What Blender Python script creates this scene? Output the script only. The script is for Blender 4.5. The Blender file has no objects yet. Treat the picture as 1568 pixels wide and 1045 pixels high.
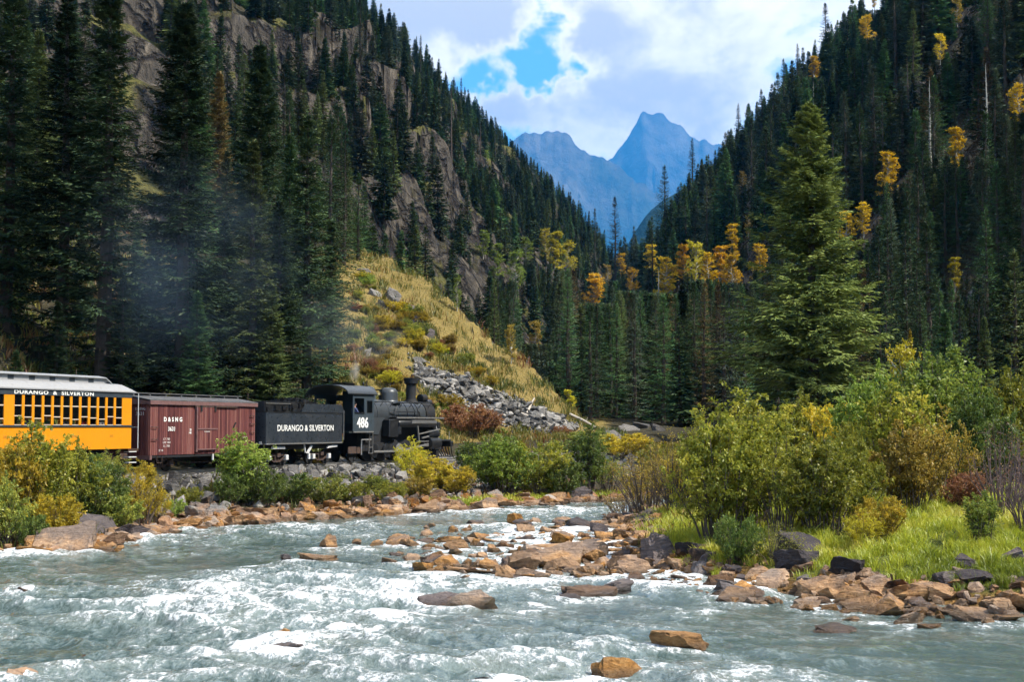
import bpy, bmesh, math, random
import numpy as np
from mathutils import Vector, Matrix

# ---------------------------------------------------------------- camera, sky, sun, exposure
SC = bpy.context.scene
COL = SC.collection
R = math.radians
F_PX, CX, CY, HORIZON, CAM_H = 2210.0, 784.0, 522.5, 653.0, 3.8
PITCH = math.atan((HORIZON - CY) / F_PX)
cam_d = bpy.data.cameras.new('camera')
cam_d.sensor_width = 36.0
cam_d.lens = F_PX / 1568.0 * 36.0
cam_d.clip_start, cam_d.clip_end = 0.3, 80000.0
cam = bpy.data.objects.new('camera', cam_d)
COL.objects.link(cam)
cam.location = (0, 0, CAM_H)
cam.rotation_euler = (math.pi / 2 + PITCH, 0, 0)
SC.camera = cam

SUN_EL, SUN_B = R(51.0), R(-18.0)          # elevation; direction turned from +X towards +Y
sun_dir = Vector((math.cos(SUN_EL) * math.cos(SUN_B), math.cos(SUN_EL) * math.sin(SUN_B), math.sin(SUN_EL)))
sun_d = bpy.data.lights.new('sun', 'SUN')
sun_d.energy = 5.0
sun_d.angle = R(0.53)
sun_d.color = (1.0, 0.94, 0.84)
sun = bpy.data.objects.new('sun', sun_d)
COL.objects.link(sun)
sun.rotation_euler = sun_dir.to_track_quat('Z', 'Y').to_euler()

SC.view_settings.view_transform = 'Standard'
SC.view_settings.look = 'None'
SC.view_settings.exposure = 0.9
SC.view_settings.gamma = 1.0
SC.view_settings.use_curve_mapping = False
SC.render.engine = 'CYCLES'
SC.cycles.use_denoising = True
SC.cycles.use_adaptive_sampling = True
SC.cycles.adaptive_threshold = 0.03
SC.cycles.max_bounces = 5
SC.cycles.diffuse_bounces = 1
SC.cycles.glossy_bounces = 2
SC.cycles.transmission_bounces = 2
SC.cycles.volume_bounces = 0
SC.cycles.transparent_max_bounces = 5
SC.cycles.caustics_reflective = False
SC.cycles.caustics_refractive = False

W = bpy.data.worlds.new('World')
SC.world = W
W.use_nodes = True
W.cycles.sampling_method = 'MANUAL'
W.cycles.sample_map_resolution = 512


class NT:
    """short-hand for building node trees"""
    def __init__(self, tree):
        self.t = tree
        tree.nodes.clear()

    def n(self, typ, _out=None, **kw):
        nd = self.t.nodes.new(typ)
        ins = kw.pop('ins', {})
        for k, v in kw.items():
            setattr(nd, k, v)
        for k, v in ins.items():
            s = nd.inputs[k]
            if isinstance(v, bpy.types.NodeSocket):
                self.t.links.new(v, s)
            elif isinstance(v, bpy.types.Node):
                self.t.links.new(v.outputs[0], s)
            else:
                if s.type == 'RGBA' and hasattr(v, '__len__') and len(v) == 3:
                    v = (*v, 1)
                s.default_value = v
        return nd

    def mix(self, fac, a, b, mode='MIX'):
        nd = self.t.nodes.new('ShaderNodeMix')
        nd.data_type = 'RGBA'
        nd.blend_type = mode
        nd.clamp_factor = True
        for idx, v in ((0, fac), (6, a), (7, b)):
            s = nd.inputs[idx]
            if isinstance(v, bpy.types.NodeSocket):
                self.t.links.new(v, s)
            elif isinstance(v, bpy.types.Node):
                self.t.links.new(v.outputs[0], s)
            else:
                if idx and len(v) == 3:
                    v = (*v, 1)
                s.default_value = v
        return nd.outputs[2]

    def m(self, op, a, b=0.0, c=0.0, clamp=False):
        nd = self.t.nodes.new('ShaderNodeMath')
        nd.operation = op
        nd.use_clamp = clamp
        for i, v in enumerate((a, b, c)):
            if isinstance(v, bpy.types.NodeSocket):
                self.t.links.new(v, nd.inputs[i])
            elif isinstance(v, bpy.types.Node):
                self.t.links.new(v.outputs[0], nd.inputs[i])
            else:
                nd.inputs[i].default_value = v
        return nd.outputs[0]

    def step(self, v, lo, hi, a=0.0, b=1.0):
        nd = self.n('ShaderNodeMapRange', interpolation_type='SMOOTHSTEP',
                    ins={0: v, 1: lo, 2: hi, 3: a, 4: b})
        return nd.outputs[0]

    def ramp(self, fac, stops, interp='LINEAR'):
        nd = self.n('ShaderNodeValToRGB', ins={0: fac})
        cr = nd.color_ramp
        cr.interpolation = interp
        while len(cr.elements) < len(stops):
            cr.elements.new(0.5)
        for e, (p, c) in zip(cr.elements, stops):
            e.position = p
            e.color = (*c, 1)
        return nd.outputs[0]

    def noise(self, vec, scale, detail=4.0, rough=0.55, dist=0.0, dim='3D'):
        nd = self.n('ShaderNodeTexNoise', noise_dimensions=dim,
                    ins={'Vector': vec, 'Scale': scale, 'Detail': detail, 'Roughness': rough, 'Distortion': dist})
        return nd.outputs[0]

    def link(self, a, b):
        self.t.links.new(a, b)


def pix_dir(px, py):
    x, u = (px - CX) / F_PX, (CY - py) / F_PX
    v = Vector((x, math.cos(PITCH) - u * math.sin(PITCH), math.sin(PITCH) + u * math.cos(PITCH)))
    return v


# sky: Nishita air with fair-weather cumulus drawn by direction all round the dome
nt = NT(W.node_tree)
tc = nt.n('ShaderNodeTexCoord')
skyn = nt.n('ShaderNodeTexSky', sky_type='NISHITA', sun_disc=False, sun_elevation=SUN_EL,
            sun_rotation=math.pi / 2 - SUN_B, altitude=2800.0, air_density=1.0, dust_density=0.6, ozone_density=2.0)
mp = nt.n('ShaderNodeMapping', ins={'Vector': tc.outputs['Generated'], 'Location': (0.31, 0.12, 0.05), 'Scale': (1.0, 1.0, 1.55)})
gapv = pix_dir(806, 78).normalized()
big = nt.noise(mp.outputs[0], 4.2, 6.0, 0.56, 0.25)
fine = nt.noise(mp.outputs[0], 13.0, 6.0, 0.62, 0.4)


wn_ = nt.n('ShaderNodeTexNoise', ins={'Vector': tc.outputs['Generated'], 'Scale': 22.0, 'Detail': 4.0, 'Roughness': 0.6})
wv_ = nt.n('ShaderNodeVectorMath', operation='SUBTRACT', ins={0: wn_.outputs['Color'], 1: (0.5, 0.5, 0.5)})
WARPED = nt.n('ShaderNodeVectorMath', operation='ADD', ins={0: tc.outputs['Generated'], 1: nt.n('ShaderNodeVectorMath', operation='SCALE', ins={0: wv_.outputs[0], 'Scale': 0.075}).outputs[0]}).outputs[0]


def dirdist(px, py, sx=1.0, sy=1.0):
    d = pix_dir(px, py).normalized()
    sub = nt.n('ShaderNodeVectorMath', operation='SUBTRACT', ins={0: WARPED, 1: d})
    mul = nt.n('ShaderNodeVectorMath', operation='MULTIPLY', ins={0: sub.outputs[0], 1: (sx, sx, sy)})
    ln = nt.n('ShaderNodeVectorMath', operation='LENGTH', ins={0: mul.outputs[0]})
    return ln.outputs['Value']


cov = nt.m('ADD', big, nt.m('MULTIPLY', nt.m('SUBTRACT', fine, 0.5), 0.45))
g1 = nt.step(dirdist(838, 55, 1.7, 0.85), 0.0, 0.062, 0.34, 0.0)
g2 = nt.step(dirdist(742, 112, 0.95, 2.2), 0.0, 0.062, 0.30, 0.0)
cov = nt.m('SUBTRACT', nt.m('SUBTRACT', cov, g1), g2)
cov = nt.m('ADD', cov, nt.step(dirdist(790, 165, 0.9, 1.5), 0.0, 0.06, 0.16, 0.0))
cov = nt.m('ADD', cov, nt.step(dirdist(640, 30, 0.9, 1.0), 0.0, 0.09, 0.16, 0.0))
cov = nt.m('ADD', cov, nt.step(dirdist(1010, 90, 0.7, 0.9), 0.0, 0.11, 0.16, 0.0))
cmask = nt.step(cov, 0.41, 0.55)
shade = nt.noise(nt.n('ShaderNodeMapping', ins={'Vector': tc.outputs['Generated'], 'Location': (1.7, 0.4, 0.9), 'Scale': (1, 1, 1.4)}).outputs[0], 6.0, 5.0, 0.62, 0.3)
thick = nt.step(nt.m('ADD', cov, nt.m('MULTIPLY', nt.m('SUBTRACT', shade, 0.5), 0.55)), 0.46, 0.70)
ccol = nt.mix(thick, (13.4, 12.0, 9.8), (7.0, 6.4, 5.7))
skyb = nt.mix(1.0, skyn.outputs[0], (1.35, 2.15, 2.3), 'MULTIPLY')
wcol = nt.mix(cmask, skyb, ccol)
bg = nt.n('ShaderNodeBackground', ins={'Color': wcol, 'Strength': 0.085})
wo = nt.n('ShaderNodeOutputWorld')
nt.link(bg.outputs[0], wo.inputs[0])

# ---------------------------------------------------------------- helpers
RNG = np.random.default_rng(7)
random.seed(7)


def tag(o, label=None, cat=None, group=None, kind=None):
    if label: o['label'] = label
    if cat: o['category'] = cat
    if group: o['group'] = group
    if kind: o['kind'] = kind
    return o


def link(name, data, parent=None, mat=None):
    o = bpy.data.objects.new(name, data)
    COL.objects.link(o)
    if parent is not None:
        o.parent = parent
    if mat is not None and data is not None and len(data.materials) == 0:
        data.materials.append(mat)
    return o


def empty(name, loc=(0, 0, 0), rz=0.0, scale=1.0):
    o = bpy.data.objects.new(name, None)
    COL.objects.link(o)
    o.empty_display_size = 0.2
    o.location = loc
    o.rotation_euler = (0, 0, rz)
    o.scale = (scale,) * 3 if not hasattr(scale, '__len__') else scale
    return o


def np_mesh(name, V, Fq, attrs=None, smooth=False, mat_idx=None):
    """V (n,3), Fq (m,k) faces all with k corners"""
    V = np.asarray(V, np.float32)
    Fq = np.asarray(Fq, np.int32)
    me = bpy.data.meshes.new(name)
    me.vertices.add(len(V))
    me.vertices.foreach_set('co', V.ravel())
    k = Fq.shape[1]
    me.loops.add(Fq.size)
    me.loops.foreach_set('vertex_index', Fq.ravel())
    me.polygons.add(len(Fq))
    me.polygons.foreach_set('loop_start', np.arange(0, Fq.size, k, dtype=np.int32))
    me.polygons.foreach_set('loop_total', np.full(len(Fq), k, np.int32))
    if smooth:
        me.polygons.foreach_set('use_smooth', np.ones(len(Fq), bool))
    if mat_idx is not None:
        me.polygons.foreach_set('material_index', np.asarray(mat_idx, np.int32))
    for nm, a in (attrs or {}).items():
        at = me.attributes.new(nm, 'FLOAT', 'POINT')
        at.data.foreach_set('value', np.asarray(a, np.float32))
    me.update(calc_edges=True)
    return me


# --- numpy gradient noise
_perm = np.random.default_rng(3).permutation(4096).astype(np.int64)
_gr = np.random.default_rng(4).uniform(0, 2 * np.pi, 4096)
_gx, _gy = np.cos(_gr), np.sin(_gr)


def pnoise(x, y):
    x = np.asarray(x, float); y = np.asarray(y, float)
    xi, yi = np.floor(x).astype(np.int64), np.floor(y).astype(np.int64)
    xf, yf = x - xi, y - yi

    def g(i, j, dx, dy):
        h = _perm[(_perm[i & 4095] + j) & 4095]
        return _gx[h] * dx + _gy[h] * dy
    u = xf * xf * xf * (xf * (xf * 6 - 15) + 10)
    v = yf * yf * yf * (yf * (yf * 6 - 15) + 10)
    a = g(xi, yi, xf, yf); b = g(xi + 1, yi, xf - 1, yf)
    c = g(xi, yi + 1, xf, yf - 1); d = g(xi + 1, yi + 1, xf - 1, yf - 1)
    return ((a * (1 - u) + b * u) * (1 - v) + (c * (1 - u) + d * u) * v) * 1.4


def fbm(x, y, o=4, g=0.5):
    s, a, f = 0.0, 1.0, 1.0
    for k in range(o):
        s = s + a * pnoise(x * f + 17.3 * k, y * f - 9.1 * k)
        a *= g; f *= 2.03
    return s


def ridged(x, y, o=4, g=0.5):
    s, a, f = 0.0, 1.0, 1.0
    for k in range(o):
        s = s + a * (1 - 2 * np.abs(pnoise(x * f + 31.7 * k, y * f + 5.9 * k)))
        a *= g; f *= 2.05
    return s


def sstep(x, a, b):
    t = np.clip((x - a) / (b - a), 0, 1)
    return t * t * (3 - 2 * t)


def poly_sdf(x, y, P, closed=False):
    """distance to a polyline, and signed side (+ on its right) of the closest segment"""
    P = np.asarray(P, float)
    n = len(P) if closed else len(P) - 1
    best = np.full(np.shape(x), 1e18)
    side = np.zeros(np.shape(x))
    for i in range(n):
        a, b = P[i], P[(i + 1) % len(P)]
        e = b - a
        L2 = e @ e
        t = ((x - a[0]) * e[0] + (y - a[1]) * e[1]) / L2
        tc_ = np.clip(t, 0, 1)
        dx, dy = x - a[0] - tc_ * e[0], y - a[1] - tc_ * e[1]
        d2 = dx * dx + dy * dy
        cr = (x - a[0]) * e[1] - (y - a[1]) * e[0]
        upd = d2 < best - 1e-9
        best = np.where(upd, d2, best)
        side = np.where(upd, np.sign(cr), side)
    return np.sqrt(best), side


def in_poly(x, y, P):
    P = np.asarray(P, float)
    ins = np.zeros(np.shape(x), bool)
    for i in range(len(P)):
        a, b = P[i], P[(i + 1) % len(P)]
        if a[1] == b[1]:
            continue
        c = (a[1] > y) != (b[1] > y)
        xx = (b[0] - a[0]) * (y - a[1]) / (b[1] - a[1]) + a[0]
        ins ^= c & (x < xx)
    return ins


class MB:
    """collects simple solids and links them as one mesh"""
    def __init__(self):
        self.v, self.f, self.mi = [], [], []
        self.cur = 0

    def add(self, V, Fs):
        o = len(self.v)
        self.v += [tuple(p) for p in V]
        for f in Fs:
            self.f.append([i + o for i in f])
            self.mi.append(self.cur)
        return self

    def box(self, x0, x1, y0, y1, z0, z1):
        V = [(x, y, z) for x in (x0, x1) for y in (y0, y1) for z in (z0, z1)]
        return self.add(V, [(0, 1, 3, 2), (4, 6, 7, 5), (0, 4, 5, 1), (2, 3, 7, 6), (0, 2, 6, 4), (1, 5, 7, 3)])

    def bar(self, a, b, w, h=None):
        """square bar between two points"""
        a, b = Vector(a), Vector(b)
        h = h or w
        d = (b - a).normalized()
        up = Vector((0, 0, 1)) if abs(d.z) < 0.95 else Vector((1, 0, 0))
        s = d.cross(up).normalized(); t = s.cross(d)
        V = []
        for p in (a, b):
            for i, j in ((-1, -1), (1, -1), (1, 1), (-1, 1)):
                V.append(p + s * (i * w / 2) + t * (j * h / 2))
        return self.add(V, [(3, 2, 1, 0), (4, 5, 6, 7), (0, 1, 5, 4), (1, 2, 6, 5), (2, 3, 7, 6), (3, 0, 4, 7)])

    def tube(self, pts, r, n=8, cap=True):
        pts = [Vector(p) for p in pts]
        rs = r if hasattr(r, '__len__') else [r] * len(pts)
        V, Fs = [], []
        ref = None
        for k, p in enumerate(pts):
            d = (pts[min(k + 1, len(pts) - 1)] - pts[max(k - 1, 0)]).normalized()
            if ref is None:
                ref = Vector((0, 0, 1)) if abs(d.z) < 0.9 else Vector((1, 0, 0))
            s = d.cross(ref).normalized(); t = s.cross(d); ref = t
            for i in range(n):
                a = 2 * math.pi * i / n
                V.append(p + (s * math.cos(a) + t * math.sin(a)) * rs[k])
        for k in range(len(pts) - 1):
            for i in range(n):
                j = (i + 1) % n
                Fs.append((k * n + i, k * n + j, (k + 1) * n + j, (k + 1) * n + i))
        if cap:
            Fs.append(tuple(range(n - 1, -1, -1)))
            Fs.append(tuple(range((len(pts) - 1) * n, len(pts) * n)))
        return self.add(V, Fs)

    def lathe(self, prof, c, axis='z', n=16):
        """prof: (radius, along) pairs"""
        V, Fs = [], []
        for r, h in prof:
            for i in range(n):
                a = 2 * math.pi * i / n
                p, q = r * math.cos(a), r * math.sin(a)
                V.append({'z': (c[0] + p, c[1] + q, c[2] + h), 'x': (c[0] + h, c[1] + p, c[2] + q), 'y': (c[0] + p, c[1] + h, c[2] - q)}[axis])
        m = len(prof)
        for k in range(m - 1):
            for i in range(n):
                j = (i + 1) % n
                Fs.append((k * n + i, k * n + j, (k + 1) * n + j, (k + 1) * n + i))
        Fs.append(tuple(range(n - 1, -1, -1))); Fs.append(tuple(range((m - 1) * n, m * n)))
        return self.add(V, Fs)

    def prism(self, poly, a, b, axis='x'):
        """extrude a 2-D outline along an axis; for axis x the outline is (y, z), for y it is (x, z), for z (x, y)"""
        def P(u, v, w):
            return {'x': (w, u, v), 'y': (u, w, v), 'z': (u, v, w)}[axis]
        n = len(poly)
        V = [P(u, v, a) for u, v in poly] + [P(u, v, b) for u, v in poly]
        Fs = [tuple(range(n)), tuple(range(2 * n - 1, n - 1, -1))]
        for i in range(n):
            j = (i + 1) % n
            Fs.append((i, i + n, j + n, j))
        return self.add(V, Fs)

    def mesh(self, name, smooth=None, bevel=0.0):
        me = bpy.data.meshes.new(name)
        me.from_pydata(self.v, [], self.f)
        me.polygons.foreach_set('material_index', self.mi)
        bm = bmesh.new(); bm.from_mesh(me)
        bmesh.ops.recalc_face_normals(bm, faces=bm.faces)
        if bevel:
            ed = [e for e in bm.edges if e.is_manifold and e.calc_face_angle(0) > 0.6]
            bmesh.ops.bevel(bm, geom=ed, offset=bevel, segments=1, affect='EDGES', clamp_overlap=True)
        bm.to_mesh(me); bm.free()
        if smooth:
            me.polygons.foreach_set('use_smooth', [True] * len(me.polygons))
            me.set_sharp_from_angle(angle=R(smooth))
        me.update()
        return me

    def build(self, name, mat, parent=None, smooth=None, bevel=0.0):
        me = self.mesh(name, smooth, bevel)
        for m_ in (mat if isinstance(mat, (list, tuple)) else [mat]):
            me.materials.append(m_)
        return link(name, me, parent)


MATS = {}


def mat(name):
    m_ = bpy.data.materials.new(name)
    m_.use_nodes = True
    MATS[name] = m_
    return m_, NT(m_.node_tree)


def finish(t, shader, disp=None, volume=None):
    o = t.n('ShaderNodeOutputMaterial')
    if shader is not None:
        t.link(shader.outputs[0] if isinstance(shader, bpy.types.Node) else shader, o.inputs['Surface'])
    if volume is not None:
        t.link(volume.outputs[0], o.inputs['Volume'])


def paint(name, col, rough=0.5, metal=0.0, var=0.15, scale=3.0, dirt=None, dirt_amt=0.3, bump=0.0, spec=0.5):
    """painted or weathered hard surface: base colour with blotchy wear"""
    m_, t = mat(name)
    co = t.n('ShaderNodeTexCoord').outputs['Object']
    n1 = t.noise(co, scale, 6, 0.6)
    n2 = t.noise(co, scale * 7, 4, 0.6)
    f = t.m('ADD', t.m('MULTIPLY', n1, 0.65), t.m('MULTIPLY', n2, 0.35))
    dk = tuple(c * (1 - var * 1.6) for c in col); lt = tuple(min(1, c * (1 + var * 1.2)) for c in col)
    c = t.ramp(f, [(0.3, dk), (0.5, col), (0.72, lt)])
    if dirt:
        c = t.mix(t.step(n1, 0.5, 0.75, 0.0, dirt_amt), c, dirt)
    p = t.n('ShaderNodeBsdfPrincipled', ins={'Base Color': c, 'Metallic': metal, 'Specular IOR Level': spec,
                                             'Roughness': t.step(n2, 0.3, 0.7, max(rough - 0.1, 0.02), min(rough + 0.12, 1))})
    if bump:
        b = t.n('ShaderNodeBump', ins={'Strength': bump, 'Distance': 0.02, 'Height': f})
        t.link(b.outputs[0], p.inputs['Normal'])
    finish(t, p)
    return m_


def leaf_mat(name, stops, trans=0.3, obj_var=0.25, gloss=0.02, vv=0.3):
    """leaf colour by a per-leaf random attribute, tinted a little per plant"""
    m_, t = mat(name)
    vr = t.n('ShaderNodeAttribute', attribute_name='vr').outputs['Fac']
    rnd = t.n('ShaderNodeObjectInfo').outputs['Random']
    f = t.m('ADD', vr, t.m('MULTIPLY', t.m('SUBTRACT', rnd, 0.5), obj_var), clamp=True)
    c = t.ramp(f, stops)
    hs = t.n('ShaderNodeHueSaturation', ins={'Hue': t.m('ADD', 0.49, t.m('MULTIPLY', rnd, 0.02)), 'Saturation': 1.0,
                                             'Value': t.m('ADD', 1.0 - vv / 2, t.m('MULTIPLY', rnd, vv)), 'Color': c})
    d = t.n('ShaderNodeBsdfDiffuse', ins={'Color': hs.outputs[0]})
    tr = t.n('ShaderNodeBsdfTranslucent', ins={'Color': hs.outputs[0]})
    mx = t.n('ShaderNodeMixShader', ins={0: trans, 1: d.outputs[0], 2: tr.outputs[0]})
    gl = t.n('ShaderNodeBsdfGlossy', ins={'Color': (1, 1, 1), 'Roughness': 0.45})
    m2 = t.n('ShaderNodeMixShader', ins={0: gloss, 1: mx.outputs[0], 2: gl.outputs[0]})
    finish(t, m2)
    return m_


# seated body grown over a skeleton (made first, while the scene is small)
J = [((0, 0, 0.0), 0.15), ((0, 0, 0.18), 0.145), ((0, 0.02, 0.36), 0.16), ((0, 0.02, 0.50), 0.13), ((0, 0.03, 0.57), 0.06), ((0, 0.04, 0.64), 0.062),
     ((0, 0.055, 0.70), 0.088), ((0, 0.055, 0.78), 0.10), ((0, 0.05, 0.86), 0.085),
     ((0.17, 0.02, 0.49), 0.065), ((0.24, 0.10, 0.27), 0.05), ((0.17, 0.34, 0.22), 0.036), ((0.15, 0.42, 0.22), 0.03), ((0.15, 0.47, 0.21), 0.018),
     ((-0.17, 0.02, 0.49), 0.065), ((-0.24, 0.10, 0.27), 0.05), ((-0.17, 0.34, 0.22), 0.036), ((-0.15, 0.42, 0.22), 0.03), ((-0.15, 0.47, 0.21), 0.018),
     ((0.10, 0.10, -0.02), 0.095), ((0.12, 0.45, 0.0), 0.07), ((0.12, 0.48, -0.38), 0.048), ((0.12, 0.60, -0.42), 0.04),
     ((-0.10, 0.10, -0.02), 0.095), ((-0.12, 0.45, 0.0), 0.07), ((-0.12, 0.48, -0.38), 0.048), ((-0.12, 0.60, -0.42), 0.04),
     ((0, 0.155, 0.745), 0.018)]
E_ = [(0, 1), (1, 2), (2, 3), (3, 4), (4, 5), (5, 6), (6, 7), (7, 8), (3, 9), (9, 10), (10, 11), (11, 12), (12, 13), (3, 14), (14, 15), (15, 16), (16, 17), (17, 18), (0, 19), (19, 20), (20, 21), (21, 22), (0, 23), (23, 24), (24, 25), (25, 26), (7, 27)]
me = bpy.data.meshes.new('person')
me.from_pydata([j[0] for j in J], E_, [])
tmp = bpy.data.objects.new('person', me); COL.objects.link(tmp)
md = tmp.modifiers.new('skin', 'SKIN')
for v, j in zip(me.skin_vertices[0].data, J):
    v.radius = (j[1], j[1])
me.skin_vertices[0].data[0].use_root = True
sb = tmp.modifiers.new('sub', 'SUBSURF'); sb.levels = sb.render_levels = 1
dg = bpy.context.evaluated_depsgraph_get()
BODY = bpy.data.meshes.new_from_object(tmp.evaluated_get(dg))
bpy.data.objects.remove(tmp)
# ---------------------------------------------------------------- the lie of the land
A0 = R(20.7)
TR_C0 = np.array([-16.4, 65.5]) + 1.25 * np.array([-math.cos(A0), math.sin(A0)])
TR_R, TR_S1, TR_S2 = 100.0, 12.0, 58.0
RAIL_Z = 1.7


def track(s):
    """centre of the track and heading (from +Y towards +X) at distance s along it"""
    if s <= TR_S1:
        return TR_C0 + s * np.array([math.sin(A0), math.cos(A0)]), A0
    c = TR_C0 + TR_S1 * np.array([math.sin(A0), math.cos(A0)])
    cen = c + TR_R * np.array([math.cos(A0), -math.sin(A0)])
    a = A0 + (min(s, TR_S2) - TR_S1) / TR_R
    p = cen + TR_R * np.array([-math.cos(a), math.sin(a)])
    if s > TR_S2:
        p = p + (s - TR_S2) * np.array([math.sin(a), math.cos(a)])
    return p, a


TRACK = np.array([track(s)[0] for s in (-120, 12, 18, 24, 30, 36, 42, 48, 53, 58, 200)])
LEFT_BANK = [(-120, 30), (-60, 36), (-30, 40.5), (-15.1, 42.6), (-12.5, 43.7), (-12.2, 47.4), (-11.8, 52.8), (-8.9, 59.1), (-6.3, 62.2),
             (-2.5, 64.6), (-0.7, 67.2), (1.5, 70), (3.8, 73), (5.6, 74.6), (12, 81), (25, 87), (60, 92), (120, 95)]
RIGHT_BANK = [(120, 84), (60, 82), (25, 77), (13, 72.5), (7.5, 66), (5.0, 61), (3.8, 56), (3.2, 48), (2.8, 40.5), (3.6, 37), (5.2, 34.9), (6.4, 31.6),
              (8.8, 30.9), (10.6, 29.6), (20, 27), (60, 22), (120, 15)]
RIVER = LEFT_BANK + RIGHT_BANK + [(120, 9), (0, 10.5), (-120, 8)]
NOSE = [(60, 60), (22, 104), (12, 114), (2, 129), (-11, 146), (-24.5, 200), (-38, 300), (-62, 480), (-200, 1500)]
ZF_Y = [0, 60, 120, 200, 300, 400, 550, 700, 1000, 1400]
ZF_Z = [1.2, 1.3, 3.0, 8, 17, 31, 54, 70, 98, 120]


def H(x, y, detail=True):
    x = np.asarray(x, float); y = np.asarray(y, float)
    zf = np.interp(y, ZF_Y, ZF_Z)
    xl = np.interp(y, [100, 150, 200, 300, 400, 550, 700, 1000], [-8, -3, 1.5, 9, 22, 41, 53, 62])
    xr = np.interp(y, [0, 60, 100, 150, 200, 300, 400, 550, 700, 1000], [52, 48, 43, 37, 32, 30, 33, 49, 65, 88])
    n_l = fbm(x / 70 + 3, y / 70, 3)
    # valley floor and the two mountainsides
    hl = np.maximum(0, xl + 5 * n_l - x)
    rl = sstep(y, 165, 285)
    cz = np.exp(-((x + 26) / 22) ** 2 - ((y - 325) / 85) ** 2) + 0.5 * np.exp(-((x + 74) / 9) ** 2 - ((y - 290) / 40) ** 2)
    zl = zf + 0.95 * hl * rl
    if detail:
        rib = ridged(x / 80 + 1.7, y / 34, 4, 0.55)
        amp = np.clip(hl / 45, 0, 1) * rl
        zl = zl + amp * ((7.0 + 5 * cz) * rib + (2.2 + 3.0 * cz) * ridged(x / 22, y / 9 + 4, 3) + cz * (2.4 * ridged(x / 5.5, y / 16 + 4, 3) + 1.2 * ridged(x / 2.1, y / 11, 2)))
        st = zl / 17.0 + 0.8 * fbm(x / 40, y / 40 + 7, 3)
        fr = st - np.floor(st)
        zl = zl + amp * (6.0 + 9 * cz) * (sstep(fr, 0.42, 0.6) - fr)
    hr = np.maximum(0, x - xr + 5 * sstep(y, 150, 260) * fbm(x / 60 - 9, y / 60 + 2, 3))
    zr = zf + 1.07 * hr
    zr = np.minimum(zr, np.interp(y, [0, 110, 220], [70, 95, 150]) + 25 * fbm(x / 90, y / 90) + 0.06 * hr)
    if detail:
        zr = zr + np.clip(hr / 30, 0, 1) * sstep(y, 170, 260) * 4 * ridged(x / 45, y / 30 + 9, 3)
    # near hill on the left, rising from the track and ending in a nose
    d, sd = poly_sdf(x, y, TRACK)
    u = -sd * d
    zn = 1.5 + 0.55 * np.maximum(0, u - 4.2) - 0.50 * np.maximum(0, u - 36)
    if detail:
        k = sstep(u, 5, 14)
        zn = zn + k * (0.9 * fbm(x / 9, y / 9, 4) + 0.35 * ridged(x / 4, y / 4 + 3, 3)) + sstep(u, 30, 70) * 5 * ridged(x / 28, y / 22, 4)
    dn, sn = poly_sdf(x, y, NOSE)
    v = sn * dn
    zn = zn - 1.5 * np.maximum(0, v + 0.4) - 2.0 * np.maximum(0, v - 10)
    z = np.maximum(np.maximum(zl, zr), zn)
    if detail:
        z = z + 0.16 * fbm(x / 3.1, y / 3.1 + 5, 4) * sstep(d, 3, 7) + sstep(y, 90, 160) * 0.5 * fbm(x / 12, y / 12, 3)
    # river bed and banks
    dr, _ = poly_sdf(x, y, RIVER, True)
    inn = in_poly(x, y, RIVER)
    left = u > -40
    gap = np.maximum(-u - 2.6, 0.0)
    zb_l = -0.25 + 1.75 * (dr / (dr + gap + 1e-3)) ** 0.75
    zb_r = -0.2 + 0.38 * np.minimum(dr, 30) ** 0.62
    isl = in_poly(x, y, LEFT_BANK + [(120, 400), (-400, 400), (-400, 30)])
    k = np.clip(dr / 14.0, 0, 1)
    z_land = np.where(isl, np.where(u < 0, np.minimum(zb_l, z + 1.5) * (1 - sstep(dr, 18, 40)) + z * sstep(dr, 18, 40), z), np.minimum(zb_r, z) * (1 - k) + z * k)
    if detail:
        z_land = z_land + 0.07 * fbm(x / 0.9, y / 0.9, 3) * (dr < 25) * sstep(d, 2.2, 3.2)
    z = np.where(inn, -0.25 - 0.25 * np.minimum(dr, 3), z_land)
    # track bed
    kb = (1 - sstep(d, 2.3, 4.6)) * (1 - sstep(y, 122, 136))
    z = np.where(inn, z, z * (1 - kb) + (RAIL_Z - 0.26) * kb)
    return z


def ground_at(px, py, off=0.0, d0=24.0, d1=1100.0):
    """where the view line of a photograph point meets the ground (plus off metres)"""
    r = pix_dir(px, py)
    r = np.array(r) / r.y
    for n_ in (260, 24):
        D = np.exp(np.linspace(math.log(d0), math.log(d1), n_))
        z = CAM_H + r[2] * D - off
        h = H(r[0] * D, D)
        hit = np.nonzero(z <= h)[0]
        i = hit[0] if len(hit) else len(D) - 1
        d0, d1 = D[max(i - 1, 0)], D[i] * 1.0001
    return float(r[0] * D[i]), float(D[i]), float(h[i])


def ground_many(px, py, d0, d1):
    """the same for many points at once"""
    rr_ = np.array([np.array(pix_dir(a_, b_)) for a_, b_ in zip(px, py)])
    rr_ /= rr_[:, 1:2]
    D = np.exp(np.linspace(math.log(d0), math.log(d1), 220))[None, :]
    h = H(rr_[:, :1] * D, np.broadcast_to(D, (len(rr_), 220)))
    hit = (CAM_H + rr_[:, 2:3] * D) <= h
    i = np.where(hit.any(1), hit.argmax(1), 219)
    k = np.arange(len(rr_))
    return np.stack([rr_[:, 0] * D[0, i], D[0, i], h[k, i]], 1)


def at_depth(px, py, D):
    r = pix_dir(px, py)
    return Vector((r.x / r.y * D, D, CAM_H + r.z / r.y * D))


def on_ground(px, D):
    x = (px - CX) / F_PX * D * 0.9983
    return x, D, float(H(np.array([x]), np.array([D]))[0])


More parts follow.
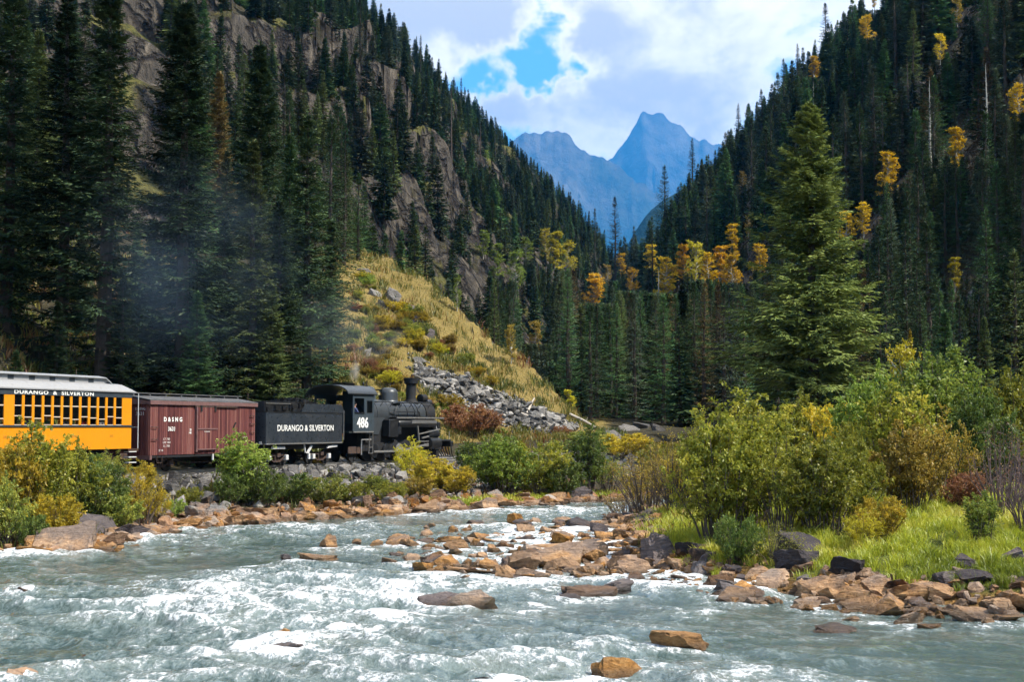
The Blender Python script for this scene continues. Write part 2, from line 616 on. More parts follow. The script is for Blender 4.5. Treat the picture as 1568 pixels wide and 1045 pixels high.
def project(x, y, z):
    z = z - CAM_H
    d = y * math.cos(PITCH) + z * math.sin(PITCH)
    return CX + F_PX * x / d, CY - F_PX * (-y * math.sin(PITCH) + z * math.cos(PITCH)) / d


# ---------------------------------------------------------------- ground sheet
tn = np.concatenate([np.linspace(-0.46, -0.40, 8)[:-1], np.linspace(-0.40, 0.40, 620), np.linspace(0.40, 0.46, 8)[1:]])
th = np.concatenate([np.linspace(-math.pi, math.atan(tn[0]), 46)[:-1], np.arctan(tn), np.linspace(math.atan(tn[-1]), math.pi, 46)[1:]])
rr = np.concatenate([[0.4, 3, 8, 14, 18], np.exp(np.linspace(math.log(20), math.log(1350), 520)), [2200, 4000, 8000]])
TH, RR = np.meshgrid(th, rr)
GX, GY = RR * np.sin(TH), RR * np.cos(TH)
GZ = H(GX, GY)
GZ = np.where(RR > 1400, np.minimum(GZ, 90), GZ)
GZ = np.where(GY < 0, np.clip(GZ, -5, 6), GZ)
nr, nc = GX.shape
idx = np.arange(nr * nc).reshape(nr, nc)
Fq = np.stack([idx[:-1, :-1], idx[:-1, 1:], idx[1:, 1:], idx[1:, :-1]], -1).reshape(-1, 4)[:, ::-1]
pu = np.stack([np.gradient(GX, axis=1), np.gradient(GY, axis=1), np.gradient(GZ, axis=1)], -1)
pv = np.stack([np.gradient(GX, axis=0), np.gradient(GY, axis=0), np.gradient(GZ, axis=0)], -1)
nn = np.cross(pu, pv)
SLOPE = np.hypot(nn[..., 0], nn[..., 1]) / np.maximum(np.abs(nn[..., 2]), 1e-6)
dT, sT = poly_sdf(GX, GY, TRACK)
uT = -sT * dT
ballast = 1 - sstep(dT + 0.5 * fbm(GX / 0.8, GY / 0.8, 2), 2.6, 3.8)
nearhill = sstep(uT, 4, 7) * (GY < 190) * (1 - sstep(GX / np.maximum(GY, 1) * F_PX + CX, 900, 960))
rock_m = sstep(SLOPE + 0.25 * fbm(GX / 6, GY / 6, 3), 1.0, 1.35)
CZ = np.exp(-((GX + 26) / 24) ** 2 - ((GY - 325) / 90) ** 2) + 0.5 * np.exp(-((GX + 74) / 9) ** 2 - ((GY - 290) / 40) ** 2)
rock_m = np.clip(rock_m + 0.75 * CZ * sstep(SLOPE, 0.5, 0.9), 0, 1)
rock_m = np.where(GY < 190, rock_m * 0.8 * sstep(SLOPE, 0.75, 1.1), rock_m)
pxg = GX / np.maximum(GY, 1) * F_PX + CX
hill_open = nearhill * sstep(pxg, 470, 540)
left_open = (GY > 190) * (uT > 0) * (pxg < 960) * sstep(fbm(GX / 25, GY / 25 + 3, 4), -0.2, 0.25)
rbank = ((GX > 2) & (GY < 60) & (GY > 20) & (uT < 0)).astype(float)
grass_m = np.clip(np.maximum(hill_open * 0.95, left_open * 0.6), 0, 1)
me = np_mesh('ground', np.stack([GX, GY, GZ], -1).reshape(-1, 3), Fq,
             {'ballast': ballast.ravel(), 'rock': rock_m.ravel(), 'dry': grass_m.ravel(), 'green': rbank.ravel()}, smooth=True)

m_, t = mat('earth')
geo = t.n('ShaderNodeNewGeometry')
P_ = geo.outputs['Position']
A_ = lambda nm: t.n('ShaderNodeAttribute', attribute_name=nm).outputs['Fac']
nb = t.noise(P_, 0.16, 6, 0.6); ns = t.noise(P_, 1.3, 5, 0.65); nf = t.noise(P_, 7.0, 3, 0.6)
soil = t.ramp(t.m('ADD', t.m('MULTIPLY', nb, 0.5), t.m('MULTIPLY', ns, 0.5)), [(0.3, (0.022, 0.021, 0.012)), (0.5, (0.048, 0.042, 0.024)), (0.7, (0.078, 0.062, 0.036))])
dry = t.ramp(t.m('ADD', t.m('MULTIPLY', nb, 0.45), t.m('MULTIPLY', nf, 0.55)), [(0.3, (0.09, 0.085, 0.025)), (0.45, (0.20, 0.15, 0.045)), (0.58, (0.27, 0.20, 0.07)), (0.72, (0.30, 0.19, 0.06))])
mpz = t.n('ShaderNodeMapping', ins={'Vector': P_, 'Scale': (1, 1, 0.35)})
nrk = t.noise(mpz.outputs[0], 0.45, 8, 0.66, 0.4)
rockc = t.ramp(nrk, [(0.28, (0.026, 0.024, 0.021)), (0.45, (0.078, 0.068, 0.056)), (0.6, (0.15, 0.128, 0.10)), (0.75, (0.28, 0.23, 0.17))])
vo1 = t.n('ShaderNodeTexVoronoi', feature='DISTANCE_TO_EDGE', ins={'Vector': t.n('ShaderNodeMapping', ins={'Vector': t.n('ShaderNodeVectorMath', operation='ADD', ins={0: P_, 1: t.n('ShaderNodeVectorMath', operation='SCALE', ins={0: t.n('ShaderNodeTexNoise', ins={'Vector': P_, 'Scale': 0.25, 'Detail': 4.0}).outputs['Color'], 'Scale': 7.0}).outputs[0]}).outputs[0], 'Rotation': (0.1, 0.35, 0), 'Scale': (1.0, 1.0, 0.42)}).outputs[0], 'Scale': 0.2}).outputs['Distance']
crk = t.step(vo1, 0.0, 0.16)
rockc = t.mix(crk, t.mix(0.8, rockc, (0.012, 0.010, 0.011)), rockc)
balc = t.ramp(t.noise(P_, 14.0, 2, 0.6), [(0.3, (0.07, 0.065, 0.06)), (0.5, (0.22, 0.205, 0.19)), (0.7, (0.36, 0.34, 0.31))])
grn = t.ramp(nf, [(0.3, (0.05, 0.06, 0.012)), (0.7, (0.13, 0.15, 0.03))])
farf = t.step(t.n('ShaderNodeSeparateXYZ', ins={0: P_}).outputs[1], 170.0, 230.0)
dry = t.mix(farf, dry, t.ramp(ns, [(0.3, (0.05, 0.055, 0.018)), (0.55, (0.10, 0.095, 0.028)), (0.75, (0.17, 0.14, 0.045))]))
c = t.mix(t.step(t.m('ADD', A_('dry'), t.m('MULTIPLY', t.m('SUBTRACT', ns, 0.5), 0.8)), 0.3, 0.65), soil, dry)
c = t.mix(t.step(t.m('ADD', A_('green'), t.m('MULTIPLY', t.m('SUBTRACT', ns, 0.5), 0.6)), 0.6, 0.9), c, grn)
c = t.mix(t.step(t.m('ADD', A_('rock'), t.m('MULTIPLY', t.m('SUBTRACT', ns, 0.5), 0.7)), 0.35, 0.65), c, rockc)
c = t.mix(t.step(A_('ballast'), 0.35, 0.65), c, balc)
sepz = t.n('ShaderNodeSeparateXYZ', ins={0: P_}).outputs[2]
c = t.mix(t.step(t.m('ADD', sepz, t.m('MULTIPLY', ns, 0.4)), 0.35, 0.62, 0.8, 0.0), c, t.ramp(nf, [(0.3, (0.10, 0.045, 0.016)), (0.7, (0.26, 0.13, 0.05))]))
hgt = t.m('ADD', t.m('MULTIPLY', nf, 0.25), t.m('ADD', t.m('MULTIPLY', ns, 0.6), t.m('MULTIPLY', t.m('ADD', nrk, t.m('MULTIPLY', crk, 0.5)), t.m('MULTIPLY', A_('rock'), 4.5))))
bp = t.n('ShaderNodeBump', ins={'Strength': 1.0, 'Distance': 0.7, 'Height': hgt})
p = t.n('ShaderNodeBsdfPrincipled', ins={'Base Color': c, 'Roughness': 0.95, 'Specular IOR Level': 0.15, 'Normal': bp.outputs[0]})
finish(t, p)
gnd = link('ground', me, None, m_)
tag(gnd, 'valley ground with grassy slopes, cliffs and forest floor', kind='structure')

# ---------------------------------------------------------------- river surface
wt = np.concatenate([np.linspace(-4, -0.5, 16)[:-1], np.linspace(-0.5, 0.5, 860), np.linspace(0.5, 4, 16)[1:]])
wy = 1.0 / np.linspace(1 / 15.0, 1 / 96.0, 330)
WT, WY = np.meshgrid(wt, wy)
WX = WT * WY
# waves: standing waves roughly across the flow, chop on top
fx, fy = -0.45, -0.89
al, ac = WX * fx + WY * fy, WX * -fy + WY * fx
warp = fbm(WX / 7, WY / 7, 2)
rough_w = np.clip(0.62 + 0.75 * fbm(WX / 11 + 2, WY / 9 + 8, 3), 0.18, 1.3)
calm = sstep(WX - 0.08 * (WY - 20), 1.5, 9) * (1 - sstep(WY, 44, 60))
rough_w = rough_w * (1 - 0.45 * calm)
w1 = ridged(al / 2.6 + 0.5 * warp, ac / 5.2, 3, 0.5)
w2 = fbm(al / 0.8 + 9, ac / 1.3, 3, 0.55)
w3 = ridged(al / 1.15 - 4, ac / 2.0 + 7, 2, 0.5)
WZ = rough_w * (0.16 * w1 + 0.07 * w2 + 0.065 * w3)
WZ = WZ - WZ[:, 40:-40].mean() + 0.05
foam = 0.44 * w1 + 0.26 * w3 + 0.25 * w2 + 0.9 * (rough_w - 0.75) + 0.3 * fbm(WX / 2.1, WY / 3.3, 3)
foam = foam + 0.32 * sstep(WY, 52, 62) - 0.30 * calm
ROCKS_W = []        # filled by the boulders below, then the wakes are added
nr, nc = WX.shape
idx = np.arange(nr * nc).reshape(nr, nc)
Fw = np.stack([idx[:-1, :-1], idx[:-1, 1:], idx[1:, 1:], idx[1:, :-1]], -1).reshape(-1, 4)


def build_river():
    global foam, WZ
    fm, z = foam.copy(), WZ.copy()
    fr_ = np.zeros_like(fm)
    for (x, y, rad) in ROCKS_W:
        dx, dy = WX - x, WY - y
        s_, c_ = dx * fx + dy * fy, dx * -fy + dy * fx
        q = (s_ / (rad * 1.35)) ** 2 + (c_ / (rad * 1.35)) ** 2
        fr_ += 0.55 * np.exp(-q * 0.9) * (0.6 + 0.9 * w2)
        wake = np.exp(-(c_ / (rad * 1.0)) ** 2) * np.exp(-np.clip(s_, 0, None) / (rad * 4)) * (s_ > 0)
        fr_ += 0.85 * wake * (0.8 + 0.8 * w2)
        z += 0.05 * np.exp(-((s_ + rad * 0.9) / 0.5) ** 2 - (c_ / rad) ** 2)
    fm += np.minimum(fr_, 0.62) * (0.75 + 0.6 * w3)
    db, _ = poly_sdf(WX, WY, RIVER, True)
    fm += 0.05 * np.exp(-db / 0.5)
    me = np_mesh('river', np.stack([WX, WY, z], -1).reshape(-1, 3), Fw, {'foam': fm.ravel()}, smooth=True)
    m_, t = mat('rapids')
    P_ = t.n('ShaderNodeNewGeometry').outputs['Position']
    fa = t.n('ShaderNodeAttribute', attribute_name='foam').outputs['Fac']
    n0 = t.noise(P_, 0.7, 3, 0.5); fl = t.n('ShaderNodeMapping', ins={'Vector': P_, 'Rotation': (0, 0, 0.47), 'Scale': (1.0, 0.55, 1.0)}).outputs[0]
    n1 = t.noise(fl, 3.2, 6, 0.72, 0.7); n2 = t.noise(fl, 12.0, 4, 0.72)
    ff = t.m('ADD', fa, t.m('ADD', t.m('MULTIPLY', t.m('SUBTRACT', n1, 0.5), 3.8), t.m('MULTIPLY', t.m('SUBTRACT', n2, 0.5), 2.6)))
    fmask = t.step(ff, 0.82, 1.75)
    veil = t.step(ff, -0.2, 1.2, 0.0, 0.36)
    deep = t.ramp(n0, [(0.3, (0.028, 0.058, 0.056)), (0.55, (0.050, 0.080, 0.070)), (0.75, (0.080, 0.094, 0.070))])
    wc = t.mix(veil, deep, (0.42, 0.50, 0.49))
    wc = t.mix(fmask, wc, (0.80, 0.82, 0.83))
    bh = t.m('ADD', t.m('MULTIPLY', n1, 0.6), t.m('ADD', t.m('MULTIPLY', n2, 0.25), t.m('MULTIPLY', fmask, 0.35)))
    bp = t.n('ShaderNodeBump', ins={'Strength': 0.7, 'Distance': 0.12, 'Height': bh})
    p = t.n('ShaderNodeBsdfPrincipled', ins={'Base Color': wc, 'Roughness': t.step(fmask, 0, 1, 0.06, 0.65), 'IOR': 1.33, 'Normal': bp.outputs[0]})
    finish(t, p)
    o = link('river', me, None, m_)
    tag(o, 'rushing teal river with white foaming rapids', kind='structure')


# ---------------------------------------------------------------- far mountains
def far_ridge(name, prof, D, depth, rugged, matl, label):
    """a mountain range with real depth: crest outline at distance D, flanks falling to both sides"""
    px = np.array([p_[0] for p_ in prof], float); py = np.array([p_[1] for p_ in prof], float)
    n = 261; m = 91
    xs = np.linspace(px[0], px[-1], n)
    ys = np.interp(xs, px, py)
    X = (xs - CX) / F_PX * D
    Zc = CAM_H + (HORIZON - ys) / F_PX * D
    v = np.linspace(-1, 1, m)                       # -1 toward the camera
    XX, VV = np.meshgrid(X, v)
    ZC = np.tile(Zc, (m, 1))
    YY = D + VV * depth
    fall = np.abs(VV) ** 0.8
    Z = ZC * (1 - fall) + (-0.03 * D) * fall
    nz = ridged(XX / (D * 0.075) + 0.4 * fbm(XX / (D * 0.1), YY / (D * 0.1), 2), YY / (D * 0.09), 5, 0.5)
    Z = Z + rugged * (nz - 1.75) * np.clip(fall * 4, 0, 1) * (1 - fall)
    Z = Z + rugged * 0.035 * fbm(XX / (D * 0.006), YY / (D * 0.05), 2) * (1 - fall)
    id_ = np.arange(m * n).reshape(m, n)
    Fm = np.stack([id_[:-1, :-1], id_[:-1, 1:], id_[1:, 1:], id_[1:, :-1]], -1).reshape(-1, 4)
    o = link(name, np_mesh(name, np.stack([XX, YY, Z], -1).reshape(-1, 3), Fm, smooth=True), None, matl)
    tag(o, label, 'mountain', 'far mountains at the head of the valley', 'structure')
    return o


m_far, t = mat('far_rock')
P_ = t.n('ShaderNodeNewGeometry').outputs['Position']
nrm = t.n('ShaderNodeSeparateXYZ', ins={0: t.n('ShaderNodeNewGeometry').outputs['Normal']}).outputs[2]
n1 = t.noise(P_, 0.0014, 7, 0.65); n2 = t.noise(P_, 0.006, 6, 0.65)
rockc = t.ramp(t.m('ADD', t.m('MULTIPLY', n1, 0.5), t.m('MULTIPLY', n2, 0.5)), [(0.35, (0.02, 0.02, 0.02)), (0.6, (0.13, 0.115, 0.10))])
forest = t.ramp(n2, [(0.35, (0.012, 0.024, 0.012)), (0.65, (0.035, 0.055, 0.025))])
elev = t.n('ShaderNodeSeparateXYZ', ins={0: P_}).outputs[2]
c = t.mix(t.step(t.m('ADD', elev, t.m('MULTIPLY', t.m('SUBTRACT', n1, 0.5), 2200)), 1700, 3000), forest, rockc)
bp = t.n('ShaderNodeBump', ins={'Strength': 0.7, 'Distance': 90.0, 'Height': n2})
finish(t, t.n('ShaderNodeBsdfPrincipled', ins={'Base Color': c, 'Roughness': 0.95, 'Specular IOR Level': 0.1, 'Normal': bp.outputs[0]}))

far_ridge('mountain_peak', [(560, 420), (640, 380), (720, 330), (790, 290), (860, 268), (900, 255), (940, 238), (955, 220), (968, 197), (978, 178), (985, 168), (995, 171), (1008, 168),
                            (1022, 175), (1032, 183), (1045, 187), (1060, 203), (1072, 212), (1085, 213), (1100, 216), (1118, 224), (1150, 238), (1230, 270), (1350, 330), (1500, 400)],
          19400, 5500, 1250, m_far, 'sharp blue rocky peak with a steep left face behind the valley')
far_ridge('mountain', [(560, 330), (640, 290), (720, 250), (760, 232), (783, 216), (793, 204), (806, 199), (820, 201), (835, 197), (855, 195), (868, 202), (882, 214), (893, 229),
                       (912, 234), (936, 243), (960, 262), (1000, 290), (1060, 310), (1150, 350), (1300, 420)],
          15400, 4400, 1050, m_far, 'rounded blue mountain with two low humps left of the peak')
far_ridge('forested_ridge', [(900, 470), (950, 395), (975, 350), (1000, 318), (1025, 300), (1050, 286), (1080, 262), (1120, 235), (1180, 205), (1280, 160), (1400, 120)],
          4200, 900, 90, m_far, 'dark bluish forested ridge below the blue peak')
# ---------------------------------------------------------------- vegetation prototypes
def kites(B, Dr, L, Wd, rng, tilt=0.6, fold=0.0):
    """rhombic blades: base points B, unit directions Dr, lengths L, widths Wd"""
    n = len(B)
    up = np.tile([0.0, 0.0, 1.0], (n, 1)) + rng.normal(0, tilt, (n, 3))
    S = np.cross(Dr, up)
    S /= np.linalg.norm(S, axis=1, keepdims=True) + 1e-9
    mid = B + Dr * (L * 0.48)[:, None]
    V = np.empty((n, 4, 3))
    V[:, 0] = B
    V[:, 1] = mid + S * (Wd / 2)[:, None]
    V[:, 2] = B + Dr * L[:, None]
    V[:, 3] = mid - S * (Wd / 2)[:, None]
    if fold:
        V[:, 2, 2] -= fold * L
    Fk = np.arange(n * 4).reshape(n, 4)
    return V.reshape(-1, 3), Fk


def tube_np(pts, rad, n=6):
    mb = MB().tube([tuple(p) for p in pts], list(rad), n)
    return mb


def conifer(seed, Ht=24.0, Rd=3.4, cb=0.06, nb=400, nt=12, sub=4, droop=0.3, rag=0.28, lowsparse=0.0, kl=1.0, bare=0.0):
    rng = np.random.default_rng(seed)
    h = np.sort(rng.random(nb) ** 0.88)
    if lowsparse:
        keep = rng.random(nb) < np.clip(0.25 + h / lowsparse * 0.75, 0, 1)
        h = h[keep]
    n = len(h)
    z0 = Ht * (cb + (1 - cb) * h * 0.985)
    prof = (1 - h) ** 0.82 * 0.96 + 0.035
    prof *= 0.78 + 0.22 * sstep(h, 0.0, 0.14)
    lump = 1 + 0.16 * np.sin(h * rng.uniform(14, 22) + rng.uniform(0, 6)) * (1 - h)
    L = Rd * prof * lump * rng.uniform(1 - rag, 1 + rag * 0.55, n)
    az = np.arange(n) * 2.39996 + rng.normal(0, 0.35, n)
    side = 1 + 0.15 * np.cos(az - rng.uniform(0, 6.28))
    L *= side
    e0 = -0.12 + 0.75 * h ** 1.6 + rng.normal(0, 0.09, n)
    hd = np.stack([np.cos(az), np.sin(az), 0 * az], 1)
    hs = np.stack([-np.sin(az), np.cos(az), 0 * az], 1)

    def bpt(t):        # points on branches at fraction t (n,) or (n,k)
        r = L[:, None] * t * np.cos(e0)[:, None]
        z = z0[:, None] + L[:, None] * (t * np.sin(e0)[:, None] - droop * t * (1.25 - t) * (1 - 0.7 * h)[:, None] * 0.9 + 0.10 * t ** 3)
        return r, z
    tj = np.linspace(0.10, 0.99, nt)[None, :] + rng.uniform(-0.03, 0.03, (n, nt))
    r, z = bpt(tj)
    base = r[..., None] * hd[:, None, :] + np.stack([0 * z, 0 * z, z], -1)
    Bs, Ds, Ls, Ws, vr = [], [], [], [], []
    brv = rng.random(n)
    for sgn in (-1, 1):
        ang = sgn * (0.95 - 0.45 * tj) + rng.normal(0, 0.16, tj.shape)
        dv = np.cos(ang)[..., None] * hd[:, None, :] + np.sin(ang)[..., None] * hs[:, None, :]
        dv[..., 2] += -0.32 + 0.5 * h[:, None] + rng.normal(0, 0.18, tj.shape)
        dv /= np.linalg.norm(dv, axis=-1, keepdims=True)
        l = np.minimum(0.13 + 0.40 * L[:, None] * (1 - tj) ** 0.7 * (0.35 + 0.65 * np.minimum(1, tj * 3)), 1.15) * rng.uniform(0.7, 1.2, tj.shape) * kl
        if sub <= 1:
            Bs.append(base.reshape(-1, 3)); Ds.append(dv.reshape(-1, 3)); Ls.append(l.ravel()); Ws.append(l.ravel() * 0.42)
            vr.append(np.repeat(brv, nt) * 0.6 + 0.4 * rng.random(n * nt))
            continue
        for k in range(sub):
            f = (k + 0.1) / sub
            b = base + dv * (l * f)[..., None]
            sg = 1 if k % 2 else -1
            if k == sub - 1:
                d2 = dv + rng.normal(0, 0.12, dv.shape)
            else:
                px_ = np.stack([-dv[..., 1], dv[..., 0], 0 * dv[..., 0]], -1)
                d2 = dv * 0.8 + px_ * 0.62 * sg + rng.normal(0, 0.14, dv.shape)
                d2[..., 2] -= 0.10
            d2 /= np.linalg.norm(d2, axis=-1, keepdims=True)
            ll = (0.12 + 0.42 * l * (1 - 0.45 * f)) * rng.uniform(0.75, 1.2, l.shape)
            Bs.append(b.reshape(-1, 3)); Ds.append(d2.reshape(-1, 3)); Ls.append(ll.ravel()); Ws.append(np.clip(ll.ravel() * 0.30, 0.03, 0.16))
            vr.append(np.repeat(brv, nt) * 0.55 + 0.2 * f + 0.25 * rng.random(n * nt))
    # leader shoots at the top
    k = 26
    zt = Ht * rng.uniform(0.95, 1.0, k); a = rng.uniform(0, 6.28, k)
    Bs.append(np.stack([0 * a, 0 * a, zt], 1))
    d = np.stack([np.cos(a) * 0.6, np.sin(a) * 0.6, 0.8 + 0 * a], 1)
    Ds.append(d); Ls.append((Ht * 1.012 - zt) * 0.45 + 0.16); Ws.append(np.full(k, 0.07)); vr.append(rng.random(k))
    B, D_, L_, W_ = np.concatenate(Bs), np.concatenate(Ds), np.concatenate(Ls), np.concatenate(Ws)
    V, Fk = kites(B, D_, L_, W_, rng, 0.45, 0.06)
    crown = np_mesh('crown', V, Fk, {'vr': np.repeat(np.concatenate(vr), 4)})
    tr = MB()
    zs = np.array([-0.6, 0, 0.03, 0.25, 0.5, 0.75, 0.93, 1.0]) * Ht
    zs[0] = -1.5
    rt = np.array([0.020, 0.018, 0.0145, 0.012, 0.009, 0.005, 0.002, 0.0006]) * Ht
    wob = rng.normal(0, 0.004, (8, 2)) * Ht * 0.5
    wob[:2] = 0; wob[-2:] = 0
    tr.tube([(wob[i, 0], wob[i, 1], zs[i]) for i in range(8)], list(rt), 7 if sub > 1 else 4)
    if sub > 1:
        for i in range(0, n, 3 if n > 150 else 2):
            tt = np.array([0.0, 0.35, 0.8])
            rr_ = L[i] * tt * math.cos(e0[i])
            zz = z0[i] + L[i] * (tt * math.sin(e0[i]) - droop * tt * (1.25 - tt) * (1 - 0.7 * h[i]) * 0.9 + 0.1 * tt ** 3)
            tr.tube([(rr_[q] * math.cos(az[i]), rr_[q] * math.sin(az[i]), zz[q]) for q in range(3)], [0.035, 0.022, 0.008], 3, False)
        for i in range(int(22 * (1 + bare))):
            a = rng.uniform(0, 6.28); z = Ht * rng.uniform(0.03, max(cb + 0.12, 0.14)); l = rng.uniform(0.4, 1.6)
            tr.tube([(0, 0, z), (l * 0.5 * math.cos(a), l * 0.5 * math.sin(a), z - 0.05), (l * math.cos(a), l * math.sin(a), z - 0.25 * l)], [0.03, 0.018, 0.006], 3, False)
    return tr.mesh('trunk'), crown


def grow(seed, Wd, Ht, nstem, ntw, nlf, leaf, spread=1.0, base=0.3, single=False, lean=0.55, clump=0.16, first=0.25):
    """broadleaf plant: arching stems, side twigs, leaves set along the twigs. returns (wood mesh, leaf mesh)"""
    rng = np.random.default_rng(seed)
    wood = MB()
    B, vr = [], []
    tops = []
    if single:
        zt = np.linspace(0, Ht * 0.97, 7)
        wob = rng.normal(0, 0.02 * Ht, (7, 2)); wob[0] = 0
        wood.tube([(wob[i, 0], wob[i, 1], zt[i] - (0.5 if i == 0 else 0)) for i in range(7)], list(np.linspace(0.017 * Ht, 0.003 * Ht, 7)), 6)
    for i in range(nstem):
        a = rng.uniform(0, 6.28)
        if single:
            f = base + (0.97 - base) * rng.random() ** 0.8
            o = np.array([np.interp(f * Ht, zt, wob[:, 0]), np.interp(f * Ht, zt, wob[:, 1]), f * Ht])
            pr = math.sin(math.pi * min(1, 0.16 + 0.84 * (f - base) / (1 - base))) ** 0.7
            ln = Wd * 0.5 * (0.25 + 0.85 * pr) * rng.uniform(0.7, 1.15)
            d0 = np.array([math.cos(a), math.sin(a), rng.uniform(0.3, 0.9)])
            p = [o, o + d0 * ln * 0.5, o + d0 * ln * 0.85 + np.array([0, 0, 0.15 * ln])]
        else:
            rr_ = Wd * 0.16 * math.sqrt(rng.random())
            o = np.array([rr_ * math.cos(a), rr_ * math.sin(a), -0.25])
            a2 = a + rng.normal(0, 0.5)
            out = Wd * 0.5 * rng.random() ** 0.6 * spread
            hh = Ht * rng.uniform(0.72, 1.05) * math.sqrt(max(0.12, 1 - 0.72 * (out / (Wd * 0.5)) ** 2))
            e = np.array([out * math.cos(a2), out * math.sin(a2), hh])
            m1 = o + (e - o) * np.array([lean * 0.55, lean * 0.55, 0.42]); m2 = o + (e - o) * np.array([lean * 1.3, lean * 1.3, 0.76])
            p = [o, m1, m2, e]
        p = np.array(p)
        q = len(p)
        wood.tube([tuple(k) for k in p], list(np.linspace(0.011 * Ht + 0.006, 0.003, q)), 4, False)
        cv = rng.random()
        tt = rng.uniform(first, 1.0, ntw)
        pos = np.stack([np.interp(tt, np.linspace(0, 1, q), p[:, k]) for k in range(3)], 1)
        da = rng.uniform(0, 6.28, ntw)
        tl = (0.10 + 0.20 * (1.1 - tt)) * (Ht if not single else Wd) * rng.uniform(0.5, 1.2, ntw)
        dd = np.stack([np.cos(da), np.sin(da), rng.uniform(-0.1, 1.0, ntw)], 1)
        dd /= np.linalg.norm(dd, axis=1, keepdims=True)
        end = pos + dd * tl[:, None]
        for k in range(0, ntw, 2):
            wood.tube([tuple(pos[k]), tuple(end[k])], [0.006, 0.002], 3, False)
        for k in range(ntw):
            fr = rng.random(nlf) ** 0.8
            b = pos[k] + (end[k] - pos[k]) * fr[:, None] + rng.normal(0, clump * 0.35 * max(tl[k], 0.2), (nlf, 3))
            B.append(b)
            vr.append(np.clip(0.35 * cv + 0.3 * rng.random() + 0.35 * rng.random(nlf), 0, 1))
    B = np.concatenate(B); vr = np.concatenate(vr)
    keep = B[:, 2] > 0.05
    B, vr = B[keep], vr[keep]
    n = len(B)
    D_ = rng.normal(0, 1, (n, 3)); D_[:, 2] = D_[:, 2] * 0.6 + 0.1
    D_ /= np.linalg.norm(D_, axis=1, keepdims=True)
    ln = leaf * rng.uniform(0.6, 1.3, n)
    V, Fk = kites(B, D_, ln, ln * 0.55, rng, 0.7, 0.1)
    return wood.mesh('stems'), np_mesh('foliage', V, Fk, {'vr': np.repeat(vr, 4)})


bark = paint('bark', (0.075, 0.055, 0.042), 0.9, var=0.35, scale=4, bump=0.4)
aspen_bark = paint('aspen_bark', (0.42, 0.40, 0.34), 0.8, var=0.3, scale=5, dirt=(0.05, 0.045, 0.04))
twig_bark = paint('twig_bark', (0.10, 0.075, 0.06), 0.9, var=0.3, scale=4)
NEEDLE = {
    'dark': leaf_mat('needles_dark', [(0.0, (0.014, 0.026, 0.012)), (0.5, (0.038, 0.066, 0.029)), (1.0, (0.086, 0.122, 0.048))], 0.12, 0.3, 0.012, vv=0.8),
    'green': leaf_mat('needles_green', [(0.0, (0.026, 0.058, 0.022)), (0.5, (0.066, 0.130, 0.046)), (1.0, (0.126, 0.210, 0.072))], 0.15, 0.25, 0.012, vv=0.8),
    'olive': leaf_mat('needles_olive', [(0.0, (0.049, 0.073, 0.026)), (0.5, (0.106, 0.138, 0.046)), (1.0, (0.194, 0.227, 0.073))], 0.15, 0.2, 0.012, vv=0.8),
    'bright': leaf_mat('needles_bright', [(0.0, (0.095, 0.139, 0.038)), (0.5, (0.203, 0.266, 0.068)), (1.0, (0.383, 0.438, 0.119))], 0.18, 0.2, 0.012, vv=0.2),
    'pale': leaf_mat('needles_pale', [(0.0, (0.038, 0.055, 0.036)), (0.5, (0.082, 0.110, 0.067)), (1.0, (0.150, 0.186, 0.106))], 0.12, 0.25, 0.012, vv=0.8),
    'rust': leaf_mat('needles_rust', [(0.0, (0.072, 0.050, 0.026)), (0.5, (0.144, 0.101, 0.043)), (1.0, (0.245, 0.173, 0.065))], 0.12, 0.25, 0.01, vv=0.8),
    'gold': leaf_mat('needles_gold', [(0.0, (0.14, 0.10, 0.012)), (0.5, (0.30, 0.21, 0.02)), (1.0, (0.45, 0.33, 0.035))], 0.2, 0.15, 0.01),
}
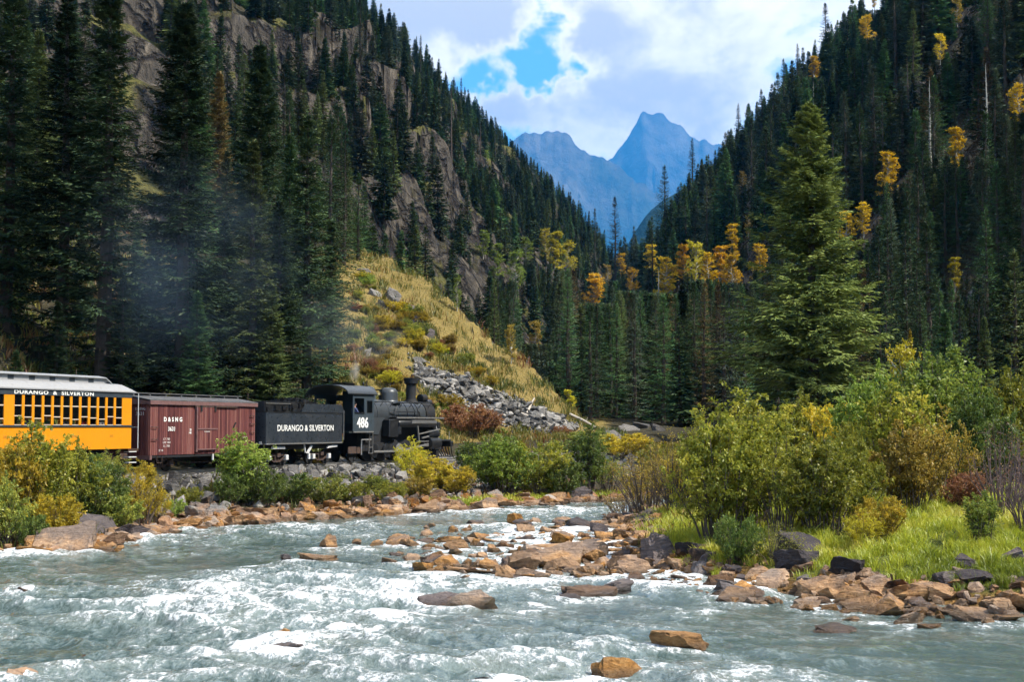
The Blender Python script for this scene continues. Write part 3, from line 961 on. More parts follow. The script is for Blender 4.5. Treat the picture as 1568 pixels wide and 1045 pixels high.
LEAF = {
    'gold': leaf_mat('leaves_gold', [(0.0, (0.46, 0.28, 0.010)), (0.5, (0.74, 0.50, 0.018)), (1.0, (0.88, 0.68, 0.04))], 0.4, 0.25),
    'orange': leaf_mat('leaves_orange', [(0.0, (0.50, 0.26, 0.010)), (0.5, (0.78, 0.46, 0.018)), (1.0, (0.88, 0.64, 0.04))], 0.48, 0.2),
    'lemon': leaf_mat('leaves_lemon', [(0.0, (0.250, 0.237, 0.019)), (0.5, (0.525, 0.463, 0.025)), (1.0, (0.775, 0.650, 0.062))], 0.48, 0.2),
    'lime': leaf_mat('leaves_lime', [(0.0, (0.09, 0.14, 0.022)), (0.5, (0.22, 0.31, 0.045)), (1.0, (0.44, 0.48, 0.085))], 0.48, 0.2),
    'green': leaf_mat('leaves_green', [(0.0, (0.045, 0.085, 0.016)), (0.5, (0.125, 0.185, 0.034)), (0.85, (0.23, 0.29, 0.058)), (1.0, (0.40, 0.43, 0.12))], 0.45, 0.2),
    'olive': leaf_mat('leaves_olive', [(0.0, (0.088, 0.120, 0.024)), (0.4, (0.194, 0.242, 0.043)), (0.75, (0.388, 0.388, 0.068)), (1.0, (0.736, 0.600, 0.098))], 0.48, 0.25),
    'willow': leaf_mat('leaves_willow', [(0.0, (0.10, 0.13, 0.020)), (0.4, (0.25, 0.275, 0.032)), (0.75, (0.42, 0.40, 0.045)), (1.0, (0.62, 0.50, 0.08))], 0.48, 0.3),
    'yellow': leaf_mat('leaves_yellow', [(0.0, (0.172, 0.157, 0.021)), (0.35, (0.372, 0.300, 0.029)), (0.75, (0.658, 0.486, 0.036)), (1.0, (0.850, 0.572, 0.057))], 0.48, 0.2),
    'amber': leaf_mat('leaves_amber', [(0.0, (0.13, 0.105, 0.022)), (0.45, (0.31, 0.235, 0.036)), (0.8, (0.46, 0.31, 0.042)), (1.0, (0.56, 0.38, 0.065))], 0.35, 0.25),
    'red': leaf_mat('leaves_red', [(0.0, (0.15, 0.065, 0.035)), (0.5, (0.30, 0.135, 0.07)), (0.85, (0.40, 0.21, 0.085)), (1.0, (0.44, 0.28, 0.10))], 0.45, 0.2),
}

# proto kinds: (trunk mesh, crown mesh, natural height, natural half width)
def reg(tr, cr, ht, wd, tm, cm):
    tr.materials.append(tm); cr.materials.append(cm)
    return dict(trunk=tr, crown=cr, h=ht, w=wd)


HI = [reg(*conifer(11, 26, 3.3, 0.10, 380, 12, 4, 0.34, 0.34, 0.35, bare=1.5), 26, 3.3, bark, NEEDLE['dark']),
      reg(*conifer(12, 26, 3.9, 0.04, 420, 13, 4, 0.32, 0.28, 0.12), 26, 3.9, bark, NEEDLE['dark']),
      reg(*conifer(13, 24, 2.7, 0.04, 360, 11, 4, 0.30, 0.30, 0.1), 24, 2.7, bark, NEEDLE['dark'])]
BIG = reg(*conifer(21, 23, 5.4, 0.07, 400, 16, 5, 0.20, 0.40, 0.10), 23, 5.4, bark, NEEDLE['olive'])
MID = [reg(*conifer(30 + i, 20, w, 0.03, n_, 8, 2, 0.30, 0.32, 0.1), 20, w, bark, NEEDLE['dark']) for i, (w, n_) in enumerate([(3.2, 250), (2.7, 230), (3.7, 270), (2.4, 230)])]
LOW = [reg(*conifer(40 + i, 18, w, 0.03, n_, 6, 1, 0.30, 0.32, 0.05, 1.55), 18, w, bark, NEEDLE['dark']) for i, (w, n_) in enumerate([(2.6, 220), (2.2, 200), (3.0, 230), (1.9, 190)])]
ASPEN = [reg(*grow(50 + i, w, 11, 44, 8, 14, 0.30, single=True, base=b), 11, w / 2, aspen_bark, LEAF['gold']) for i, (w, b) in enumerate([(4.4, 0.12), (3.4, 0.10), (5.0, 0.15)])]
SHRUB = [reg(*grow(60, 3.6, 3.0, 30, 18, 28, 0.11), 3.0, 1.8, twig_bark, LEAF['olive']),
         reg(*grow(61, 4.2, 2.6, 34, 18, 28, 0.105), 2.6, 2.1, twig_bark, LEAF['olive']),
         reg(*grow(62, 2.6, 3.2, 22, 18, 26, 0.105, spread=0.8), 3.2, 1.3, twig_bark, LEAF['olive']),
         reg(*grow(63, 4.0, 3.4, 28, 16, 20, 0.105, first=0.4), 3.4, 2.0, twig_bark, LEAF['olive'])]
SPARSE = reg(*grow(64, 3.4, 2.8, 40, 12, 6, 0.075, first=0.35, lean=0.7), 2.8, 1.7, twig_bark, LEAF['amber'])
BARE = reg(*grow(65, 3.0, 3.0, 46, 12, 1, 0.06, first=0.4, lean=0.7), 3.0, 1.5, paint('grey_twigs', (0.16, 0.11, 0.10), 0.9, var=0.3), LEAF['red'])


def plant(kind, name, proto, loc, height, rz, label, cat, group, matl=None, wid=1.0, parts=('trunk', 'crown'), lean=0.0):
    s = height / proto['h']
    o = empty(name, loc, rz, (s * wid, s * wid, s))
    if lean:
        o.rotation_euler = (lean * math.sin(rz * 3), lean * math.cos(rz * 5), rz)
    for pn, key in zip(parts, ('trunk', 'crown')):
        c = bpy.data.objects.new(pn, proto[key])
        COL.objects.link(c)
        c.parent = o
        if key == 'crown' and matl is not None:
            c.material_slots[0].link = 'OBJECT'
            c.material_slots[0].material = matl
    return tag(o, label, cat, group)


def gn_scatter(name, pts, rot, scl, idx_, protos, kind='stuff', label=None):
    """one object that stands for an uncountable mass: prototypes set on points by geometry nodes"""
    pc = bpy.data.collections.new(name + '_kinds')
    for k, pr in enumerate(protos):
        pc.objects.link(pr)
    me = bpy.data.meshes.new(name)
    me.vertices.add(len(pts))
    me.vertices.foreach_set('co', np.asarray(pts, np.float32).ravel())
    for nm, typ, dat in (('rot', 'FLOAT_VECTOR', rot), ('scl', 'FLOAT_VECTOR', scl)):
        at = me.attributes.new(nm, typ, 'POINT')
        at.data.foreach_set('vector', np.asarray(dat, np.float32).ravel())
    at = me.attributes.new('idx', 'INT', 'POINT')
    at.data.foreach_set('value', np.asarray(idx_, np.int32))
    o = link(name, me)
    g = bpy.data.node_groups.new(name, 'GeometryNodeTree')
    g.interface.new_socket('Geometry', in_out='INPUT', socket_type='NodeSocketGeometry')
    g.interface.new_socket('Geometry', in_out='OUTPUT', socket_type='NodeSocketGeometry')
    N = g.nodes.new
    gi, go = N('NodeGroupInput'), N('NodeGroupOutput')
    ci = N('GeometryNodeCollectionInfo'); ci.inputs[0].default_value = pc
    ci.inputs[1].default_value = True; ci.inputs[2].default_value = True
    ip = N('GeometryNodeInstanceOnPoints'); ip.inputs['Pick Instance'].default_value = True

    def attr(nm, typ):
        a = N('GeometryNodeInputNamedAttribute'); a.data_type = typ; a.inputs[0].default_value = nm
        return a.outputs[0]
    L_ = g.links.new
    L_(gi.outputs[0], ip.inputs['Points']); L_(ci.outputs[0], ip.inputs['Instance'])
    L_(attr('idx', 'INT'), ip.inputs['Instance Index'])
    L_(attr('rot', 'FLOAT_VECTOR'), ip.inputs['Rotation'])
    L_(attr('scl', 'FLOAT_VECTOR'), ip.inputs['Scale'])
    L_(ip.outputs[0], go.inputs[0])
    md = o.modifiers.new('scatter', 'NODES'); md.node_group = g
    return tag(o, label, kind=kind)


def proto_objs(prefix, protos, mats_):
    """joined trunk+crown objects kept outside the scene, for the masses"""
    out = []
    for i, pr in enumerate(protos):
        for j, mm in enumerate(mats_):
            bm = bmesh.new()
            bm.from_mesh(pr['crown'])
            nf_ = len(bm.faces)
            bm.from_mesh(pr['trunk'])
            bm.faces.ensure_lookup_table()
            for f in bm.faces[nf_:]:
                f.material_index = 1
            me = bpy.data.meshes.new(prefix); bm.to_mesh(me); bm.free()
            me.materials.append(mm); me.materials.append(bark)
            out.append(bpy.data.objects.new('%s_%02d' % (prefix, i * len(mats_) + j), me))
    return out
# ---------------------------------------------------------------- conifers: those picked out one by one in the photograph
TREES = []      # every conifer as (size in picture, record)


def tree_at(px, top, D, protos, mt, label, group, wid=1.0, base=None, i=0):
    x, y, z = on_ground(px, D)
    zt = at_depth(px, top, D).z
    while zt - z > 24 and 200 < D < 560:        # keep to a natural height: stand it farther up the slope
        D += 8
        x, y, z = on_ground(px, D)
        zt = at_depth(px, top, D).z
    h = max(zt - z, 3.0)
    pr = protos[i % len(protos)]
    plant('tree', 'spruce_tree', pr, (x, y, z - 0.2), h, (px * 0.37) % 6.28, label, 'tree', group, NEEDLE[mt], wid * (1.22 if group is G1 else 1.0))
    TREES.append((x, y))


G1 = 'tall spruces on the slope behind the train'
tree_at(8, -60, 84, HI, 'dark', 'tall dark spruce cut by the left edge above the yellow coach', G1, i=1)
tree_at(92, -30, 82, HI, 'dark', 'tall spruce with long bare trunk above the yellow coach roof', G1, i=0)
tree_at(158, -60, 80, HI, 'dark', 'tall bare-trunked spruce above the gap between coach and boxcar', G1, i=0, wid=1.05)
tree_at(276, -8, 82, HI, 'dark', 'largest broad dark spruce directly behind the red boxcar', G1, i=1, wid=1.05)
tree_at(392, 58, 90, HI, 'dark', 'pointed dark spruce behind the gap between boxcar and tender', G1, i=1)
tree_at(384, 208, 84, HI, 'olive', 'shorter olive brown spruce in front of the pointed dark spruce', G1, i=2, wid=1.0)
tree_at(468, 168, 92, HI, 'dark', 'slender open-branched spruce behind the tender, half in smoke', G1, i=0, wid=0.95)
tree_at(547, 262, 150, MID, 'green', 'small green spruce standing at the top of the grassy hill', G1, i=0, wid=1.1)
tree_at(425, 300, 88, HI, 'dark', 'dark spruce filling the gap behind the tender', G1, i=2, wid=1.2)
tree_at(340, 330, 88, HI, 'dark', 'lower dark spruce behind the right end of the boxcar', G1, i=2, wid=1.2)
tree_at(232, 330, 86, HI, 'dark', 'lower dark spruce behind the left end of the boxcar', G1, i=2, wid=1.25)
tree_at(48, 40, 112, HI, 'olive', 'light olive spruce behind the two bare-trunked spruces', G1, i=2, wid=1.2)
tree_at(205, 335, 100, HI, 'green', 'green spruce below the sunlit crag', G1, i=2)
tree_at(330, 105, 120, HI, 'rust', 'rusty yellowing spruce between the two largest dark spruces', G1, i=2, wid=1.1)
tree_at(440, 200, 112, HI, 'green', 'green spruce right behind the pointed dark spruce', G1, i=1, wid=0.9)
tree_at(120, 330, 92, HI, 'dark', 'short dark spruce between the bare trunks', G1, i=2, wid=1.2)
tree_at(28, 350, 88, HI, 'green', 'short bluish green spruce near the left edge', G1, i=2, wid=1.2)
tree_at(505, 330, 104, HI, 'dark', 'small dark spruce left of the grassy hill', G1, i=2, wid=1.1)
tree_at(185, 420, 78, HI, 'dark', 'low dark spruce right behind the coach end', G1, i=2, wid=1.5)
tree_at(300, 440, 78, HI, 'green', 'low green spruce peeping over the boxcar roof', G1, i=2, wid=1.5)
tree_at(85, 455, 76, HI, 'dark', 'low dark spruce just above the coach roof', G1, i=2, wid=1.5)
tree_at(415, 430, 84, HI, 'olive', 'low olive spruce just above the tender', G1, i=2, wid=1.5)
tree_at(22, 530, 66, HI, 'green', 'young bushy spruce just above the coach roof at the left edge', G1, i=2, wid=1.6)

G2 = 'spruces standing on the valley floor'
x, y, z = on_ground(1246, 96)
plant('tree', 'spruce_tree', BIG, (x, y, z - 0.2), at_depth(1246, 150, 96).z - z, 1.0, 'big bright olive spruce rising alone above the right bank bushes', 'tree', G2, NEEDLE['bright'], 1.22)
TREES.append((x, y))
tree_at(1046, 432, 150, HI, 'dark', 'broad near-black spruce left of the big olive spruce', G2, i=1, wid=1.45)
tree_at(1012, 470, 158, HI, 'dark', 'dark spruce touching the broad near-black spruce on its left', G2, i=1, wid=1.2)
tree_at(1100, 540, 160, HI, 'pale', 'pale grey green spruce right of the broad near-black spruce', G2, i=2, wid=1.2)
tree_at(938, 435, 215, MID, 'pale', 'grey green spruce below the single orange aspen', G2, i=0, wid=1.2)
tree_at(848, 505, 165, MID, 'green', 'fresh green spruce at the foot of the rocky hill', G2, i=0, wid=1.15)
tree_at(900, 560, 150, MID, 'dark', 'small dark spruce at the end of the stony slope', G2, i=2, wid=1.1)
tree_at(958, 600, 142, MID, 'green', 'small fresh green spruce above the far rails', G2, i=2, wid=1.2)
tree_at(790, 520, 185, MID, 'green', 'small green spruce seen over the crest of the grassy hill', G2, i=0, wid=1.1)
tree_at(762, 490, 190, MID, 'dark', 'dark spruce seen over the crest of the grassy hill', G2, i=2, wid=1.1)
tree_at(1450, 470, 84, HI, 'green', 'young light green spruce behind the tall green shrub', G2, i=2, wid=1.4)
tree_at(1545, 540, 78, HI, 'green', 'bluish green spruce at the right edge behind the bushes', G2, i=2, wid=1.6)
tree_at(1396, 500, 92, HI, 'gold', 'thin golden yellow tree right of the big olive spruce', G2, i=2, wid=0.75)
tree_at(1350, 590, 88, HI, 'pale', 'low grey green spruce beside the thin golden tree', G2, i=2, wid=1.5)
tree_at(1510, 480, 98, HI, 'olive', 'olive spruce between the two young green spruces at right', G2, i=2, wid=1.2)
tree_at(1180, 560, 120, HI, 'dark', 'dark spruce half hidden behind the big olive spruce', G2, i=2, wid=1.3)
tree_at(1330, 460, 125, HI, 'pale', 'pale spruce showing right of the big olive spruce', G2, i=1, wid=1.1)

G3 = 'spruces on the skyline of the valley'
for k, (px, top, D, mt, lb) in enumerate([
        (943, 300, 255, 'pale', 'pointed spruce against the blue mountain above the orange aspen'),
        (912, 318, 270, 'dark', 'dark spruce on the skyline left of the pointed spruce'),
        (1020, 252, 260, 'dark', 'broad dark spruce against the foot of the blue peak'),
        (1063, 212, 265, 'dark', 'narrow spire-like spruce against the blue peak'),
        (1085, 262, 270, 'pale', 'pale spruce beside the spire-like spruce'),
        (972, 345, 300, 'pale', 'small spruce in the notch below the blue peak'),
        (1000, 330, 280, 'dark', 'dark spruce left of the broad dark spruce at the peak foot'),
        (1135, 158, 290, 'dark', 'thin-topped tall spruce on the right skyline beyond the blue peak'),
        (1155, 178, 300, 'pale', 'thin spruce just right of the thin-topped tall spruce'),
        (1185, 150, 295, 'dark', 'dark skyline spruce between the thin tops and the tallest group'),
        (1206, 88, 290, 'dark', 'left one of the tallest skyline spruces at right'),
        (1228, 66, 300, 'pale', 'feathery tall skyline spruce above the big olive spruce'),
        (1272, 3, 300, 'dark', 'topmost full spruce on the right skyline reaching the top edge'),
        (1118, 222, 275, 'dark', 'dark stout spruce under the thin skyline tops'),
        (548, -5, 300, 'dark', 'dark spruce on the left skyline touching the top edge'),
        (642, 52, 470, 'dark', 'tallest thin spruce on the left mountain skyline'),
        (625, 68, 470, 'dark', 'rounded dark spruce on the left mountain skyline'),
        (705, 118, 500, 'dark', 'spruce pair member standing out on the left skyline below the blue gap'),
        (758, 178, 520, 'dark', 'last skyline spruce before the humped blue mountain')]):
    tree_at(px, top, D, MID if D > 200 else HI, mt, lb, G3, i=k, wid=1.0 if D < 400 else 0.9)

# ---------------------------------------------------------------- aspens
GA = 'autumn aspens among the spruces'


def aspen_at(px, cy, hpx, mt, label, i=0, D=None, wid=1.0):
    """crown centred on a photograph point, standing on the ground under it"""
    if D is None:
        x, y, z = ground_at(px, cy + hpx * 0.9)
    else:
        x, y, z = on_ground(px, D)
    zt = at_depth(px, cy - hpx * 0.5, y).z
    h = max(zt - z, 3.5)
    if D is None and h > 13:
        h = 13.0
        z = zt - h
    s = hpx / F_PX * y
    pr = ASPEN[i % 3]
    plant('tree', 'aspen_tree', pr, (x, y, z - 0.2), h, px * 0.7, label, 'tree', GA, LEAF[mt], max(0.6, min(1.3, s * 0.66 / (h / pr['h'] * pr['w'] * 2))) * wid)
    return (x, y, z + h * 0.6)


ASP = [(910, 447, 52, 'orange', 'single bright orange aspen at the foot of the left mountain', 215),
       (850, 385, 60, 'lemon', 'tall lemon yellow aspen low on the left mountain', 330),
       (870, 395, 46, 'lemon', 'lemon yellow aspen right beside the tall lemon one', 330),
       (835, 372, 40, 'lemon', 'small lemon yellow aspen left of the tall lemon one', 335),
       (996, 396, 44, 'gold', 'golden aspen at the left end of the golden band', 240),
       (968, 432, 38, 'gold', 'small amber aspen below the left end of the golden band', 235),
       (1020, 428, 62, 'gold', 'large golden aspen hanging below the golden band', 225),
       (1046, 398, 46, 'orange', 'golden aspen left of the brightest one in the band', 235),
       (1065, 400, 56, 'lemon', 'brightest yellow aspen in the middle of the golden band', 232),
       (1084, 412, 46, 'gold', 'golden aspen right of the brightest one in the band', 235),
       (1103, 402, 52, 'orange', 'orange aspen with flame-like top in the golden band', 232),
       (1122, 415, 52, 'gold', 'golden aspen right of the flame-topped one', 235),
       (1162, 398, 46, 'gold', 'golden aspen at the right end of the band by the olive spruce', 240),
       (1121, 362, 40, 'gold', 'golden aspen standing above the golden band', 260),
       (1146, 342, 24, 'amber', 'small amber aspen high above the golden band', 265),
       (1137, 275, 24, 'amber', 'tiny amber aspen on the dark right slope near the skyline', 285),
       (950, 405, 34, 'gold', 'amber aspen under the pointed spruce', 245),
       (930, 420, 28, 'amber', 'small amber aspen next to the single orange one', 240),
       (1360, 262, 56, 'gold', 'large golden aspen high on the dark right mountainside', 250),
       (1466, 222, 54, 'gold', 'egg-shaped golden aspen alone on the dark right mountainside', 260),
       (1296, 350, 52, 'gold', 'golden aspen right behind the top of the big olive spruce', 200),
       (1322, 330, 40, 'gold', 'golden aspen right of the one behind the olive spruce', 205),
       (1462, 412, 40, 'lemon', 'small yellow aspen below the egg-shaped golden one', 190),
       (1440, 68, 34, 'gold', 'golden aspen at the top of the right mountainside', 300),
       (1328, 45, 40, 'gold', 'golden aspen near the top edge at right', 300),
       (1340, 5, 30, 'gold', 'golden aspen cut by the top edge at right', 300),
       (1466, 12, 34, 'amber', 'amber aspen cut by the top edge far right', 300),
       (1560, 155, 50, 'gold', 'golden aspen cut by the right edge', 260),
       (1248, 105, 40, 'gold', 'golden aspen tucked between the tallest skyline spruces', 305),
       (820, 512, 40, 'amber', 'amber aspen among the spruces below the left cliffs', 200),
       (782, 530, 32, 'amber', 'small amber aspen just over the grassy crest', 195),
       (872, 612, 34, 'lemon', 'little lemon sapling at the end of the stony slope', 132),
       (1385, 560, 60, 'lemon', 'yellow-green sapling beside the thin golden tree', 86),
       (740, 370, 34, 'lime', 'pale lime aspen on the lower left mountain', 300),
       (760, 395, 44, 'lime', 'lime green aspen on the lower left mountain', 290),
       (790, 410, 50, 'lime', 'lime green aspen left of the lemon aspens', 300),
       (805, 385, 40, 'lime', 'lime green aspen just below the cliff foot', 310),
       (745, 240, 22, 'lime', 'tiny lime aspen high on the left mountain edge', 430),
       (700, 460, 22, 'lime', 'small lime aspen above the stony slope', 230)]
ASP_POS = []
for k, (px, cy, hp, mt, lb, D) in enumerate(ASP):
    ASP_POS.append((px, cy, hp, aspen_at(px, cy, hp, mt, lb, k, D if D < 140 else None)))
# ---------------------------------------------------------------- the forest on both mountainsides
rng = np.random.default_rng(91)
cand = []
# dense forest: right mountainside and valley floor; open forest: left mountain; slope behind the train
for region in range(3):
    n = (60000, 60000, 6000)[region]
    D = np.sqrt(rng.uniform((105, 185, 84)[region] ** 2, (760, 820, 235)[region] ** 2, n))
    pxs = rng.uniform((700, -260, -260)[region], (1760, 1000, 540)[region], n)
    X = (pxs - CX) / F_PX * D
    cand.append((X, D, np.full(n, region), pxs))
X = np.concatenate([c_[0] for c_ in cand]); Y = np.concatenate([c_[1] for c_ in cand]); RG = np.concatenate([c_[2] for c_ in cand]); PXS = np.concatenate([c_[3] for c_ in cand])
order = rng.permutation(len(X))
X, Y, RG, PXS = X[order], Y[order], RG[order], PXS[order]
Z = H(X, Y)
zx = (H(X + 1.5, Y) - H(X - 1.5, Y)) / 3; zy = (H(X, Y + 1.5) - H(X, Y - 1.5)) / 3
sl = np.hypot(zx, zy)
dT, sT = poly_sdf(X, Y, TRACK); uT_ = -sT * dT
dR, _ = poly_sdf(X, Y, RIVER, True); inR = in_poly(X, Y, RIVER)
xr_ = np.interp(Y, [0, 60, 100, 150, 200, 300, 400, 550, 700, 1000], [52, 48, 43, 37, 32, 30, 33, 49, 65, 88])
xl_ = np.interp(Y, [100, 150, 200, 300, 400, 550, 700, 1000], [-8, -3, 1.5, 9, 22, 41, 53, 62])
dn_, sn_ = poly_sdf(X, Y, NOSE); vN = sn_ * dn_
nz_ = fbm(X / 28, Y / 28 + 3, 4)
right_side = X > xl_
ok = np.where(RG == 0, right_side & (Y > 112) & (vN > 5), False)
left_dens = np.clip(0.62 + 0.9 * nz_, 0.1, 1)
cz_ = np.exp(-((X + 26) / 22) ** 2 - ((Y - 325) / 85) ** 2)
left_dens = np.where((cz_ > 0.25) & (sl > 0.8), left_dens * (1 - 0.62 * np.clip(cz_ * 1.4, 0, 1)), left_dens)
left_dens = np.where(Y < 215, 1.0, left_dens)
left_dens = np.where((PXS < 470) & ~((PXS > 185) & (PXS < 245)), np.maximum(left_dens, 0.75), left_dens)
ok |= np.where(RG == 1, (~right_side) & ((vN > np.where(Y > 148, 1.5, 8)) | (Y > 215)) & (sl < 3.0) & (rng.random(len(X)) < left_dens), False)
ok |= np.where(RG == 2, (vN < -2) & (uT_ > 9) & (PXS < np.where(Y < 135, 505, 530)) & (sl < 1.9), False)
ok &= (~inR) & (dR > 6) & ((dT > 6) | (Y > 140))
# the view corridor over the track and the far bank stays open
ok &= ~((PXS > 880) & (PXS < 1040) & (Y < 135))
sel = []
cell = {}
manual = np.array(TREES)
for i in np.nonzero(ok)[0]:
    x, y = X[i], Y[i]
    far = ((2.0 if y < 300 else 2.3) if RG[i] == 0 else 2.5 if RG[i] == 1 else 7.0) + y * 0.0035
    key = (int(x // 8), int(y // 8))
    bad = False
    for a in (-1, 0, 1):
        for b in (-1, 0, 1):
            for (qx, qy) in cell.get((key[0] + a, key[1] + b), ()):
                if (qx - x) ** 2 + (qy - y) ** 2 < far * far:
                    bad = True
    if bad or ((manual[:, 0] - x) ** 2 + (manual[:, 1] - y) ** 2).min() < (far * 0.9) ** 2:
        continue
    cell.setdefault(key, []).append((x, y))
    sel.append(i)
sel = np.array(sel)
hts = np.where(RG[sel] == 0, rng.uniform(11, 24, len(sel)), np.where(RG[sel] == 1, rng.uniform(8, 15.5, len(sel)), rng.uniform(13, 23, len(sel))))
hts *= np.where(rng.random(len(sel)) < 0.25, 0.68, 1.0)
hts = np.where((RG[sel] == 0) & (Y[sel] < 170), np.minimum(hts, 19), hts)
# stay below the notch where the far peaks show, and keep the manual skyline trees standing out
tx, ty = project(X[sel], Y[sel], Z[sel] + hts)
sky_y = np.interp(tx, [540, 640, 720, 780, 830, 900, 930, 960, 1000, 1040, 1100, 1130, 1200, 1270, 1310], [-40, 50, 138, 210, 255, 315, 338, 360, 325, 265, 225, 175, 95, 5, -80])
drop = np.maximum(0, sky_y - ty) / F_PX * Y[sel]
for (apx, acy, ahp, ay) in ASP_POS:          # nothing stands in front of an aspen crown
    near = (Y[sel] < ay[1] + 3) & (np.abs(tx - apx) < ahp * 0.30 + 4.5 / Y[sel] * F_PX * 0.35)
    drop = np.where(near, np.maximum(drop, np.maximum(0, acy + ahp * 0.30 - ty) / F_PX * Y[sel]), drop)
    dx_, dy_ = X[sel] - ay[0], Y[sel] - ay[1]   # nor between it and the sun
    along = dx_ * sun_dir.x + dy_ * sun_dir.y
    perp = np.abs(dx_ * sun_dir.y - dy_ * sun_dir.x)
    hmax = ay[2] + along * math.tan(SUN_EL) - Z[sel]
    shades = (along > 0) & (along < 42) & (perp < 3.0)
    drop = np.where(shades, np.maximum(drop, hts - np.maximum(hmax, 0)), drop)
crag = (tx > 178) & (tx < 250) & (RG[sel] > 0) & (Y[sel] < 340)        # the sunlit crag stays in sight
drop = np.where(crag, np.maximum(drop, np.maximum(0, 335 - ty) / F_PX * Y[sel]), drop)
hts = np.where(hts - drop > 4.0, hts - drop, 0)
keep = hts > 0
sel, hts = sel[keep], hts[keep]
size = hts / Y[sel]
pxs = PXS[sel]
vis = (pxs > -30) & (pxs < 1600)
rank = np.argsort(-np.where(vis, size, 0))
N_IND = 300 - len(TREES)
ind, rest = rank[:N_IND], rank[N_IND:]
mix_r = ['dark', 'green', 'pale', 'dark', 'pale', 'green', 'dark', 'olive', 'rust', 'dark']
mix_l = ['dark', 'green', 'dark', 'olive', 'dark', 'green', 'pale', 'dark']
ADJ = {'dark': 'near-black', 'green': 'fresh-green', 'pale': 'grey-green', 'rust': 'rusty', 'olive': 'olive'}
MARK_X = [780, 850, 885, 920, 955, 990, 1025, 1060, 1095, 1130, 1165, 1200, 1290, 1325, 1360, 1395, 1430, 1465, 1500, 1535]
MARKS = ['above the stony slope', 'below the lime aspens', 'below the lemon aspens', 'by the lemon sapling', 'below the orange aspen', 'by the far rails', 'left of black spruce', 'against the black spruce',
         'right of black spruce', 'below the flame-topped aspen', 'right of golden band', 'left of olive spruce', 'behind the olive spruce', 'right of olive spruce', 'left of golden tree',
         'over the golden tree', 'right of golden tree', 'over the young spruce', 'under the egg-shaped aspen', 'near the right edge', 'at the right edge']
MARK_LX = [30, 90, 150, 210, 270, 330, 390, 450]
MARKS_L = ['by the left edge', 'over the coach windows', 'over the coach lettering', 'over the coach end', 'over the boxcar number', 'over the boxcar door', 'over the boxcar end', 'over the tender', 'over the cab']
for k in ind:
    i = sel[k]
    reg_ = RG[i]
    mm = (mix_r if reg_ == 0 else mix_l)[int(rng.integers(0, 10 if reg_ == 0 else 8))]
    mark = MARKS[int(np.clip(np.searchsorted(MARK_X, pxs[k]), 0, len(MARKS) - 1))] if reg_ != 2 else MARKS_L[int(np.clip(np.searchsorted(MARK_LX, pxs[k]), 0, len(MARKS_L) - 1))]
    where = ('on the right slope' if X[i] > xr_[i] else 'on the valley floor') if reg_ == 0 else 'on the left cliffs' if reg_ == 1 else 'in the wood'
    if reg_ == 2:
        where += ', front' if Y[i] < 110 else ', midway' if Y[i] < 150 else ', high'
    else:
        where += ', low' if Z[i] < 8 else ', lowish' if Z[i] < 14 else ', midway' if Z[i] < 26 else ', upper' if Z[i] < 45 else ', high'
    big_ = 'towering' if hts[k] > 20 else 'tall' if hts[k] > 17 else 'small' if hts[k] < 8 else 'shortish' if hts[k] < 11.5 else 'middling'
    lbl = '%s %s spruce %s, %s' % (big_, ADJ[mm], where, mark)
    pr = (HI if (Y[i] < 112) else MID)
    wd = float(rng.uniform(1.0, 1.35)) * (1.15 if hts[k] < 12 else 1.0)
    plant('tree', 'spruce_tree', pr[int(rng.integers(0, len(pr)))], (X[i], Y[i], Z[i] - 0.3), float(hts[k]), float(rng.uniform(0, 6.28)),
          lbl, 'tree', lbl.replace('spruce', 'spruces', 1), NEEDLE[mm], wd, lean=0.02)
for k, (px, D) in enumerate(((1398, 235), (1180, 300), (735, 420), (1432, 190), (690, 330), (1252, 330), (860, 260), (1520, 170), (590, 290), (1010, 300))):
    x, y, z = on_ground(px, D)
    o = empty('dead_tree', (x, y, z - 0.3), px * 0.3, 0.8 + 0.05 * (k % 5))
    c = bpy.data.objects.new('trunk', MID[k % 4]['trunk']); COL.objects.link(c); c.parent = o
    c.material_slots[0].link = 'OBJECT'; c.material_slots[0].material = aspen_bark if k % 2 else bark
    tag(o, '%s dead standing spruce, bare of needles, %s' % ('pale grey' if k % 2 else 'brown', MARKS[int(np.clip(np.searchsorted(MARK_X, px), 0, len(MARKS) - 1))]), 'tree', 'dead standing spruces')
po = proto_objs('forest_conifer', LOW, [NEEDLE['dark'], NEEDLE['green'], NEEDLE['pale'], NEEDLE['olive']])
ri = sel[rest]
hs_ = hts[rest]
kind_m = np.where(RG[ri] == 1, rng.choice([0, 0, 1, 0, 3, 2], len(ri)), rng.choice([0, 0, 1, 1, 2, 2, 3], len(ri)))
ids = rng.integers(0, 4, len(ri)) * 4 + kind_m
sc_ = hs_ / 18.0
wd = rng.uniform(1.15, 1.6, len(ri))
gn_scatter('forest', np.stack([X[ri], Y[ri], Z[ri] - 0.3], 1), np.stack([rng.normal(0, 0.02, len(ri)), rng.normal(0, 0.02, len(ri)), rng.uniform(0, 6.28, len(ri))], 1),
           np.stack([sc_ * wd, sc_ * wd, sc_], 1), ids, po, 'stuff', 'distant spruce forest covering both mountainsides')
print('conifers', len(TREES) + len(ind), 'forest', len(ri))

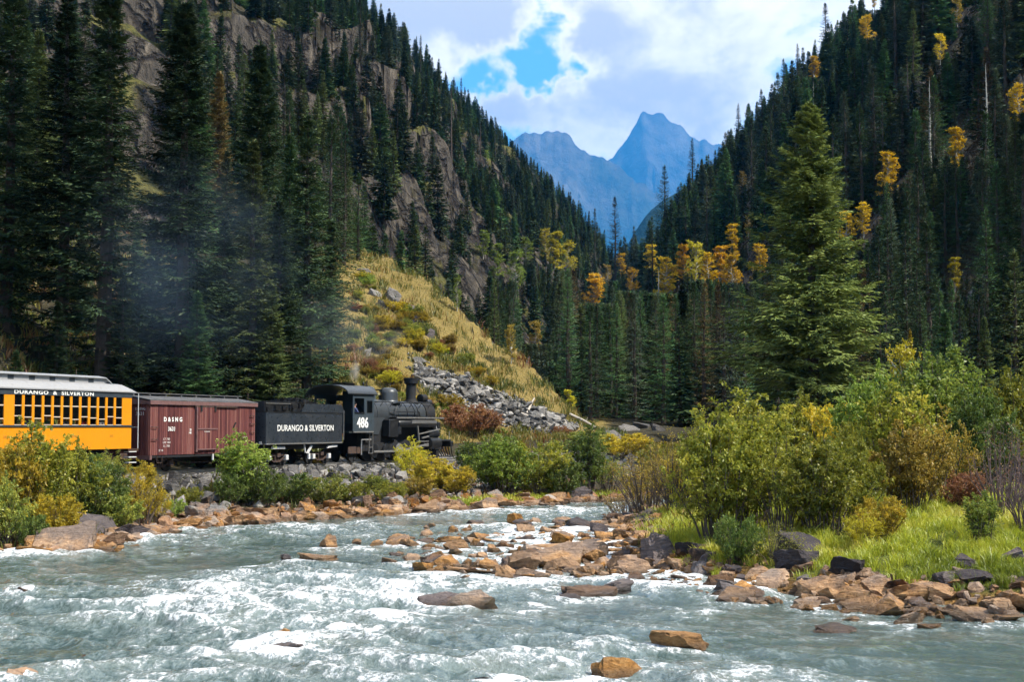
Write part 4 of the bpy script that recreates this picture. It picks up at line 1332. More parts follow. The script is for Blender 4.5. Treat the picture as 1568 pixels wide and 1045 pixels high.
# ---------------------------------------------------------------- railway
iron = paint('engine_black', (0.012, 0.013, 0.015), 0.42, 0.0, 0.3, 2.0, (0.05, 0.045, 0.04), 0.35)
jacket = paint('boiler_grey', (0.055, 0.062, 0.068), 0.38, 0.2, 0.2, 2.5, (0.02, 0.02, 0.02), 0.5)
tender_p = paint('tender_slate', (0.026, 0.032, 0.040), 0.35, 0.0, 0.3, 1.2, (0.07, 0.062, 0.055), 0.4)
cab_p = paint('cab_slate', (0.045, 0.060, 0.072), 0.36, 0.0, 0.15, 1.5, (0.02, 0.02, 0.02), 0.3)
soot = paint('soot', (0.008, 0.008, 0.009), 0.8, var=0.4)
white_p = paint('white_lettering', (0.80, 0.79, 0.74), 0.6, var=0.10, scale=6)
steel_p = paint('worn_steel', (0.42, 0.41, 0.39), 0.42, 0.75, 0.25, 5, (0.10, 0.07, 0.05), 0.5)
silver_p = paint('silver_paint', (0.62, 0.62, 0.60), 0.5, 0.0, 0.15, 5, (0.2, 0.17, 0.14), 0.5)
rust_p = paint('rusty_iron', (0.07, 0.042, 0.03), 0.85, 0.1, 0.4, 5)
yellow_p = paint('coach_yellow', (0.72, 0.255, 0.003), 0.5, 0.0, 0.07, 1.6, (0.42, 0.19, 0.02), 0.35)
roof_w = paint('coach_roof', (0.29, 0.29, 0.29), 0.65, 0.0, 0.10, 3.0, (0.17, 0.16, 0.15), 0.6, bump=0.2)
letterb = paint('letterboard', (0.035, 0.045, 0.055), 0.5, 0.0, 0.2, 3)
dark_in = paint('coach_interior', (0.06, 0.028, 0.014), 0.7, 0.0, 0.3, 3)
seat_p = paint('seat_cloth', (0.10, 0.02, 0.02), 0.8, 0.0, 0.2, 3)
pale_p = paint('sash_paint', (0.62, 0.50, 0.38), 0.5, 0.0, 0.1, 3)
roofing = paint('boxcar_roofing', (0.085, 0.085, 0.088), 0.8, 0.0, 0.3, 4, (0.16, 0.13, 0.12), 0.4, bump=0.3)
fascia_p = paint('boxcar_fascia', (0.15, 0.075, 0.068), 0.8, 0.0, 0.3, 6)
faded_p = paint('faded_lettering', (0.34, 0.16, 0.02), 0.7, 0.0, 0.2, 8)
dim_white = paint('dusty_lettering', (0.50, 0.44, 0.40), 0.7, 0.0, 0.3, 12)
m_glass, t = mat('window_glass')
finish(t, t.n('ShaderNodeBsdfPrincipled', ins={'Base Color': (0.02, 0.025, 0.028), 'Roughness': 0.05, 'Transmission Weight': 0.85, 'IOR': 1.1}))
coal_p = paint('coal', (0.012, 0.012, 0.013), 0.35, 0.0, 0.3, 5)

# weathered red-brown boards: every plank its own tone
m_board, t = mat('boxcar_boards')
rnd = t.n('ShaderNodeObjectInfo').outputs['Random']
co = t.n('ShaderNodeTexCoord').outputs['Object']
st = t.n('ShaderNodeMapping', ins={'Vector': t.n('ShaderNodeVectorMath', operation='ADD', ins={0: co, 1: t.n('ShaderNodeCombineXYZ', ins={0: t.m('MULTIPLY', rnd, 37.0)}).outputs[0]}).outputs[0], 'Scale': (22, 22, 1.2)})
g1_ = t.noise(st.outputs[0], 1.0, 6, 0.65)
f_ = t.m('ADD', t.m('MULTIPLY', rnd, 0.45), t.m('MULTIPLY', g1_, 0.75))
c = t.ramp(f_, [(0.25, (0.038, 0.011, 0.012)), (0.45, (0.098, 0.028, 0.027)), (0.65, (0.150, 0.048, 0.042)), (0.85, (0.21, 0.09, 0.072))])
bp = t.n('ShaderNodeBump', ins={'Strength': 0.4, 'Distance': 0.01, 'Height': g1_})
finish(t, t.n('ShaderNodeBsdfPrincipled', ins={'Base Color': c, 'Roughness': 0.8, 'Specular IOR Level': 0.25, 'Normal': bp.outputs[0]}))


def text(body, name, mt, parent, loc, size, rot=(math.pi / 2, 0, 0), sx=1.0, bold=0.0, depth=0.004, space=1.0):
    cu = bpy.data.curves.new(name, 'FONT')
    cu.body = body; cu.size = size; cu.align_x = 'CENTER'; cu.align_y = 'CENTER'
    cu.offset = bold; cu.extrude = depth; cu.space_character = space; cu.resolution_u = 3
    tmp = bpy.data.objects.new(name, cu)
    me = tmp.to_mesh().copy()
    tmp.to_mesh_clear()
    bpy.data.objects.remove(tmp); bpy.data.curves.remove(cu)
    me.materials.clear(); me.materials.append(mt)
    o = link(name, me, parent)
    o.location = loc; o.rotation_euler = rot; o.scale = (sx, 1, 1)
    return o


def vehicle(name, s, label, cat, half=None):
    """root on the rail head at distance s, facing along the track; long vehicles lie on the chord"""
    if half is None:
        p, a = track(s)
    else:
        p0, _ = track(s); p1, _ = track(s + half)
        d = p1 - p0
        p, a = p0, math.atan2(d[0], d[1])
    o = empty(name, (p[0], p[1], RAIL_Z), math.pi / 2 - a)
    return tag(o, label, cat, 'steam train on the riverside track')


def wheel(parent, x, y, r, spokes=0, w=0.11, mt=None):
    mb = MB()
    mb.lathe([(r + 0.03, -w / 2 - 0.03), (r + 0.03, -w / 2), (r, -w / 2), (r, w / 2), (r * 0.86, w / 2), (r * 0.84, w * 0.2), (r * 0.25, w * 0.2), (r * 0.22, w * 0.7), (0.02, w * 0.7)], (x, y, r), 'y', 22)
    o = mb.build('wheel', mt or soot, parent, 35)
    return o


def truck(parent, x, y=0.0, wb=1.5, r=0.36, journal=None):
    """four-wheel bogie with arch-bar sides"""
    fr = MB()
    for sg in (-1, 1):
        yy = sg * 0.78
        fr.box(x - wb / 2 - 0.2, x + wb / 2 + 0.2, yy - 0.05, yy + 0.05, 0.52, 0.60)
        fr.bar((x - wb / 2 - 0.1, yy, 0.52), (x - 0.3, yy, 0.22), 0.07); fr.bar((x + wb / 2 + 0.1, yy, 0.52), (x + 0.3, yy, 0.22), 0.07)
        fr.bar((x - 0.35, yy, 0.22), (x + 0.35, yy, 0.22), 0.08)
        for k in (-0.16, 0.0, 0.16):
            fr.tube([(x + k, yy, 0.24), (x + k, yy, 0.54)], 0.06, 6)
    fr.box(x - 0.16, x + 0.16, -0.95, 0.95, 0.46, 0.66)
    o = fr.build('truck_frame', rust_p, parent)
    for dx in (-wb / 2, wb / 2):
        for sg in (-1, 1):
            wh = wheel(o, x + dx, sg * 0.55, r)
            jb = MB().box(x + dx - 0.13, x + dx + 0.13, sg * 0.84 - 0.1, sg * 0.84 + 0.1, r - 0.12, r + 0.16)
            jb.build('journal_box', journal or rust_p, o, bevel=0.02)
        MB().tube([(x + dx, -0.7, r), (x + dx, 0.7, r)], 0.06, 8).build('axle', rust_p, o)
    return o


def coupler(parent, x, sg):
    mb = MB().box(min(x, x + sg * 0.55), max(x, x + sg * 0.55), -0.09, 0.09, 0.62, 0.80)
    mb.box(min(x + sg * 0.4, x + sg * 0.68), max(x + sg * 0.4, x + sg * 0.68), -0.15, 0.15, 0.58, 0.86)
    return mb.build('coupler', rust_p, parent, bevel=0.02)


# --- track: rails and sleepers
tr_o = empty('railway_track', (*track(0)[0], RAIL_Z - 0.25))
tag(tr_o, 'narrow gauge railway track of two rails on timber sleepers beside the river', 'track')
inv = Matrix.Translation(-Vector(tr_o.location))
for sg in (-1, 1):
    mb = MB()
    prof = [(-0.06, -0.16), (0.06, -0.16), (0.06, -0.145), (0.012, -0.12), (0.012, -0.045), (0.032, -0.035), (0.032, 0.0), (-0.032, 0.0), (-0.032, -0.035), (-0.012, -0.045), (-0.012, -0.12), (-0.06, -0.145)]
    ring = []
    ss = list(np.arange(-60, 12, 6.0)) + list(np.arange(12, 60, 1.5)) + [60, 74]
    for s in ss:
        p, a = track(s)
        n_ = np.array([math.cos(a), -math.sin(a)])
        for (q, z) in prof:
            w = p + n_ * (sg * 0.52 + q)
            ring.append((w[0] - tr_o.location.x, w[1] - tr_o.location.y, RAIL_Z + z - tr_o.location.z))
    k = len(prof)
    fs = [(i * k + j, i * k + (j + 1) % k, (i + 1) * k + (j + 1) % k, (i + 1) * k + j) for i in range(len(ss) - 1) for j in range(k)]
    mb.add(ring, fs)
    mb.build('rail', steel_p, tr_o)
tie_m = MB().box(-0.11, 0.11, -1.05, 1.05, -0.17, 0.0).mesh('sleeper', bevel=0.01)
tie_m.materials.append(paint('sleeper_timber', (0.085, 0.068, 0.055), 0.9, 0, 0.35, 5, bump=0.4))
for i, s in enumerate(np.arange(-24, 72, 0.56)):
    p, a = track(s)
    o = link('sleeper', tie_m, tr_o)
    o.location = (p[0] - tr_o.location.x, p[1] - tr_o.location.y, RAIL_Z - 0.165 - tr_o.location.z)
    o.rotation_euler = (0, 0, math.pi / 2 - a + random.uniform(-0.03, 0.03))

# --- yellow passenger coach
co_ = vehicle('passenger_coach', -14.9, 'yellow wooden passenger coach with white clerestory roof', 'train car')
CL = 13.5
W2 = 1.25
zb, zbelt, zwt, zle = 1.10, 2.06, 3.35, 3.58
pitch = 0.597
w_end = CL - 0.70            # right edge of the last window
wx = [w_end - 0.44 - k * pitch for k in range(12)]           # left edges, right to left
wx2 = [wx[-1] - 1.05 - k * pitch for k in range(4)]
for sg in (-1, 1):
    y0, y1 = sorted((sg * W2, sg * (W2 - 0.06)))
    MB().box(0, CL, y0, y1, zb, zbelt).build('lower_panel', yellow_p, co_, bevel=0.008)
    MB().box(0, CL, *sorted((sg * (W2 + 0.045), sg * (W2 - 0.05))), zbelt + 0.002, zbelt + 0.075).build('belt_rail', letterb, co_, bevel=0.008)
    MB().box(-0.02, CL + 0.02, *sorted((sg * (W2 + 0.012), sg * (W2 - 0.05))), zwt, zle).build('letterboard', letterb, co_)
    edges = sorted(wx + wx2)
    cur = 0.0
    for e in edges:
        if e - cur > 0.01:
            MB().box(cur, e, y0, y1, zbelt + 0.077, zwt - 0.002).build('window_post', yellow_p, co_, bevel=0.006)
        cur = e + 0.44
    MB().box(cur, CL, y0, y1, zbelt + 0.077, zwt - 0.002).build('window_post', yellow_p, co_, bevel=0.006)
    for k, e in enumerate(edges):
        yy = sg * (W2 - 0.045)
        wn = MB()
        wn.box(e, e + 0.44, yy - 0.02, yy + 0.02, zbelt + 0.078, zbelt + 0.105)
        wn.box(e, e + 0.44, yy - 0.022, yy + 0.022, 2.90, 2.945)
        lift = 2.36 + 0.16 * ((k * 37) % 10) / 10 if sg < 0 else 2.4
        wn.box(e, e + 0.44, yy - 0.03, yy + 0.01, lift, lift + 0.04)
        w_o = wn.build('window', pale_p, co_)
        MB().box(e + 0.01, e + 0.43, yy - 0.004, yy + 0.004, 2.946, zwt - 0.004).build('pane', m_glass, w_o)
        MB().box(e + 0.01, e + 0.43, yy - 0.006, yy + 0.002, lift + 0.041, 2.899).build('pane', m_glass, w_o)
MB().box(0.02, CL - 0.02, -W2 + 0.07, W2 - 0.07, zb, zb + 0.1).build('floor', dark_in, co_)
for x in (0.0, CL - 0.06):
    mb = MB()
    mb.box(x, x + 0.06, -W2 + 0.065, -0.4, zb + 0.1, zle); mb.box(x, x + 0.06, 0.4, W2 - 0.065, zb + 0.1, zle); mb.box(x, x + 0.06, -0.4, 0.4, 3.1, zle)
    mb.build('end_wall', paint('end_red', (0.05, 0.015, 0.012), 0.6), co_)
# roof: lower deck, clerestory with vents, cap
pr_ = [(-W2 - 0.07, zle), (-W2 - 0.07, zle + 0.05), (-W2 + 0.10, zle + 0.22), (-0.85, zle + 0.36), (-0.70, zle + 0.38), (0.70, zle + 0.38), (0.85, zle + 0.36), (W2 - 0.10, zle + 0.22), (W2 + 0.07, zle + 0.05), (W2 + 0.07, zle)]
rf = MB().prism(pr_, -0.1, CL - 0.35, 'x')
for k in range(5):           # bull-nosed end over the platform
    a0_, a1_ = k / 5, (k + 1) / 5
    for (fa_, fb_) in ((a0_, a1_),):
        dz0, dz1 = -0.30 * a0_ ** 2, -0.30 * a1_ ** 2
        x0, x1 = CL - 0.35 + 0.75 * a0_, CL - 0.35 + 0.75 * a1_
        A_pts = [(x0 + 0.001, y, max(zle, z + dz0 * (z - zle) / 0.38)) for y, z in pr_]; B_pts = [(x1, y, max(zle, z + dz1 * (z - zle) / 0.38)) for y, z in pr_]
        n = len(pr_)
        rf.add(A_pts + B_pts, [tuple(range(n)), tuple(range(2 * n - 1, n - 1, -1))] + [(i, (i + 1) % n, (i + 1) % n + n, i + n) for i in range(n)])
roof_o = rf.build('roof', roof_w, co_, 30)
cz = zle + 0.36
MB().box(0.0, CL - 1.05, -0.68, 0.68, cz, cz + 0.24).build('clerestory', roof_w, co_)
for k in range(9):
    x = CL - 2.35 - k * 1.28
    for sg in (-1, 1):
        MB().box(x, x + 0.36, *sorted((sg * 0.685, sg * 0.655)), cz + 0.04, cz + 0.215).build('roof_vent', letterb, co_)
cp = [(-0.80, cz + 0.24), (-0.80, cz + 0.28), (-0.4, cz + 0.35), (0.4, cz + 0.35), (0.80, cz + 0.28), (0.80, cz + 0.24)]
cpm = MB().prism(cp, -0.05, CL - 1.25, 'x')
n = len(cp)
A_pts = [(CL - 1.249, y, z) for y, z in cp]; B_pts = [(CL - 0.80, y, z - 0.26) for y, z in cp]
cpm.add(A_pts + B_pts, [tuple(range(n)), tuple(range(2 * n - 1, n - 1, -1))] + [(i, (i + 1) % n, (i + 1) % n + n, i + n) for i in range(n)])
cpm.build('roof_cap', paint('roof_grey', (0.30, 0.31, 0.32), 0.6, 0, 0.2), co_)
MB().tube([(CL - 1.9, 0.3, cz + 0.33), (CL - 1.9, 0.3, cz + 0.62)], 0.02, 6).build('vent_pipe', rust_p, co_)
text('DURANGO  &  SILVERTON', 'lettering', white_p, co_, (CL - 5.25, -W2 - 0.014, zwt + 0.105), 0.215, sx=1.75, bold=0.006, space=1.15)
text('TACOMA', 'lettering', faded_p, co_, (CL - 4.05, -W2 - 0.002, 1.66), 0.15, sx=1.2, bold=0.002)
text('333', 'lettering', faded_p, co_, (CL - 1.45, -W2 - 0.002, 1.66), 0.15, sx=1.2, bold=0.002)
text('333', 'lettering', faded_p, co_, (CL - 8.2, -W2 - 0.002, 1.66), 0.15, sx=1.2, bold=0.002)
# end platform, railings, steps
pf = MB().box(CL, CL + 0.75, -1.1, 1.1, zb - 0.12, zb)
pf.build('platform', dark_in, co_)
rl = MB()
for y in (-1.1, -0.45, 0.45, 1.1):
    rl.tube([(CL + 0.70, y, zb), (CL + 0.70, y, zle - 0.02 if abs(y) > 1 else zb + 0.95)], 0.022, 6)
rl.tube([(CL + 0.70, -1.1, zb + 0.95), (CL + 0.70, -0.45, zb + 0.95)], 0.02, 6); rl.tube([(CL + 0.70, 0.45, zb + 0.95), (CL + 0.70, 1.1, zb + 0.95)], 0.02, 6)
rl.build('railing', silver_p, co_, 40)
for sg in (-1, 1):
    st_ = MB()
    for k in range(3):
        st_.box(CL + 0.05, CL + 0.62, *sorted((sg * 1.1, sg * (1.1 - 0.26))), zb - 0.38 - 0.24 * k + 0.22, zb - 0.34 - 0.24 * k + 0.22)
    st_.build('steps', silver_p, co_)
for k in range(10):
    x = 0.9 + k * 1.19
    for sg in (-1, 1):
        s_o = MB().box(x, x + 0.45, *sorted((sg * 0.32, sg * 1.12)), zb + 0.1, zb + 0.52).box(x - 0.08, x + 0.04, *sorted((sg * 0.32, sg * 1.12)), zb + 0.521, zb + 1.08)
        s_o.build('seat', seat_p, co_, bevel=0.03)
un = MB().box(1.0, CL - 1.0, -0.5, 0.5, 0.62, zb - 0.001).bar((2.2, -0.9, 0.98), (4.5, -0.9, 0.55), 0.04).bar((4.5, -0.9, 0.55), (9.0, -0.9, 0.55), 0.04).bar((9.0, -0.9, 0.55), (11.3, -0.9, 0.98), 0.04)
un.build('underframe', soot, co_)
truck(co_, 2.0, wb=1.6, journal=silver_p); truck(co_, CL - 1.7, wb=1.6, journal=silver_p)
coupler(co_, CL + 0.6, 1)

# --- red boxcar
bx = vehicle('boxcar', 0.0, 'weathered red-brown boxcar with vertical boards and white lettering', 'train car')
BL, BW, bz0, bz1 = 9.14, 1.25, 0.77, 3.10
inner = MB().box(0.05, BL - 0.05, -BW + 0.05, BW - 0.05, bz0 + 0.05, bz1)
inner.build('body_core', dark_in, bx)
pw = 0.148
pl_m = MB().box(0.0, pw - 0.010, -0.028, 0.028, 0, bz1 - bz0).mesh('plank', bevel=0.006); pl_m.materials.append(m_board)
npl = int(BL / pw)
for sg in (-1, 1):
    for k in range(npl):
        o = link('plank', pl_m, bx)
        o.location = (0.01 + k * (BL / npl), sg * (BW - 0.02) + random.uniform(-0.006, 0.006), bz0)
nend = int(2 * BW / pw) - 1
for x in (0.02, BL - 0.02):
    for k in range(nend):
        o = link('plank', pl_m, bx)
        o.location = (x, -BW + 0.06 + (k + 0.0) * pw, bz0); o.rotation_euler = (0, 0, math.pi / 2)
# sliding door, proud of the side
dx0, dx1 = 3.72, 5.42
door = MB().box(dx0, dx1, -BW - 0.065, -BW - 0.034, bz0 + 0.14, bz1 - 0.10).build('door', m_board, bx)
for k in range(11):
    o = link('plank', pl_m, door)
    o.location = (dx0 + 0.03 + k * 0.15, -BW - 0.075, bz0 + 0.16); o.scale = (1, 1, 0.885)
MB().box(dx0 - 0.02, dx1 + 0.02, -BW - 0.135, -BW - 0.106, 1.93, 2.0).box(dx0 - 0.02, dx1 - 0.1, -BW - 0.135, -BW - 0.106, 0.96, 1.02).build('door_bar', fascia_p, door)
MB().box(dx0 - 0.10, dx0 - 0.01, -BW - 0.12, -BW - 0.011, bz0 + 0.1, bz1 - 0.05).build('door_post', fascia_p, bx)
MB().box(dx0 - 0.2, dx1 + 1.9, -BW - 0.10, -BW - 0.03, bz1 - 0.085, bz1 - 0.03).build('door_rail', rust_p, bx)
for x in (dx0 + 0.28, dx1 - 0.2):
    MB().box(x - 0.06, x + 0.06, -BW - 0.15, -BW - 0.102, bz1 - 0.30, bz1 - 0.03).build('door_hanger', soot, door)
for sg in (-1, 1):
    MB().box(-0.12, BL + 0.12, *sorted((sg * (BW + 0.005), sg * (BW + 0.105))), bz1 - 0.02 if sg > 0 else bz1 - 0.02, bz1 + 0.16).build('fascia', fascia_p, bx, bevel=0.01)
# roof of cross boards, laid in strips
rise = 0.34
for k in range(13):
    x0 = -0.14 + k * (BL + 0.28) / 13; x1 = x0 + (BL + 0.28) / 13 - 0.012
    for sg in (-1, 1):
        dz = 0.006 * (k % 2)
        poly = [(sg * (BW + 0.10), bz1 + 0.165 + dz), (sg * (BW + 0.10), bz1 + 0.205 + dz), (0, bz1 + rise + 0.10 + dz), (0, bz1 + rise + 0.05 + dz)]
        MB().prism(poly, x0, x1, 'x').build('roof_board', roofing, bx)
MB().prism([(-BW, bz1), (BW, bz1), (BW, bz1 + 0.15), (0, bz1 + rise), (-BW, bz1 + 0.15)], -0.1, BL + 0.1, 'x').build('roof_frame', fascia_p, bx)
wkp = MB().box(-0.30, BL + 0.30, -0.30, -0.11, bz1 + rise + 0.16, bz1 + rise + 0.20).box(-0.30, BL + 0.30, -0.095, 0.095, bz1 + rise + 0.16, bz1 + rise + 0.20).box(-0.30, BL + 0.30, 0.11, 0.30, bz1 + rise + 0.16, bz1 + rise + 0.20)
for k in range(8):
    wkp.box(k * 1.28 + 0.05, k * 1.28 + 0.15, -0.28, 0.28, bz1 + rise + 0.06, bz1 + rise + 0.158)
wkp.build('running_board', roofing, bx)
for (x, zs) in ((BL - 0.55, (1.35, 1.78, 2.2, 2.62)), (0.08, (1.5, 2.05))):
    for z in zs:
        MB().tube([(x, -BW - 0.02, z), (x, -BW - 0.09, z), (x + 0.42, -BW - 0.09, z), (x + 0.42, -BW - 0.02, z)], 0.018, 5).build('grab_iron', rust_p, bx)
MB().bar((7.0, -BW - 0.05, 2.02), (7.22, -BW - 0.05, 2.28), 0.05).build('lever', soot, bx)
MB().tube([(BL + 0.2, -0.7, 0.9), (BL + 0.2, -0.7, bz1 + 0.7)], 0.025, 6).build('brake_staff', rust_p, bx)
for x in (0.0, BL - 0.16):
    MB().box(x, x + 0.16, -BW - 0.012, BW + 0.012, bz0 - 0.20, bz0 - 0.003).build('end_sill', fascia_p, bx)
MB().box(0.17, BL - 0.17, -BW + 0.02, BW - 0.02, bz0 - 0.12, bz0 - 0.004).box(0.17, BL - 0.17, -0.25, 0.25, 0.42, bz0 - 0.125).build('underframe', soot, bx)
ub = MB()
for y in (-0.95, 0.95):
    ub.bar((1.8, y, 0.62), (3.4, y, 0.36), 0.03); ub.bar((3.4, y, 0.36), (5.8, y, 0.36), 0.03); ub.bar((5.8, y, 0.36), (7.4, y, 0.62), 0.03)
ub.build('truss_rod', rust_p, bx)
MB().tube([(0.55, -BW - 0.01, bz0 - 0.02), (0.55, -BW - 0.01, 0.42), (0.95, -BW - 0.01, 0.42), (0.95, -BW - 0.01, bz0 - 0.02)], 0.02, 5).build('stirrup', rust_p, bx)
MB().box(5.2, 5.3, -BW - 0.01, -BW + 0.05, 0.45, bz0 - 0.005).build('bracket', silver_p, bx)
truck(bx, 1.5); truck(bx, BL - 1.5)
coupler(bx, 0.0, -1); coupler(bx, BL, 1)
ty_ = -BW - 0.016
text('D & S N G', 'lettering', white_p, bx, (1.80, ty_, 2.40), 0.275, sx=1.12, bold=0.010, space=1.1)
text('3631', 'lettering', white_p, bx, (1.70, ty_, 1.96), 0.27, sx=1.0, bold=0.006, space=1.15)
text('LT 780', 'lettering', dim_white, bx, (1.30, ty_, 1.50), 0.13, sx=1.2, bold=0.004, space=1.2)
text('LW 780', 'lettering', dim_white, bx, (1.30, ty_, 1.34), 0.13, sx=1.2, bold=0.004, space=1.2)
text('LL 780', 'lettering', dim_white, bx, (1.30, ty_, 1.18), 0.13, sx=1.2, bold=0.004, space=1.2)
text('22  90', 'lettering', dim_white, bx, (0.85, ty_, 0.98), 0.11, sx=1.2, bold=0.003)
text('33', 'lettering', white_p, bx, (3.25, ty_, 1.92), 0.15, bold=0.004); text('1-82', 'lettering', white_p, bx, (3.22, ty_, 1.78), 0.12, bold=0.004)
text('D&SNG', 'lettering', dim_white, bx, (6.65 + 1.5, ty_, 1.52), 0.12, bold=0.002)
text('D&SNG', 'lettering', dim_white, bx, (-0.012, 0.62, 2.80), 0.16, (math.pi / 2, 0, -math.pi / 2), sx=1.1, bold=0.003)
text('3631', 'lettering', dim_white, bx, (-0.012, 0.62, 2.60), 0.20, (math.pi / 2, 0, -math.pi / 2), sx=1.2, bold=0.003)
text('3631', 'lettering', dim_white, bx, (-0.012, -0.72, 2.66), 0.22, (math.pi / 2, 0, -math.pi / 2), sx=1.1, bold=0.003)
text('D&SNG', 'lettering', dim_white, bx, (-0.012, -0.72, 2.88), 0.15, (math.pi / 2, 0, -math.pi / 2), sx=1.1, bold=0.003)
text('HAZARDOUS', 'lettering', dim_white, door, (4.55, -BW - 0.108, 1.83), 0.08, bold=0.002)

# --- tender
td = vehicle('tender', 10.35, 'black steam engine tender with white lettering and a heap of coal', 'train car', 8.3)
TLn, TW = 8.25, 1.27
ob = [(0, -TW + 0.22), (0.04, -TW + 0.08), (0.14, -TW + 0.015), (0.26, -TW), (TLn - 0.2, -TW), (TLn, -TW + 0.12), (TLn, TW - 0.12), (TLn - 0.2, TW), (0.26, TW), (0.14, TW - 0.015), (0.04, TW - 0.08), (0, TW - 0.22)]
MB().prism(ob, 1.20, 2.80, 'z').build('tank', tender_p, td, 40)
rim = [(x * 0.995 + 0.02, y * 1.012) for x, y in ob]
MB().prism(rim, 2.801, 2.86, 'z').build('tank_rim', iron, td, 40)
MB().prism(rim, 1.13, 1.199, 'z').build('bottom_rim', fascia_p if False else steel_p, td, 40)
for sg in (-1, 1):
    yy = sorted((sg * TW, sg * (TW - 0.04)))
    MB().prism([(3.55, 2.862), (3.95, 3.32), (TLn - 0.35, 3.32), (TLn - 0.1, 3.12), (TLn - 0.1, 2.862)], yy[0], yy[1], 'y').build('bunker_side', tender_p, td)
    yy = sorted((sg * 0.95, sg * 0.90))
    MB().prism([(0.35, 2.862), (0.35, 3.42), (3.3, 3.42), (4.1, 3.05), (4.1, 2.862)], yy[0], yy[1], 'y').build('coal_board', iron, td)
    MB().bar((0.35, sg * 0.98, 3.30), (2.95, sg * 0.98, 3.30), 0.03, 0.035).bar((2.95, sg * 0.98, 3.30), (2.82, sg * 0.98, 2.95), 0.03, 0.035).build('stiffener', steel_p, td)
    MB().tube([(TLn + 0.05, sg * (TW - 0.05), 1.3), (TLn + 0.05, sg * (TW - 0.05), 3.0), (TLn - 0.1, sg * (TW - 0.05), 3.08)], 0.022, 6).build('handrail', steel_p, td)
MB().box(0.30, 0.34, -0.9, 0.9, 2.862, 3.42).build('coal_board', iron, td)
MB().box(0.5, 1.3, -0.4, 0.4, 2.862, 2.98).lathe([(0.28, 0), (0.28, 0.12), (0.05, 0.16)], (0.75, 0, 2.98), 'z', 12).build('water_hatch', iron, td, 40)
# coal heap as one lumpy part made of real lumps
rg = np.random.default_rng(5)
cm = MB()
for k in range(420):
    x, y = rg.uniform(0.5, TLn - 0.4), rg.uniform(-0.95, 0.95)
    top = 3.02 + 0.55 * math.exp(-((x - 4.6) / 1.9) ** 2) * (1 - 0.5 * y * y)
    s_ = rg.uniform(0.06, 0.17)
    z = top - rg.uniform(0, 0.05)
    P8 = [(x + s_ * a * rg.uniform(.6, 1.1), y + s_ * b * rg.uniform(.6, 1.1), z + s_ * c_ * rg.uniform(.6, 1.1)) for a in (-1, 1) for b in (-1, 1) for c_ in (-1, 1)]
    cm.add(P8, [(0, 1, 3, 2), (4, 6, 7, 5), (0, 4, 5, 1), (2, 3, 7, 6), (0, 2, 6, 4), (1, 5, 7, 3)])
cm.prism([(0.36, 2.863), (TLn - 0.3, 2.863), (TLn - 0.6, 3.05), (4.6, 3.48), (2.0, 3.15), (0.4, 3.0)], -0.88, 0.88, 'y')
tag(cm.build('coal', coal_p, td), kind='stuff')
MB().box(0.2, TLn - 0.1, -0.9, 0.9, 0.85, 1.128).build('underframe', soot, td)
truck(td, 1.75, wb=1.75, r=0.40, journal=silver_p); truck(td, TLn - 1.9, wb=1.75, r=0.40, journal=silver_p)
MB().box(0.85, 2.1, -1.12, -1.0, 0.88, 1.02).build('footboard', silver_p, td, bevel=0.02)
MB().prism([(6.6, 0.86), (7.7, 0.92), (7.7, 1.04), (6.8, 1.02)], -1.16, -1.0, 'y').build('toolbox', silver_p, td, bevel=0.02)
MB().prism([(4.3, 0.62), (4.55, 0.62), (4.95, 1.02), (4.8, 1.06)], -1.14, -1.08, 'y').bar((4.2, -1.1, 0.65), (4.1, -1.1, 1.12), 0.06).box(4.5, 4.68, -1.15, -1.06, 0.3, 0.61).build('step_hanger', silver_p, td)
coupler(td, 0.0, -1)
text('DURANGO & SILVERTON', 'lettering', white_p, td, (4.02, -TW - 0.006, 1.98), 0.46, sx=1.13, bold=0.005, space=1.03)
MB().box(-0.03, -0.005, -0.95, -0.8, 1.15, 1.3).build('step', silver_p, td)

# --- locomotive
lo = vehicle('steam_locomotive', 19.55, 'black steam locomotive with grey boiler and tall stack, number 486 on its cab', 'locomotive', 12.4)
CW = 1.38
# cab
cside = paint('cab_inside', (0.012, 0.016, 0.016), 0.7)
for sg in (-1, 1):
    yy = sorted((sg * CW, sg * (CW - 0.045)))
    sd = MB()
    sd.box(0.0, 2.15, *yy, 1.80, 2.86)                     # below the window
    sd.box(0.0, 0.16, *yy, 2.862, 3.95); sd.box(1.15, 1.42, *yy, 2.862, 3.95); sd.box(1.98, 2.15, *yy, 2.862, 3.95)
    sd.box(0.162, 1.148, *yy, 3.72, 3.95); sd.box(1.422, 1.978, *yy, 3.60, 3.95)
    sd.build('cab_side', cab_p, lo)
    wn = MB().box(1.42, 1.45, yy[0] - 0.01, yy[1] + 0.01, 2.86, 3.6).box(1.95, 1.98, yy[0] - 0.01, yy[1] + 0.01, 2.86, 3.6).box(1.45, 1.95, yy[0] - 0.01, yy[1] + 0.01, 2.86, 2.90).box(1.45, 1.95, yy[0] - 0.01, yy[1] + 0.01, 3.56, 3.6).build('cab_window', iron, lo)
    MB().box(1.45, 1.95, sg * (CW - 0.03) - 0.004, sg * (CW - 0.03) + 0.004, 2.90, 3.56).build('pane', m_glass, wn)
    MB().box(0.16, 1.15, *sorted((sg * (CW + 0.06), sg * (CW - 0.09))), 2.863, 2.90).build('arm_rest', iron, lo)
    MB().box(0.05, 2.10, *sorted((sg * (CW + 0.02), sg * (CW - 0.02))), 1.72, 1.797).build('cab_sill', steel_p, lo)
fw = MB().box(2.10, 2.148, -CW + 0.05, -0.85, 1.8, 2.9).box(2.10, 2.148, 0.85, CW - 0.05, 1.8, 2.9).box(2.10, 2.148, -0.85, 0.85, 1.8, 4.2)
